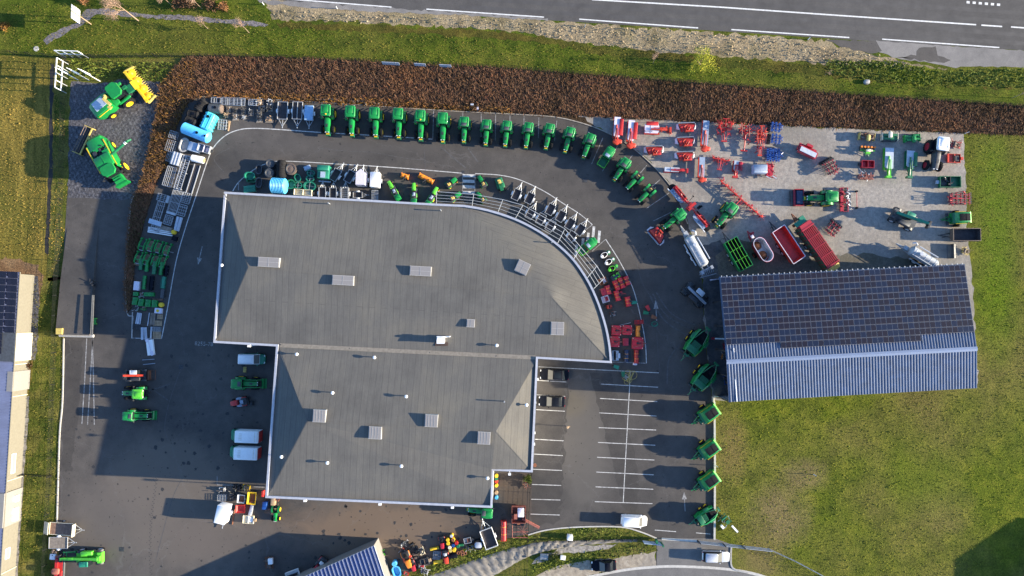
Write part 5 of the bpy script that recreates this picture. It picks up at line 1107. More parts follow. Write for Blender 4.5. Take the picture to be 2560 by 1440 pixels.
def hopper_seeder(r):
    P('seed_hopper', B().rbox((1.0, 0, 1.3), (2.3, 1.45, 1.2), .08, .12).box((1.0, .3, 1.93), (2.2, .05, .04)), 'grey tarp', r); 
    P('harrow_frame', B().box((-.7, 0, .8), (1.2, 2.0, .14)).box((-.4, 0, .95), (.14, 2.4, .14)).box((-1.4, 0, .7), (.14, 2.6, .14)).tube([(-.5, 1.1, .9), (-1.7, 1.4, 1.1)], .07).tube([(-.5, -1.1, .9), (-1.7, -.9, 1.1)], .07), 'crimson paint', r)
    t = B()
    for i in range(3):
        for k in range(9): t.tube([(-.4-.5*i, -1.1+.27*k, .8), (-.6-.5*i, -1.1+.27*k, .1)], .03, 4)
    P('tine', t, 'crimson paint', r); P('marker_arm', B().box((-.5, 1.35, 1.3), (.9, .16, .05), -30).box((-1.5, 1.3, 1.3), (.9, .16, .05), -30), 'dull galvanised', r)
    for s in (-1, 1): wheel(r, 'wheel', (.9, s*.6, .4), .4, .3, 'red paint', 10)
def planter(r):
    P('frame', B().box((0, 0, .8), (.16, 3.0, .16)).box((.4, 0, .9), (.6, .9, .4)).tube([(.5, .3, .9), (.9, .3, .7)], .06).tube([(.5, -.3, .9), (.9, -.3, .7)], .06), 'bright green', r)
    for k in range(5): 
        y = -1.3+.65*k; u = P('row_unit', B().box((-.4, y, .5), (.9, .22, .4)).lathe((-.75, y, .3), [(0, -.06), (.28, 0), (0, .06)], 'y', 10), 'dark metal', r)
        P('seed_box', B().cyl((-.65, y, .7), (-.65, y, 1.15), .17, .21, 10), 'orange paint', u)
    P('fertiliser_box', B().rbox((.1, -.1, 1.3), (.5, .8, .4), .05, .05).box((.1, .6, 1.2), (.35, .35, .3)), 'cream paint', r)
def swather(col, deck):
    def fn(r):
        P('deck', B().box((0, 0, .7), (1.0, 2.6, .3)).box((.3, 0, .9), (.4, 2.3, .3)).box((-.4, .6, .9), (.3, 1.0, .3)), col, r)
        P('drum', B().cyl((-.5, -1.2, .5), (-.5, 1.2, .5), .3, n=12), 'dark metal', r)
        P('bonnet', B().rbox((.3, .1, 1.15), (1.15, .62, .35), .25, .12), deck, r)
        P('side_plate', B().box((0, 1.32, .6), (1.3, .08, .8)).box((0, -1.32, .6), (1.3, .08, .8)), deck, r)
        b = B()
        for k in range(6): b.lathe((-.5+.22*k, 1.45, .7), [(0, -.05), (.14, 0), (0, .05)], 'y', 8)
        P('tooth', b, deck, r)
    return fn
def box_implement(L, w, h, col, legs='dark metal', inn=None):
    def fn(r):
        t = .06; b = B()
        for s in (-1, 1): b.box((0, s*(w/2-t/2), .4+h/2), (L, t, h)); b.box((s*(L/2-t/2), 0, .4+h/2), (t, w-2*t, h))
        b.box((0, 0, .43), (L-2*t, w-2*t, .06)); P('box', b, col, r)
        P('divider', B().box((0, 0, .4+h*.5), (.06, w-2*t, h*.9)).box((L*.25, 0, .5), (L*.3, w*.6, .2)), inn or col, r)
        P('stand', B().box((L*.3, 0, .2), (.1, w, .4)).box((-L*.3, 0, .2), (.1, w, .4)).box((L*.5+.2, 0, .6), (.4, .5, .3)), legs, r)
    return fn
def topper(w, L, col='bright red'):                            # square rotary mower deck with A-frame
    def fn(r):
        P('deck', B().rbox((0, 0, .45), (L, w, .3), .12, .05).box((-L/2+.1, 0, .62), (.1, w*.95, .05)).box((L/2-.1, 0, .62), (.1, w*.95, .05)), col, r)
        P('a_frame', B().tube([(-L/2+.1, w/2-.2, .62), (L/2, .1, 1.1), (L/2+.35, 0, .9)], .045).tube([(-L/2+.1, -w/2+.2, .62), (L/2, -.1, 1.1), (L/2+.35, 0, .9)], .045).tube([(L/2, .35, .6), (L/2+.3, .35, .55)], .04).tube([(L/2, -.35, .6), (L/2+.3, -.35, .55)], .04), 'faded red', r)
        P('gearbox', B().cyl((0, 0, .6), (0, 0, .85), .2, .14, 10).box((.25, 0, .72), (.5, .14, .12)), 'dark metal', r)
        P('reflector', B().box((L/2-.12, w/2-.14, .64), (.12, .12, .06)).box((-L/2+.12, w/2-.14, .64), (.12, .12, .06)).box((L/2-.12, -w/2+.14, .64), (.12, .12, .06)), 'cream paint', r)
    return fn
def tiller(w, col='bright red', arm=True):
    def fn(r):
        P('hood', B().lathe((0, 0, .38), [(.36, -w/2), (.4, -w/2+.05), (.4, w/2-.05), (.36, w/2)], 'y', 14).box((0, w*.28, .8), (.3, .2, .1)).box((0, -w*.28, .8), (.3, .2, .1)), col, r)
        P('band', B().lathe((0, -w*.18, .38), [(.405, -.03), (.42, 0), (.405, .03)], 'y', 14).lathe((0, w*.2, .38), [(.405, -.03), (.42, 0), (.405, .03)], 'y', 14), 'amber', r)
        P('end_plate', B().box((0, w/2+.03, .35), (.9, .06, .6)).box((0, -w/2-.03, .35), (.9, .06, .6)), col, r)
        if arm: P('linkage', B().tube([(.3, .25, .6), (.9, .2, .5)], .05).tube([(.3, -.25, .6), (.9, -.2, .5)], .05).tube([(.2, 0, .8), (.8, 0, 1.0)], .05).box((.35, 0, .7), (.3, .3, .3)), 'dark metal', r)
    return fn
def loader_frame(r):
    b = B()
    for y in (-.45, .45): b.tube([(-1.0, y, .3), (-.1, y, .9), (.9, y, .85), (1.1, y, .5)], .11, 6).box((-.9, y, .45), (.25, .2, .7)).cyl((-.7, y, .55), (.6, y, .65), .06, n=6)
    b.box((.4, 0, .85), (.14, 1.0, .14)); P('arm', b, 'green paint', r)
    P('ram', B().cyl((-.2, -.45, .7), (.8, -.45, .7), .04, n=6).cyl((-.2, .45, .7), (.8, .45, .7), .04, n=6).box((1.1, 0, .45), (.1, 1.0, .25)), 'galvanised', r)
def bucket(w, col, d=.8):
    def fn(r): P('shell', bk(B(), 0, .45, w, d), col, r); P('bracket', B().box((-.5*d-.05, w*.22, .5), (.12, .1, .5)).box((-.5*d-.05, -w*.22, .5), (.12, .1, .5)), 'dark metal', r)
    return fn
def weight_block(r): P('block', B().rbox((0, 0, .3), (.75, .6, .5), .08, .06), 'green paint', r); P('handle', B().tube([(-.2, 0, .55), (-.2, 0, .66), (.2, 0, .66), (.2, 0, .55)], .04), 'dark green paint', r)
def pallet(L=1.2, w=.95, mat='tan wood', n=7):
    def fn(r):
        b = B(); 
        for k in range(n): b.box((0, -w/2+w*(k+.5)/n, .13), (L, w/n*.72, .025))
        P('deck_boards', b, mat, r); b = B()
        for x in (-L/2+.06, 0, L/2-.06): b.box((x, 0, .06), (.11, w, .11))
        P('bearer', b, mat, r)
    return fn
def gate(L, w, n=6, mat='galvanised', z=.5, m=3, plate=0):    # stack of galvanised livestock gates seen flat
    def fn(r):
        b = B()
        for k in range(n): y = -w/2+w*k/(n-1); b.tube([(-L/2, y, z), (L/2, y, z)], .035, 5)
        P('rail', b, mat, r); b = B()
        for k in range(m): x = -L/2+L*k/(m-1); b.box((x, 0, z-.03), (.06, w, .05))
        P('upright', b, mat, r); P('stacked_gate', B().box((0, -w/2, z-.2), (L*.97, .05, .05)).box((0, w/2, z-.2), (L*.97, .05, .05)).box((-L/2+.05, 0, z-.22), (.05, w, .05)).box((L/2-.05, 0, z-.22), (.05, w, .05)).box((0, 0, z/2-.1), (.08, w, .08)).box((L*.3, 0, z/2-.12), (.08, w, max(.1, z-.3))).box((-L*.3, 0, z/2-.12), (.08, w, max(.1, z-.3))), 'dull galvanised', r)
        if plate: P('end_plate', B().box((L/2-plate/2, 0, z+.05), (plate, w, .04)), mat, r)
    return fn
def cage(L, w, h, mat='galvanised', n=5):
    def fn(r):
        b = B()
        for zz in (.06, h):
            for k in range(n): y = -w/2+w*k/(n-1); b.tube([(-L/2, y, zz), (L/2, y, zz)], .03, 4)
            for k in range(4): x = -L/2+L*k/3; b.tube([(x, -w/2, zz), (x, w/2, zz)], .03, 4)
        P('wire_panel', b, mat, r); P('post', B().tube([(-L/2, -w/2, 0), (-L/2, -w/2, h)], .035).tube([(L/2, -w/2, 0), (L/2, -w/2, h)], .035).tube([(L/2, w/2, 0), (L/2, w/2, h)], .035).tube([(-L/2, w/2, 0), (-L/2, w/2, h)], .035), mat, r)
    return fn
def feeder_lattice(r):
    L, w = 5.9, 1.2; b = B()
    for y in (-w/2, -w*.1, w/2): b.box((0, y, .75), (L, .09, .09))
    P('rail', b, 'galvanised', r); b = B()
    for k in range(17): x = -L/2+L*k/16; b.box((x, 0, .72), (.06, w, .06)); 
    for k in range(8): x = -L/2+.4+L*k/8.2; b.tube([(x-.3, -w/2, .76), (x+.3, w/2, .76)], .03, 4)
    P('crossbar', b, 'galvanised', r); P('leg', B().box((-L/2+.1, 0, .35), (.1, w, .7)).box((L/2-.1, 0, .35), (.1, w, .7)).box((0, 0, .35), (.1, w, .7)), 'dull galvanised', r)
def trough(L, w, h, mat, inn, bar=False):
    def fn(r):
        def ov(l, v, z, n=7):
            q = max(0, (l-v)/2); o = []
            for k in range(n+1): a = R(-90+180*k/n); o.append((q+v/2*math.cos(a), v/2*math.sin(a), z))
            for k in range(n+1): a = R(90+180*k/n); o.append((-q+v/2*math.cos(a), v/2*math.sin(a), z))
            return o
        P('tub', B().loft([ov(L*.84, w*.8, 0), ov(L, w, h*.92), ov(L*1.05, w*1.06, h), ov(L*.84, w*.82, h)], False), mat, r)
        P('inside', B().loft([ov(L*.84, w*.82, h*.99), ov(L*.76, w*.72, h*.35)], False).add(ov(L*.76, w*.72, h*.35), [tuple(range(16))]), inn, r)
        if bar: P('bar', B().tube([(0, -w*.46, h+.02), (0, w*.46, h+.02)], .025).tube([(-L*.46, 0, h), (L*.46, 0, h)], .015), 'galvanised', r)
    return fn
def tank_h(L, rad, mat, ribs=0, lids=2, endmat=None):
    def fn(r):
        b = B(); pr = [(0, -L/2), (rad*.75, -L/2+.04), (rad, -L/2+.25)]
        for k in range(ribs): x = -L/2+.35+(L-.7)*k/max(1, ribs-1); pr += [(rad, x-.05), (rad*1.05, x), (rad, x+.05)]
        pr += [(rad, L/2-.25), (rad*.75, L/2-.04), (0, L/2)]; b.lathe((0, 0, rad+.1), pr, 'x', 20); P('shell', b, mat, r)
        b = B()
        for k in range(lids): x = L*(.12+.3*k) if lids > 1 else L*.1; b.cyl((x, 0, rad*2+.02), (x, 0, rad*2+.18), .24-.06*k, n=12)
        if lids: P('lid', b, 'bluish black', r)
        P('cradle', B().box((-L*.3, 0, .15), (.2, rad*1.6, .3)).box((L*.3, 0, .15), (.2, rad*1.6, .3)), 'dark grey', r)
        if endmat: P('end_cap', B().lathe((0, 0, rad+.1), [(rad*.96, L/2-.12), (rad*.8, L/2+.05), (0, L/2+.12)], 'x', 18), endmat, r)
    return fn
def ribbed_tank(r):
    P('shell', B().rbox((0, 0, .95), (3.3, 1.75, 1.7), .35, .25), 'cyan plastic', r); b = B()
    for k in range(5): b.rbox((-1.3+.65*k, 0, .95), (.34, 1.95, 1.82), .3, .2)
    b.box((0, .4, 1.83), (2.9, .1, .06)).box((0, -.4, 1.83), (2.9, .1, .06)); P('rib', b, 'cyan plastic', r)
    P('lid', B().cyl((.75, .15, 1.8), (.75, .15, 1.98), .26, n=12), 'bluish black', r)
def stack_tyres(rad, n=3, mat='black rubber', w=.45):
    def fn(r):
        for k in range(n): P('tyre', B().lathe((0, 0, .25+k*w), [(rad*.5, -w*.4), (rad*.9, -w*.5), (rad, -w*.25), (rad, w*.25), (rad*.9, w*.5), (rad*.5, w*.4), (rad*.45, 0)], 'z', 18), mat, r)
        P('centre', B().lathe((0, 0, .25+(n-1)*w), [(rad*.5, 0), (rad*.3, .05), (rad*.28, -.1), (0, -.1)], 'z', 14), 'dark grey', r)
    return fn
def round_bin(rad, h, mat):
    def fn(r): P('body', B().lathe((0, 0, 0), [(rad*.88, 0), (rad, h*.9), (rad*1.02, h), (rad*.6, h+.08), (rad*.55, h+.04), (rad*.3, h+.1), (0, h+.1)], 'z', 18), mat, r); P('rim', B().lathe((0, 0, 0), [(rad*.8, h+.06), (rad*.78, h+.12), (rad*.72, h+.06)], 'z', 18), 'dark grey', r)
    return fn
def drum(mat, lid=None):
    def fn(r): P('barrel', B().lathe((0, 0, 0), [(.28, 0), (.3, .05), (.29, .3), (.305, .32), (.29, .34), (.29, .6), (.305, .62), (.29, .64), (.3, .85), (.27, .9)], 'z', 16), mat, r); P('lid', B().lathe((0, 0, .86), [(.26, 0), (.25, .03), (0, .035)], 'z', 14).cyl((.12, 0, .89), (.12, 0, .93), .04), lid or mat, r)
    return fn
def tube_bundle(L, n, rad, mat, fan=.03):
    def fn(r):
        for k in range(n):
            y = (k-(n-1)/2)*rad*2.3; a = random.uniform(-fan, fan)*L; P('tube', B().cyl((-L/2, y, rad+.02), (L/2, y+a, rad+.02+.0*k), rad, n=7), mat, r)
    return fn
def mower_ride(body, deck='dark metal', rim='yellow paint', seat='tan leather', collector=None, hood=True):
    def fn(r):
        if hood: b = B(); hoodloft(b, [(.1, .32, .45, .9), (.6, .33, .45, .92), (1.05, .26, .45, .75)]); P('hood', b, body, r)
        P('deck', B().rbox((.05, 0, .25), (.9, 1.15, .2), .2, .08), deck, r); P('seat', B().rbox((-.35, 0, .75), (.42, .45, .16), .1, .05).box((-.58, 0, .95), (.1, .42, .35), 0, -12), seat, r)
        P('chassis', B().box((-.1, 0, .42), (1.9, .5, .2)).rbox((-.6, 0, .6), (.7, .95, .22), .15, .06), body if not hood else 'dark metal', r)
        P('steering_wheel', B().lathe((.02, 0, 1.0), [(.15, 0), (.18, .015), (.15, .03)], 'z', 10).cyl((.02, 0, 1.0), (.2, 0, .7), .03), 'black rubber', r)
        for s in (-1, 1): wheel(r, 'rear_wheel', (-.6, s*.48, .28), .28, .22, rim, 0, 12); wheel(r, 'front_wheel', (.8, s*.42, .2), .2, .16, rim, 0, 12); P('fender', B().rbox((-.6, s*.42, .62), (.66, .24, .08), .1, .04), body, r)
        if collector: P('grass_collector', B().rbox((-1.35, 0, .75), (.8, 1.05, .8), .12, .12), collector, r)
    return fn
def zero_turn(r):
    P('body', B().rbox((-.35, 0, .55), (1.0, 1.0, .4), .25, .12).rbox((.35, 0, .4), (.8, .8, .16), .2, .06), 'bright green', r); P('deck', B().rbox((.45, 0, .26), (.8, 1.3, .2), .3, .08), 'bright green', r)
    P('seat', B().rbox((-.15, 0, .9), (.45, .48, .16), .1, .05).box((-.4, 0, 1.1), (.1, .45, .4), 0, -10), 'black rubber', r); P('lever', B().tube([(.1, .4, .7), (.15, .42, 1.05), (.2, .1, 1.05)], .025).tube([(.1, -.4, .7), (.15, -.42, 1.05), (.2, -.1, 1.05)], .025), 'dark metal', r)
    for s in (-1, 1): wheel(r, 'rear_wheel', (-.5, s*.58, .28), .28, .26, 'dark metal', 0, 12); wheel(r, 'front_wheel', (.95, s*.42, .15), .15, .12, 'dark metal', 0, 10)
def lawn_rider(rim, body):                                    # pale oval ride-on body with open cockpit
    def fn(r):
        def e(l, w, z, cx=0): return [(cx+l/2*math.cos(R(a)), w/2*math.sin(R(a)), z) for a in range(0, 360, 24)]
        P('body', B().loft([e(1.5, .95, .25), e(1.55, 1.0, .5), e(1.47, .92, .62), e(1.3, .78, .62)], False), body, r); P('cockpit', B().add(e(1.32, .8, .5), [tuple(range(15))]).rbox((.05, 0, .6), (.3, .5, .1), .05, .03), 'black rubber', r)
        P('seat', B().rbox((-.38, 0, .66), (.38, .46, .16), .1, .05).box((-.58, 0, .8), (.1, .42, .3), 0, -14), body, r)
        P('front_pod', B().lathe((.95, 0, .38), [(.42, -.2), (.45, 0), (.36, .18), (.0, .24)], 'z', 14), 'dark green paint', r); P('nose', B().lathe((1.05, 0, .5), [(.24, 0), (.2, .14), (0, .18)], 'z', 12), body, r)
        for s in (-1, 1): wheel(r, 'wheel', (-.4, s*.52, .24), .24, .18, rim, 0, 10)
    return fn
def quad(r):
    P('body', B().rbox((.45, 0, .65), (.8, .85, .3), .2, .1).rbox((-.5, 0, .65), (.75, .85, .3), .15, .1), 'bright green', r); P('seat', B().rbox((-.05, 0, .8), (.8, .36, .2), .12, .08), 'navy paint', r); P('rack', B().box((-.75, 0, .86), (.5, .8, .05)).box((.75, 0, .85), (.45, .8, .05)), 'dark metal', r)
    P('handlebar', B().tube([(.35, .4, 1.0), (.25, 0, 1.0), (.35, -.4, 1.0)], .03), 'black rubber', r)
    for x in (-.62, .62):
        for s in (-1, 1): wheel(r, 'wheel', (x, s*.48, .28), .28, .24, 'dark metal', 0, 12)
def utility(bed='green paint'):
    def fn(r):
        P('cargo_bed', B().box((.95, 0, .8), (1.6, 1.5, .1)).box((.95, .72, 1.05), (1.6, .08, .5)).box((.95, -.72, 1.05), (1.6, .08, .5)).box((1.72, 0, 1.05), (.08, 1.36, .5)).box((.18, 0, 1.05), (.08, 1.36, .5)), bed, r); P('bed_liner', B().box((.95, 0, .87), (1.45, 1.34, .04)), 'dark green paint', r)
        P('bed_rail', B().tube([(.2, .72, 1.34), (1.72, .72, 1.34), (1.72, -.72, 1.34), (.2, -.72, 1.34)], .04), 'bright green', r)
        P('cab', B().box((-.7, 0, 1.35), (1.5, 1.35, 1.1), 0, 0, 0, .95, .95), 'dark glass', r); P('cab_roof', B().rbox((-.7, 0, 1.98), (1.75, 1.6, .2), .2, .1).rbox((-.8, 0, 2.1), (1.1, 1.0, .06), .1, .04), 'green paint', r); P('roof_hatch', B().rbox((-.25, 0, 2.11), (.5, .8, .06), .05, .02), 'grey tarp', r)
        P('bonnet', B().rbox((-1.75, 0, .95), (.8, 1.3, .4), .2, .12), 'green paint', r); P('chassis', B().box((-.3, 0, .6), (3.4, 1.0, .25)), 'dark metal', r)
        for x in (-1.6, 1.0):
            for s in (-1, 1): wheel(r, 'wheel', (x, s*.68, .34), .34, .28, 'yellow paint', 12)
    return fn
def hopper_spreader(col, legs, inn='rust'):
    def fn(r):
        def sq(l, w, z): return [(-l/2, -w/2, z), (l/2, -w/2, z), (l/2, w/2, z), (-l/2, w/2, z)]
        P('hopper', B().loft([sq(.5, .5, .4), sq(1.6, 1.4, 1.1), sq(1.7, 1.5, 1.25), sq(1.6, 1.4, 1.25), sq(.7, .7, .5)], False), col, r); P('hopper_floor', B().add(sq(.95, .9, .72), [(0, 1, 2, 3)]).box((.55, 0, .95), (.3, .9, .03), 0, -40), inn, r)
        P('frame', B().box((-.7, 0, .4), (.1, 1.0, .6)).box((.0, 0, .22), (1.5, .1, .12)).box((0, .45, .2), (.1, .1, .4)).box((0, -.45, .2), (.1, .1, .4)).lathe((.1, 0, .25), [(.4, 0), (.4, .04), (0, .05)], 'z', 12), legs, r)
    return fn
def scrap(col, n=10, s=.6, seed=0):                           # rusty assortment welded into one implement: frame, arms, drum
    def fn(r):
        rnd = random.Random(seed); b = B().box((0, 0, .3), (s*1.6, .1, .1)).box((0, s*.4, .3), (s*1.5, .08, .1)).box((0, -s*.4, .3), (s*1.5, .08, .1)).box((s*.6, 0, .3), (.1, s, .1)).box((-s*.6, 0, .3), (.1, s, .1)); P('frame', b, col, r)
        b = B()
        for _ in range(n):
            a = (rnd.uniform(-s, s)*.8, rnd.uniform(-s, s)*.6, rnd.uniform(.3, .6)); b.tube([a, (a[0]+rnd.uniform(-.4, .4), a[1]+rnd.uniform(-.4, .4), rnd.uniform(.2, .9))], .045, 5)
        P('arm', b, rnd.choice(['dark metal', col, 'dull galvanised']), r); P('drum', B().cyl((-s*.3, -s*.45, .45), (-s*.3, s*.45, .45), .16+.05*rnd.random(), n=10).box((s*.35, 0, .5), (s*.4, s*.5, .3)), rnd.choice(['dark metal', 'brown metal', col]), r)
    return fn
def white_roll(r): P('roll', B().lathe((0, 0, .55), [(0, -1.05), (.4, -1.05), (.55, -.95), (.56, .8), (.5, .95), (.42, .98)], 'x', 18), 'white paint', r); P('core', B().lathe((0, 0, .55), [(.42, .96), (.3, .9), (.12, .92), (0, .92)], 'x', 14), 'dull yellow', r)
def slab_stack(L, w, h, mat, n=3, top=None):
    def fn(r):
        for k in range(n): P('sheet', B().rbox((random.uniform(-.05, .05), random.uniform(-.05, .05), (k+.5)*h/n), (L, w, h/n*.9), .04, .02), mat, r)
        P('pallet', B().box((0, 0, .03), (L*1.02, w*1.02, .05)), 'tan wood', r)
        if top: P('ribs', top(B(), L, w, h), mat, r)
    return fn
# ================================================================== placing everything
G = 'green tractors lined up along the curved parking row'
big = [(813, 276, 91), (874.5, 279, 91), (935, 283, 91), (994, 285, 92), (1050, 290, 92), (1106, 296, 92)]
for i, (x, y, a) in enumerate(big):
    k = 'big_b' if i in (0, 4) else 'big'
    T(k, tractor(beacon=i in (0, 4)), 'tractor', f'big green tractor, {NTH[i]} from the left in the tractor row'+(', orange beacon on its roof' if i in (0, 4) else ''), 'tractor', x, y, 2.9, a, .95, G)
for i, (x, y, a) in enumerate([(1160, 305, 93), (1216, 312, 94), (1267, 315, 96), (1321, 319, 98), (1374, 322, 101), (1425, 331, 104), (1476, 347, 110), (1563, 408, 123)]):
    n = i+6 if i < 7 else 14
    T('mid', tractor(hatch=True), 'tractor', f'smaller green tractor with dark roof hatch, {NTH[n]} in the curved row', 'tractor', x, y, 2.7, a, (.80, .88, .92), G)
T('util', utility(), 'utility_vehicle', 'green utility vehicle with open cargo bed between the row tractors', 'utility vehicle', 1515, 394, 1.2, 123, 1.0)
for i, (x, y, a) in enumerate([(1595, 442, 134), (1626, 475, 136)]):
    T('open', tractor(cab=False, weight=False, lug=16), 'compact_tractor', ['small open green tractor with tan seat, second from the row end', 'small open green tractor with tan seat at the end of the row'][i], 'tractor', x, y, 1.5, a, .76, G)
T('big', None, 'tractor', 'green tractor carrying red mowers at front and rear', 'tractor', 1701, 536, 2.9, 140, .88)
T('mid', None, 'tractor', 'green tractor hitched to the wide red tedder on the gravel', 'tractor', 1830, 522, 2.9, 127, (.9, .95, .95))
T('big', None, 'tractor', 'green tractor with red harrow behind and navy topped roller in front', 'tractor', 2079, 491, 2.9, 180, 1.0)
T('fendt', tractor('bluish black', 'crimson paint', 'white paint', hood='dark grey', weight=False), 'tractor', 'black tractor with white roof and red wheel rims', 'tractor', 2358, 361, 3.2, 97, 1.12)
T('old', tractor(roof='bright green', weight=False), 'tractor', 'older green tractor with pale green roof parked on the left yard', 'tractor', 342, 985, 2.5, 180, .88)
T('load', tractor(hatch=True, loader='green paint', weight=False), 'tractor', 'green tractor with front loader below the older tractor on the left yard', 'tractor', 318, 1041, 2.4, 2, .78)
T('load', None, 'tractor', 'green loader tractor with a wide bucket beside the building wall', 'tractor', 592, 960, 2.5, 2, .86)
T('mid', None, 'tractor', 'green tractor half under the lower eave of the building', 'tractor', 1216, 1284, 2.6, 184, .88)
T('open2', tractor(cab=False, weight=False, hood='green paint', lug=14), 'compact_tractor', 'small old green tractor with yellow wheels by the building corner', 'tractor', 687, 1276, 1.2, 92, .56)
T('comb', combine, 'combine_harvester', 'green combine harvester with its unloading auger swung out', 'combine harvester', 285, 405, 0, 60, 1.05)
T('forg', forager, 'forage_harvester', 'green forage harvester with a yellow maize header', 'forage harvester', 300, 257, 0, -38, 1.05)
T('head', grain_header, 'grain_header', 'detached dark grain header in a pale yellow frame on the gravel pad', 'combine header', 209, 351, .9, 204, .88)
# ------------------------------------------------------------------ gravel yard
T('bfm', front_mower, 'front_mower', 'red front mower mounted on the green tractor nose', 'mower', 1643, 587, .8, 140, 1.0)
T('rear', rear_mower, 'butterfly_mower', 'wide red mower with two grey canvas wings behind a green tractor', 'mower', 1724, 519, 1, 140, .98)
GM = 'red front mowers standing on the gravel'
for i, (x, y, l) in enumerate([(1717, 319, 'topmost red front mower in the stack of three on the gravel'), (1714, 355, 'middle red front mower in the stack of three on the gravel'), (1713, 391, 'lowest red front mower in the stack of three on the gravel'), (1636, 377, 'red front mower standing alone by the tractor row')]):
    T('bfm', None, 'front_mower', l, 'mower', x, y, .8, 268, .96, GM)
T('dmA', disc_mower(3.6, 'violet white', 'orange red', 'red paint', arm=.5, tw=1.1), 'disc_mower', 'leftmost mower on the gravel, white cover with a red flap', 'mower', 1543, 318, .9, 94, 1.0)
T('dmA', None, 'disc_mower', 'second mower on the gravel, white cover with a red flap', 'mower', 1578, 327, .9, 95, 1.02)
T('dmC', disc_mower(2.6, 'violet white', 'orange red', 'red paint', False, 1.7, True, 'navy paint', 1.5), 'disc_mower', 'red and white mower lying sideways above the lone front mower', 'mower', 1631, 322, .9, 2, 1.0)
T('dmE', disc_mower(4.4, 'grey tarp', 'orange red', None, arm=.3, tw=1.05), 'disc_mower', 'long grey covered mower standing upright beside the front mower stack', 'mower', 1764, 333, .9, 95, 1.0)
T('dmE', None, 'disc_mower', 'shorter grey covered mower below the long grey one', 'mower', 1755, 418, .9, 93, (.80, .9, 1))
T('dmD', disc_mower(3.2, 'tarpaulin', 'red paint', None, False, 1.3, tw=.9), 'disc_mower', 'narrow grey covered red mower lying flat near the tarmac edge', 'mower', 1681, 424, .7, 3, .85)
T('tedf', tedder(6, True), 'tedder', 'folded red tedder with black transport wheels by the hedge bank', 'tedder', 1812, 322, 1, 93, .95)
T('rake', rake, 'rotary_rake', 'red rotary rake with raised arms', 'hay rake', 1863, 338, 1, 94, .92)
T('rak2', tedder(5, True, 'orange red'), 'tedder', 'tall narrow folded red tedder left of the blue cultivators', 'tedder', 1900, 348, 1, 92, (1.25, .72, 1.1))
T('ted4', tedder(4), 'tedder', 'four rotor red tedder on the gravel below the folded tedder', 'tedder', 1803, 399, .8, 100, .78)
T('tedU', tedder(9), 'tedder', 'very wide unfolded red tedder behind a green tractor', 'tedder', 1852, 498, .8, 132, .98)
T('dmK', disc_mower(2.0, 'silver paint', 'red paint', 'crimson paint', False, 1.0, tw=1.0), 'disc_mower', 'short silver and red mower left of the grey seed hopper', 'mower', 1842, 415, .9, 96, .95)
T('hop', hopper_seeder, 'seeder', 'grey seed hopper joined to a red tined harrow', 'seeder', 1913, 424, 1.2, 180, 1.0)
T('blue', cultivator(1.9, 1.65, 'blue paint', 3, 6), 'cultivator', 'upper of the two blue cultivators at the hedge bank', 'cultivator', 1939, 318, .8, 8, 1.0, 'blue cultivators')
T('blue', None, 'cultivator', 'lower of the two blue cultivators at the hedge bank', 'cultivator', 1939, 347, .8, 8, 1.0, 'blue cultivators')
T('blue2', cultivator(2.2, 2.0, 'blue paint', 5, 6, False), 'cultivator', 'blue cultivator in a box frame above the red harrow', 'cultivator', 1934, 388, .8, 2, 1.1)
T('dril', power_harrow(3.0, 'crimson paint', 'tarpaulin'), 'seed_drill', 'red seed drill with a grey hopper lid, tilted on the gravel', 'seed drill', 2020, 372, 1, 296, 1.05)
T('culr', cultivator(2.5, 2.1, 'crimson paint', 4, 6), 'cultivator', 'tilted crimson cultivator between seed drill and planter', 'cultivator', 2075, 418, .6, 62, 1.05)
T('culr', None, 'cultivator', 'tilted crimson cultivator beside the red slatted wagon', 'cultivator', 2081, 572, .6, 130, 1.0)
T('swb', swather('brown metal', 'dull yellow'), 'pickup_header', 'rusty brown pickup header by the hedge bank', 'header', 2168, 341, .8, 95, .95)
T('swc', swather('dark green paint', 'cream paint'), 'pickup_header', 'green header with a cream bonnet and cream teeth', 'header', 2225, 342, .8, 272, .98)
T('swg', swather('green paint', 'green paint'), 'mower_conditioner', 'bright green mower part beside the black tractor', 'mower', 2281, 345, .8, 85, .95)
T('plan', planter, 'planter', 'dark green planter with five orange seed boxes', 'planter', 2170, 376, .8, 93, .85)
T('rbox', box_implement(2.2, 1.3, .7, 'crimson paint'), 'transport_box', 'open crimson transport box under the orange planter', 'box', 2168, 411, .7, 183, .95)
T('spr', cultivator(1.6, 2.7, 'faded red', 2, 9, False), 'spring_cultivator', 'worn grey and red spring tine cultivator below the crimson box', 'cultivator', 2163, 440, .6, 92, .95)
T('dmG', disc_mower(3.9, 'tarpaulin', 'bright green', None, False, 1.4, tw=1.5), 'disc_mower', 'white covered mower with a lime green arm', 'mower', 2224, 396, .9, 93, .95)
T('dmH', disc_mower(3.0, 'tarpaulin', 'dark green paint', 'dark green paint', False, 1.6, tw=1.3), 'disc_mower', 'dark green mower with a white cover strip', 'mower', 2277, 398, .9, 94, 1.0)
T('rfk', box_implement(2.2, 1.5, .25, 'orange red', 'orange red', 'dark metal'), 'fork_frame', 'orange red fork frame right of the black tractor', 'loader fork', 2384, 396, .5, 2, 1.0)
T('sc1', scrap('red paint', 12, 1.1, 3), 'linkage_frame', 'tangle of red linkage parts right of the white tractor roof', 'linkage', 2392, 361, .5, 15, 1.0)
T('tank5', box_implement(3.2, 1.7, .6, 'dark green paint', 'tarpaulin', 'dark metal'), 'bale_wrapper', 'dark green wrapper frame with white arms at the gravel edge', 'bale wrapper', 2374, 455, .8, 180, 1.1)
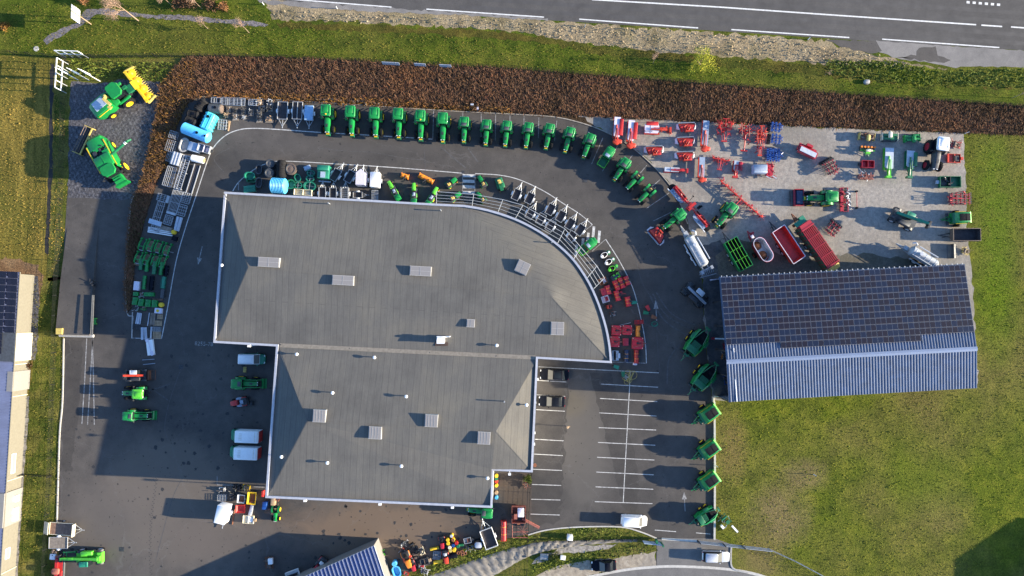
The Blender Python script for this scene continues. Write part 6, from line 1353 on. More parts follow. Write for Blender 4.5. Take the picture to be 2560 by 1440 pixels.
T('dh', cultivator(3.4, 1.8, 'crimson paint', 5, 7, False, True), 'disc_harrow', 'crimson harrow with a tangle of tines at the right edge of the gravel', 'harrow', 2398, 497, .7, 180, 1.1)
T('lb', round_baler, 'round_baler', 'green baler with a pale hood at the gravel edge', 'baler', 2400, 544, 1.8, 178, .82)
T('bt', open_trailer(4.6, 2.1, 1.1, 'brown metal', 'trailer floor', axles=1), 'tipping_trailer', 'old brown tipping trailer at the right edge of the gravel', 'trailer', 2413, 587, 1.5, 180, .95)
T('db', bucket(2.4, 'dark grey', 1.0), 'loader_bucket', 'dark loader bucket by the shed corner', 'bucket', 2380, 628, .5, 180, 1.0)
T('sc2', scrap('dull yellow', 9, .9, 5), 'yellow_implement', 'small yellow implement beside the dark bucket', 'implement', 2416, 628, .5, 20, 1.0)
T('th1', telehandler('dark grey', 'teal green', 'teal green', 1), 'telehandler', 'teal telehandler on the gravel with its boom raised', 'telehandler', 2257, 548, .8, 28, 1.0)
T('th2', telehandler('dark metal', 'silver paint', 'grey paint', 0, 'dark metal', -.7), 'telehandler', 'dark telehandler with silver cab roof near the shed', 'telehandler', 1737, 737, 1, 42, .98)
T('slt', slurry_tanker(5.6, .9, 'tank silver'), 'slurry_tanker', 'pale grey slurry tanker with a dark spreading boom behind', 'slurry tanker', 1741, 627, 1.7, 241, .95)
T('slt2', slurry_tanker(5.0, .9, 'tank silver', False), 'slurry_tanker', 'silver slurry tanker half hidden behind the shed roof', 'slurry tanker', 2308, 644, 1.7, 212, .95)
T('gt', open_trailer(5.2, 2.3, 1.4, 'green paint', 'black rubber', (4, 3, 'bright green')), 'grain_trailer', 'bright green trailer with dark covered top grid', 'trailer', 1846, 635, 2.2, 241, .98)
T('mix', mixer_wagon, 'mixer_wagon', 'crimson oval mixer wagon with two augers inside', 'mixer wagon', 1908, 624, 2.4, 239, .92)
T('rt', open_trailer(6.0, 2.3, 1.3, 'orange red', 'red paint', None, 'violet white'), 'tipping_trailer', 'empty red tipping trailer with white rails', 'trailer', 1972, 611, 2.2, 237, .98)
T('fw', forage_wagon, 'forage_wagon', 'long forage wagon with crimson roof slats and green sides', 'forage wagon', 2046, 609, 2.8, 236, .96)
T('ph', power_harrow(4.0, 'crimson paint'), 'power_harrow', 'crimson power harrow mounted behind the green tractor', 'harrow', 2107, 499, .6, 180, 1.0)
def packer(r): P('cover', B().prism([(-.5, -1.3), (.6, -1.3), (.6, 1.3), (-.5, 1.3)], .4, .95, .85), 'navy paint', r); P('side_plate', B().box((0, 1.36, .5), (1.5, .1, .9)).box((0, -1.36, .5), (1.5, .1, .9)).box((.75, 0, .5), (.14, 2.6, .5)).box((-.75, 0, .5), (.35, 2.6, .3)), 'crimson paint', r); P('roller', B().cyl((-1.1, -1.2, .35), (-1.1, 1.2, .35), .3, n=10), 'dark metal', r)
T('fr', packer, 'front_packer', 'crimson and navy packer in front of the green tractor', 'packer', 1997, 494, .6, 0, 1.0)
o = E('marker_bar'); P('bar', B().cyl((0, -1.4, .3), (0, 1.4, .3), .05, n=6), 'crimson paint', o); P('end_block', B().box((0, -1.4, .25), (.3, .3, .5)).box((0, 1.4, .25), (.3, .3, .5)), 'bluish black', o); tag(o, 'thin red marker bar with dark ends on the gravel', 'marker bar'); put(o, 2142, 499, .3, 0)
o = E('drain_grate'); P('grid', B().box((0, 0, .03), (.8, .8, .04)), 'dark metal', o); P('bar', B().box((0, 0, .055), (.8, .06, .02)).box((0, .22, .055), (.8, .06, .02)).box((0, -.22, .055), (.8, .06, .02)), 'dark grey', o); tag(o, 'square drain grate in the gravel by the wagons', 'drain'); put(o, 2008, 568, 0, 0)
for x, y, l in ((1463, 451, 'square drain grate in the lane below the tractor row'), (453, 917, 'square drain grate in the shaded left yard'), (305, 1373, 'square drain grate near the lime telehandler'), (842, 406, 'drain grate on the lane line above the covered trailers'), (1158, 430, 'drain grate beside the zebra crossing')):
    q = dup(o); tag(q, l, 'drain'); put(q, x, y, 0, 0, .9 if y > 440 else .6)
def dens(key, n, sx, sy, mat, cx=0, cy=0, seed=1, z=.9):      # extra hoses, stays and brackets of a machine
    rnd = random.Random(seed); b = B()
    for _ in range(n):
        p = Vector((cx+rnd.uniform(-sx, sx), cy+rnd.uniform(-sy, sy), rnd.uniform(.5, z))); q = p+Vector((rnd.uniform(-.6, .6), rnd.uniform(-.6, .6), rnd.uniform(-.3, .3))); b.tube([p, q], rnd.uniform(.04, .08), 5)
        if rnd.random() < .4: b.box(p, (.25, .2, .2), rnd.uniform(0, 90))
    P('linkage', b, mat, PROTO[key])
dens('tedf', 34, 1.2, 1.2, 'red paint', 0, 0, 1, 1.5); dens('rake', 20, 1.6, .9, 'red paint', 0, 0, 2, 1.5); dens('rak2', 26, 1.6, .8, 'red paint', 0, 0, 3, 1.4); dens('ted4', 18, .6, 1.7, 'red paint', 0, 0, 4)
dens('tedU', 26, .5, 4.4, 'crimson paint', -.1, 0, 5); dens('hop', 16, 1.0, 1.1, 'crimson paint', -.8, 0, 6); dens('dh', 26, 1.6, .8, 'crimson paint', 0, 0, 7); dens('rear', 26, .3, 3.6, 'red paint', -.4, 0, 8, 1.5); dens('dmC', 10, .8, .4, 'orange red', 2.4, 0, 9, 1.2)
dens('ph', 16, .4, 1.8, 'crimson paint', 0, 0, 10); dens('ph', 14, .3, 1.9, 'dull galvanised', -.9, 0, 11); dens('plan', 14, .6, 1.2, 'dark green paint', 0, 0, 12, 1.1); dens('swg', 16, .5, 1.1, 'dark green paint', 0, 0, 13, 1.1); dens('swc', 14, .4, 1.1, 'dark green paint', -.2, 0, 14, 1.0); dens('swb', 16, .5, 1.1, 'rust', 0, 0, 15, 1.2); dens('dmH', 14, .8, .4, 'dark green paint', 2.0, 0, 16, 1.2)
dens('tank5', 10, .5, .6, 'dark metal', .2, 0, 17, .9); dens('dmK', 14, .7, .6, 'crimson paint', .2, .6, 18, 1.1); dens('blue2', 16, 1.0, .8, 'blue paint', 0, 0, 19, 1.0); dens('spr', 14, .7, 1.1, 'dull galvanised', 0, 0, 20, .9); dens('comb', 22, .7, 1.0, 'dark green paint', -1.2, 0, 21, 3.3); dens('forg', 16, .6, .9, 'dark metal', 2.6, 0, 22, 1.9)
# ------------------------------------------------------------------ balers on the right car park
for i, (x, y) in enumerate([(1772, 1040), (1772, 1130), (1772, 1209)]):
    T('lb', None, 'round_baler', f'green round baler with black top window, {["topmost", "middle", "lowest"][i]} of the three by the grass edge', 'baler', x, y, 2.6, 145, .92, 'round balers along the grass edge')
T('lb2', open_baler, 'round_baler', 'green baler with plain covers at the lower end of the car park', 'baler', 1766, 1291, 1.6, 148, .80)
T('ob', open_baler, 'baler_wrapper', 'upper of the two big green balers beside the shed', 'baler', 1742, 857, 1.8, 128, 1.0, 'big balers beside the shed')
T('ob', None, 'baler_wrapper', 'lower of the two big green balers beside the shed', 'baler', 1761, 944, 1.8, 130, 1.0, 'big balers beside the shed')
T('sc3', scrap('dark green paint', 10, 1.3, 9), 'wood_chipper', 'dark green machine with white chute on the grass by the lowest baler', 'chipper', 1815, 1300, .6, 48, 1.0)
P('chute', B().box((2.0, .1, .7), (1.4, .3, .15)).box((.3, -1.2, .8), (.6, .4, .5)), 'white paint', PROTO['sc3'])
for k, nm, fn, l, c, x, y, a in (('uo', 'old_machine', scrap('orange paint', 9, 1.0, 11), 'orange machine sheltering under the shed roof edge', 'machine', 1815, 893, 10), ('ub', 'old_machine', scrap('blue paint', 9, 1.1, 12), 'blue machine sheltering under the shed roof edge', 'machine', 1818, 950, 80), ('ur', 'old_machine', scrap('crimson paint', 7, .8, 13), 'dark red machine under the shed above the orange one', 'machine', 1814, 866, 80)):
    T(k, fn, nm, l, c, x, y, .5, a)
o = E('white_post_rail'); P('rail', B().cyl((-1.1, 0, .8), (1.1, 0, .8), .13, n=8), 'white paint', o); P('end', B().box((-1.3, 0, .7), (.5, .4, .4)), 'crimson paint', o); P('leg', B().box((.8, 0, .4), (.1, .1, .8)), 'dark metal', o); tag(o, 'white pipe with red end sticking out from under the shed', 'pipe'); put(o, 1803, 847, .8, 2)
o = E('white_support_arm'); P('rail', B().cyl((-1.0, 0, .7), (1.2, 0, .9), .12, n=8), 'violet white', o); P('leg', B().box((.8, 0, .4), (.1, .1, .8)), 'dark metal', o); tag(o, 'pale bar behind the tanker boom at the shed corner', 'bar'); put(o, 1789, 698, .6, -10)
# ------------------------------------------------------------------ cars and vans
T('c1', car(4.8, 1.9, 1.45, 'bluish black', 'suv'), 'parked_car', 'upper black car parked against the building', 'car', 1386, 937, .9, 182, 1.0)
T('c2', car(4.4, 1.85, 1.45, 'bluish black', 'hatch'), 'parked_car', 'lower black car parked against the building', 'car', 1380, 1004, .9, 182, 1.0)
T('c3', car(4.3, 1.8, 1.8, 'white paint', 'van', 'white paint'), 'parked_van', 'small white van on the car park near the exit', 'van', 1586, 1303, 1, 3, 1.0)
T('c4', car(4.5, 1.8, 1.5, 'silver paint', 'wagon'), 'parked_car', 'silver estate car at the gate', 'car', 1791, 1393, .9, 2, 1.0)
T('c5', car(4.1, 1.75, 1.5, 'bluish black', 'hatch'), 'parked_car', 'dark blue car on the street at the bottom edge', 'car', 1510, 1416, .9, 178, 1.0)
T('v1', panel_van(5.2, 1.95, 2.5), 'parked_van', 'upper of two white box vans with green cabs', 'van', 613, 1090, 1.5, 182, 1.0, 'white vans by the building')
T('v1', None, 'parked_van', 'lower of two white box vans with green cabs', 'van', 610, 1132, 1.5, 182, 1.0, 'white vans by the building')
T('v2', car(4.3, 1.8, 1.85, 'teal green', 'van', 'white paint'), 'parked_van', 'green van with white roof under the building corner', 'van', 628, 898, 1.2, 1, 1.0)
T('sk', telehandler('dark metal', 'tarpaulin', 'orange red', 0, 'dark metal', -1.3), 'skid_loader', 'black and red loader with a rusty bucket on the left yard', 'loader', 340, 938, .8, 0, .82)
T('skb', bucket(1.6, 'rust', 1.0), 'loader_bucket', 'rusty bucket on the front of the black and red loader', 'bucket', 378, 938, .4, 0, 1.0)
T('th3', telehandler('bright green', 'teal green', 'bright green', 0, 'silver paint', 1.6), 'telehandler', 'lime green telehandler at the lower left corner', 'telehandler', 223, 1394, 1.2, 178, 1.0)
T('lf', loader_frame, 'front_loader', 'green loader frame lying in front of the lime telehandler', 'loader frame', 176, 1386, .5, 180, 1.0)
T('hd', swather('red paint', 'faded red'), 'mower_header', 'red header with black canvas at the lower left corner', 'header', 148, 1424, .7, 182, (1.1, 1.6, 1))
T('ym', scrap('yellow paint', 6, .8, 21), 'yellow_implement', 'yellow attachment beside the smaller wooden trailer', 'implement', 137, 1379, .4, 12)
T('wc', slab_stack(.9, .9, .7, 'white paint', 1), 'white_crate', 'white crate below the yellow attachment', 'crate', 134, 1391, .4, 5)
T('kart', mower_ride('red paint', 'grey tarp', 'dark metal', 'grey tarp'), 'ride_on_mower', 'red and grey ride on machine below the loader tractor', 'ride on mower', 600, 1005, .5, 170, 1.35)
T('cross', scrap('dark metal', 8, .9, 24), 'black_attachment', 'black linkage attachment between ride on machine and loader bucket', 'attachment', 625, 1008, .4, 10)
T('wtr', trailer(4.2, 2.0, .12, .6, 'cream paint', 'brown wood', None, 1.2, ramp='cream paint', mud=False), 'flatbed_trailer', 'larger wooden floored trailer with a cream tail ramp', 'trailer', 156, 1322, .6, 4)
T('wtr2', trailer(3.1, 1.9, .1, .55, 'dull galvanised', 'old wood', None, 1.1), 'flatbed_trailer', 'smaller wooden floored trailer below the ramp trailer', 'trailer', 146, 1357, .6, 0)
# ------------------------------------------------------------------ box trailers
GT = 'small trailers along the building front'
T('tA', trailer(3.0, 1.7, .3, .5, 'galvanised', 'trailer floor'), 'box_trailer', 'long empty galvanised trailer, left of three beside the tractor row', 'trailer', 707, 277, .6, 92, 1.0)
T('tB', trailer(3.0, 1.7, .3, .5, 'galvanised', 'trailer floor', split=True), 'box_trailer', 'galvanised trailer with a middle rail beside the covered one', 'trailer', 744, 277, .6, 92, 1.0)
T('tC', trailer(2.6, 1.5, .4, .5, 'tarpaulin', 'trailer floor', ('flat', 'pale blue', .1)), 'box_trailer', 'light blue covered trailer left of the first tractor', 'trailer', 772, 282, .9, 92, .95)
T('tD', trailer(2.0, 1.25, .35, .5, 'galvanised', 'trailer floor'), 'box_trailer', 'left of two tilted galvanised trailers beside the green shelter', 'trailer', 839, 438, .6, -58, 1.05, GT)
T('tD', None, 'box_trailer', 'right of two tilted galvanised trailers beside the silver box trailer', 'trailer', 875, 442, .6, -60, 1.05, GT)
T('tE', trailer(2.4, 1.6, .3, .5, 'silver paint', 'trailer floor', ('house', 'violet white', 1.9)), 'horse_trailer', 'pale horse trailer with a pointed nose', 'trailer', 904, 447, 1.5, -88, 1.0)
T('tF', trailer(2.6, 1.6, .3, .5, 'white paint', 'trailer floor', ('box', 'white paint', 1.5)), 'box_trailer', 'white closed box trailer beside the horse trailer', 'trailer', 938, 450, 1.4, -88, .95)
for i, x in enumerate((806, 833)): T('tD', None, 'box_trailer', f'{["left", "right"][i]} of two small empty trailers at the roof edge under the green tubs', 'trailer', x, 483+i, .6, -90, .95, GT)
T('tG', trailer(1.9, 1.25, .35, .5, 'galvanised', 'old wood', ('cage', None, 0)), 'cage_trailer', 'caged livestock trailer at the roof edge', 'trailer', 863, 484, .7, -90, 1.0, GT)
T('tD', None, 'box_trailer', 'small trailer turned sideways at the roof edge', 'trailer', 894, 487, .6, 0, .78, GT)
T('bench', gate(2.0, 1.0, 6, 'galvanised', .6, 4), 'metal_rack', 'galvanised rack under the white box trailer', 'rack', 937, 490, .6, 90)
cv = [(1291, 487, -66, 'first black floored trailer on the curve'), (1324, 496, -64, 'second black floored trailer on the curve'), (1376, 524, -62, 'third black floored trailer on the curve'), (1402, 541, -60, 'fourth black floored trailer on the curve'), (1425, 560, -58, 'fifth black floored trailer on the curve'), (1450, 575, -56, 'last black floored trailer beside the curved crossing'),
      (1326, 534, -63, 'first trailer under the canopy frame'), (1352, 548, -61, 'second trailer under the canopy frame'), (1376, 565, -60, 'third trailer under the canopy frame'), (1428, 592, -58, 'last trailer under the canopy frame')]
for x, y, a, l in cv: T('tH', trailer(1.9, 1.25, .3, .5, 'dull galvanised', 'trailer floor', mud=True), 'box_trailer', l, 'trailer', x, y, .55, a, 1.0, 'black floored trailers along the curved front')
T('wt', trailer(3.2, 2.1, .45, .6, 'white paint', 'trailer floor', None, 1.4), 'box_trailer', 'white sided open trailer near the coloured barrels', 'trailer', 1222, 1346, .9, -110, 1.0)
T('wb', trailer(2.9, 1.7, .2, .45, 'white paint', 'trailer floor', ('box', 'white paint', 2.0)), 'box_trailer', 'white closed box trailer on the lower left yard', 'trailer', 558, 1283, 1.5, 102, 1.0)
# ------------------------------------------------------------------ garden machines
for x, y, a, k, nm, l in ((1205, 455, 240, 'mr', 'ride_on_mower', 'green ride on mower just right of the zebra crossing'), (1128, 457, -40, 'mr', 'ride_on_mower', 'green ride on mower just left of the zebra crossing'), (1138, 492, -35, 'mr', 'ride_on_mower', 'green ride on mower under the canopy left of the crossing'), (1203, 495, 230, 'mr', 'ride_on_mower', 'green ride on mower under the canopy right of the crossing')):
    T(k, mower_ride('green paint'), nm, l, 'ride on mower', x, y, .5, a, 1.08, 'green garden mowers')
T('ml', mower_ride('dark green paint', 'dark green paint', 'dark metal', 'tan leather', None, False), 'ride_on_mower', 'stubby dark green mower with tan seat by the inner lane line', 'ride on mower', 1251, 462, .5, 70, 1.2)
for i, (x, y, a) in enumerate([(982, 472, 240), (1035, 479, -92), (1083, 487, -62)]):
    T('mc', mower_ride('bright green', 'dark metal', 'yellow paint', 'grey tarp', 'green paint'), 'ride_on_mower', f'green mower with rear grass collector, {NTH[i]} from the left by the wall', 'ride on mower', x, y, .6, a, (1.35, .95, 1.3), 'mowers with grass collectors')
T('oa', tiller(1.2, 'orange paint'), 'flail_mower', 'short orange flail mower beside the lane line', 'flail mower', 1012, 440, .5, 105, 1.0)
T('ob2', tiller(2.6, 'orange paint'), 'flail_mower', 'long orange flail mower beside the lane line', 'flail mower', 1065, 446, .5, 117, 1.0)
T('tv', utility('rust'), 'utility_vehicle', 'green utility vehicle with rust brown bed beneath the canopy', 'utility vehicle', 1467, 617, 1.2, 141, .95)
for x, y, k, b_, l in ((1510, 638, 'lr', 'white paint', 'upper of two white ride on mowers by the curved wall'), (1521, 655, 'lr', 'white paint', 'lower of two white ride on mowers by the curved wall'), (1529, 672, 'lr2', 'bright green', 'lime ride on mower between white mowers and quad')):
    T(k, lawn_rider('dark metal', b_), 'ride_on_mower', l, 'ride on mower', x, y, .5, -32, .9, 'oval ride on mowers')
T('quad', quad, 'quad_bike', 'lime green quad bike with a blue seat', 'quad bike', 1541, 690, .5, -32, 1.05)
GR = 'red tillers outside the curved wall'
for x, y, w, k, a, l in ((1541, 713, 1.5, 'tl', 338, 'red tiller left of the tallest red tiller below the quad'), (1553, 707, 1.6, 'tl', 338, 'red tiller directly below the lime quad bike'), (1567, 702, 1.3, 'tl', 340, 'red tiller nearest the lane line below the quad'), (1520, 725, 1.3, 'tl', 345, 'red tiller beside the plain red box'), (1543, 739, 1.5, 'tl', 345, 'red tiller with side arm in the middle of the group'), (1570, 754, 1.4, 'tl', 350, 'red tiller beside a teal spreader')):
    T(k, tiller(1.5), 'rotary_tiller', l, 'tiller', x, y, .4, a, (1.12, w/1.38, 1.1), GR)
T('sc4', scrap('crimson paint', 9, .5, 31), 'plough_part', 'dark red plough part beside the middle tillers', 'plough part', 1553, 733, .4, 60)
T('rb2', slab_stack(.9, 1.2, .8, 'crimson paint', 1), 'red_box', 'plain crimson box against the curved wall', 'box', 1509, 729, .6, 340)
T('rb3', box_implement(1.2, 1.1, .5, 'violet white', 'dark metal', 'crimson paint'), 'tool_crate', 'pale crate with red parts against the curved wall', 'crate', 1513, 748, .5, 342)
T('rb4', box_implement(1.3, 1.1, .5, 'rust', 'dark metal', 'violet white'), 'tool_crate', 'rust coloured open crate at the end of the canopy', 'crate', 1507, 703, .5, -25)
T('ot1', scrap('orange red', 10, .7, 41), 'cultivator_part', 'orange red cultivator part with rounded tines by the wall', 'cultivator part', 1523, 767, .4, -10)
T('ot2', scrap('faded red', 8, .6, 42), 'cultivator_part', 'faded red cultivator part below the orange one by the wall', 'cultivator part', 1531, 783, .4, -15)
GD = 'square red toppers outside the curved wall'
for x, y, w, L, l in ((1541, 826, 1.65, 1.65, 'square red topper at the upper left of four'), (1568, 825, 1.6, 1.6, 'square red topper at the upper right of four'), (1537, 854, 1.8, 1.6, 'square red topper half under the wall edge'), (1594, 858, 1.95, 1.9, 'largest square red topper by the lane line')):
    T('tp', topper(1.65, 1.65), 'rotary_topper', l, 'topper', x, y, .5, 2, (L/1.65, w/1.65, 1), GD)
T('rs', box_implement(1.5, .7, .35, 'red paint'), 'small_trailer_box', 'narrow red box on the lane line above the toppers', 'box', 1597, 805, .5, -3)
T('otl', tiller(1.8, 'orange paint'), 'flail_mower', 'orange flail mower beside the largest red topper', 'flail mower', 1595, 828, .4, 2, .95)
T('sc5', slab_stack(.9, 1.2, .5, 'crimson paint', 4), 'blade_stack', 'stack of red blades between two red toppers', 'blades', 1564, 855, .4, 0)
T('blg', power_harrow(2.0, 'blue grey sheet'), 'scraper_blade', 'blue grey scraper blade at the building corner', 'scraper', 1541, 889, .5, 0, .8)
T('nvr', tiller(2.0, 'navy paint'), 'roller', 'navy blue roller between grey scraper and red flail mower', 'roller', 1566, 890, .4, 180, .95)
T('rfl', tiller(2.2, 'red paint'), 'flail_mower', 'red flail mower with long arm at the bay corner', 'flail mower', 1591, 891, .4, 0, 1.0)
T('tlp', tube_bundle(1.9, 1, .04, 'galvanised'), 'metal_pole', 'single metal pole lying above the red toppers', 'pole', 1563, 810, .1, -14)
for x, y, c, l, a in ((1585, 756, 'teal green', 'teal push spreader beside the last red tiller', 0), (1619, 770, 'red paint', 'small red barrow outside the lane line', 60), (1614, 782, 'dark green paint', 'small green barrow outside the lane line', 10), (1634, 793, 'rust', 'small rust brown barrow near the lane arrow', 20), (1540, 917, 'teal green', 'green barrow below the building corner', 200), (1557, 935, 'dark green paint', 'green hose reel beside the tangled yellow hose', 90), (1588, 910, 'violet white', 'small white sack at the bay corner line', 0)):
    o = E('push_spreader' if 'barrow' not in l else 'wheelbarrow' if 'sack' not in l and 'reel' not in l else 'item', None)
    if 'reel' in l: o.name = 'hose_reel'
    if 'sack' in l: o.name = 'sack'
    if 'sack' in l: P('bag', B().rbox((0, 0, .2), (.8, .45, .35), .2, .12), c, o)
    else:
        P('tray', B().prism([(-.45, -.32), (.45, -.22), (.45, .22), (-.45, .32)], .35, .7, 1.15), c, o); P('handle', B().tube([(-.4, .28, .5), (-1.0, .25, .75)], .03).tube([(-.4, -.28, .5), (-1.0, -.25, .75)], .03), 'dark metal', o); wheel(o, 'wheel', (.55, 0, .2), .2, .12, c, 0, 10)
    tag(o, l, 'sack' if 'sack' in l else 'hose reel' if 'reel' in l else 'barrow'); put(o, x, y, .3, a, .9)
def hose(name, label, mat, cx, cy, loops, r0, rw, seed):
    rnd = random.Random(seed); p = W(cx, cy); pts = []
    for l in range(loops):
        ox, oy = rnd.uniform(-.6, .6)*rw, rnd.uniform(-.9, .5)*rw; ra = r0*rnd.uniform(.5, 1.3); rb = r0*rnd.uniform(.5, 1.3); a0 = rnd.uniform(0, 6)
        for k in range(14): a = a0+k*.48; pts.append((p.x+ox+ra*math.cos(a), p.y+oy+rb*math.sin(a), .06+.01*l))
    b = B().tube(pts, .028, 5); tag(b.build(name, mat), label, 'hose')
hose('garden_hose', 'tangled yellow hose on the car park lines', 'dull yellow', 1573, 942, 6, .62, 1.15, 4); hose('green_hose', 'small coil of green hose near the lane arrow', 'teal green', 1636, 810, 3, .5, .1, 6)
# ------------------------------------------------------------------ inner plastic goods
for x, y, r_, h, m, l in ((676, 409, .74, 1.3, 'brown metal', 'upper dark round composting bin in the inner bay'), (674, 433, .78, 1.2, 'brown metal', 'lower dark round composting bin above the blue tank')):
    T('bin', round_bin(.8, 1.3, 'dark grey'), 'round_bin', l, 'bin', x, y, 1.0, 0, r_/.8, 'dark round bins')
T('bin2', round_bin(.85, 1.2, 'brown metal'), 'round_bin', 'bulky brown bin right of the upright black tyre stack', 'bin', 728, 423, 1, 0, (1.1, 1.15, 1))
T('tyr', tank_h(3.0, .8, 'black rubber', 7, 0, None), 'rubber_roll', 'long black ribbed rubber roll behind the blue tank', 'rubber roll', 704, 423, .9, 92)
T('btk', tank_h(2.7, 1.25, 'sky blue plastic', 9, 0), 'water_tank', 'big ribbed sky blue tank at the roof edge', 'tank', 698, 465, 1.2, 3, 1.0)
for x, y, L, w, m, i_, l, a, bar in ((625, 440, 1.8, 1.25, 'teal green', 'teal green', 'large teal trough at the far left of the inner bay', 3, 0), (629, 452, 1.6, .6, 'dark green paint', 'dark green paint', 'long thin teal trough under the large trough', 2, 0), (648, 457, 1.7, 1.0, 'dark grey', 'dark grey', 'dark grey oval trough left of the blue tank', 92, 0), (648, 424, 1.6, 1.0, 'dark grey', 'dark grey', 'dark stacked crates at the lane corner', 92, 0),
                                  (745, 445, 1.35, 1.0, 'teal green', 'tub inside', 'upright green tub left of the oval tubs', 70, 0), (746, 464, 1.4, .95, 'teal green', 'tub inside', 'green oval tub with a bar below the upright tub', 5, 1), (778, 433, 1.35, .85, 'teal green', 'tub inside', 'topmost green oval tub with a bar', 8, 1), (776, 447, 1.4, .9, 'teal green', 'tub inside', 'middle green oval tub with a bar', 8, 1), (775, 466, 2.1, 1.4, 'teal green', 'tub inside', 'largest green oval tub by the cream crate', 8, 1), (728, 461, 1.3, 1.6, 'dark green paint', 'dark green paint', 'dark round tub behind the blue tank end', 0, 0)):
    T(l, trough(L, w, .75, m, i_, bar), 'plastic_trough', l, 'trough', x, y, .5, a, 1, 'plastic troughs in the inner bay')
for y, l in ((468, 'upper green crate stack at the roof corner'), (476, 'lower green crate stack at the roof corner')): T('gcr', slab_stack(2.0, .6, .6, 'teal green', 2), 'crate_stack', l, 'crates', 624, y, .4, -8)
T('shl', slab_stack(1.9, 2.2, 1.8, 'teal green', 1), 'calf_shelter', 'teal green plastic calf shelter with a pale front', 'calf shelter', 810, 431, 1.2, 3); P('roof_panel', B().rbox((0, .6, 1.95), (1.95, .9, .35), .1, .1), 'teal green', PROTO['shl']); P('front_panel', B().box((0, -.5, 1.83), (.8, 1.0, .04)).box((0, -1.4, .4), (2.0, .2, .3)), 'blue grey sheet', PROTO['shl'])
T('grb', slab_stack(1.1, .7, .5, 'blue grey sheet', 2), 'feed_box', 'small blue grey box between brown bin and green shelter', 'box', 768, 420, .3, -22)
T('crm', box_implement(3.0, 1.0, .6, 'cream paint', 'dark metal', 'cream paint'), 'cream_crate', 'long cream crate at the roof edge beside the blue tank', 'crate', 759, 482, .5, 4)
# ------------------------------------------------------------------ top left tanks and racks
T('bk1', tank_h(2.3, .8, 'black rubber', 6, 1), 'black_tank', 'upper ribbed black tank at the bank corner', 'tank', 501, 263, 1.2, -52)
T('bk2', tank_h(2.2, .72, 'black rubber', 3, 1), 'black_tank', 'middle black tank above the blue cylinder', 'tank', 482, 285, 1.2, 10); T('bk2', None, 'black_tank', 'lowest black tank touching the blue cylinder', 'tank', 476, 302, 1.2, 25)
T('bk3', tank_h(2.3, .78, 'dark grey', 0, 1, 'brown metal'), 'dark_tank', 'dark tank with a rusty end beside the metal racks', 'tank', 538, 271, 1.0, 4)
T('cyn', ribbed_tank, 'water_tank', 'cyan ribbed water tank standing by the lane corner', 'tank', 520, 303, 1.3, -66, .92)
T('bcy', tank_h(5.0, 1.0, 'sky blue plastic', 0, 2), 'water_tank', 'long sky blue cylindrical tank by the lane corner', 'tank', 489, 331, 1.3, 22, .98)
for x, y, L, w, a, n, m, l in ((584, 254, 3.9, 1.2, 2, 6, 7, 'long galvanised rack with many bars beside the bank'), (541, 251, 1.7, .9, 2, 2, 3, 'small open galvanised frame beside the long rack'), (632, 256, 1.4, 1.0, 3, 4, 3, 'dull metal rack right of the long bar rack'), (556, 312, 1.7, 1.3, 95, 4, 4, 'square metal gate lying by the timber planks')):
    T(l, gate(L, w, n, 'galvanised', .7, m), 'metal_rack', l, 'rack', x, y, .6, a)
for i, (x, y, s_) in enumerate([(570, 272, .8), (586, 276, .7), (565, 288, .7), (587, 292, .9), (607, 279, .7), (610, 293, .6), (627, 281, .8), (650, 255, 1.0), (655, 270, 1.0), (648, 283, .9), (647, 297, .9), (671, 270, 1.0), (672, 298, 1.0), (675, 255, .9)]):
    o = E('machine_part'); scrap(['dull galvanised', 'dark metal', 'tan wood', 'silver paint', 'dark grey'][i % 5], 11, .62, 50+i)(o); P('pallet', B().box((0, 0, .06), (1.2, 1.0, .1)), 'old wood', o)
    tag(o, f'metal machine parts on a pallet, {NTH[i]} of the pallets between tanks and trailers', 'machine part', 'pallets of machine parts'); put(o, x, y, .3, random.choice((0, 90)), s_*1.1)
T('plk', tube_bundle(1.7, 2, .09, 'tan wood', .2), 'timber_plank', 'two pale timber planks on the lane corner', 'planks', 571, 315, .1, 100)
# ------------------------------------------------------------------ left storage strip
A = 106
for x, y, L, w, n, m, mat, l, pl in ((423, 441, 3.4, 1.5, 6, 2, 'galvanised', 'long galvanised gates above the corner of shade', 0), (408, 495, 2.1, 1.2, 5, 2, 'dull galvanised', 'wide grey gate with a plate lying across the strip', .5), (436, 506, 4.2, 1.6, 8, 3, 'galvanised', 'long bundle of galvanised gates in the strip centre', .4), (465, 495, 1.8, 1.4, 5, 4, 'dull galvanised', 'square gate stack under the dark steel tray', 0), (454, 525, 1.9, 1.4, 5, 5, 'dull galvanised', 'square gate stack beside the lane line', 0), (396, 528, 3.4, 1.2, 5, 3, 'dull galvanised', 'long gates along the outer edge of the strip', 0), (420, 550, 1.6, 1.3, 5, 4, 'dull galvanised', 'short gate stack beside two pale tubes', 0), (388, 570, 1.0, 1.5, 5, 2, 'dull galvanised', 'short gates behind the white tubes', 0)):
    T(l, gate(L, w, n, mat, .5, m, pl), 'gate_stack', l, 'gates', x, y, .5, A if 'wide grey' not in l else A-90, 1, 'galvanised gates in the left strip')
for x, y, L, w, h, l in ((434, 338, 1.2, 1.1, .9, 'small wire cage beside the sky blue tank'), (427, 365, 1.9, 1.3, .8, 'larger wire cage by the bank'), (424, 392, 1.6, .9, .6, 'low wire cage next to the silver box')): T(l, cage(L, w, h), 'wire_cage', l, 'cage', x, y, .5, A)
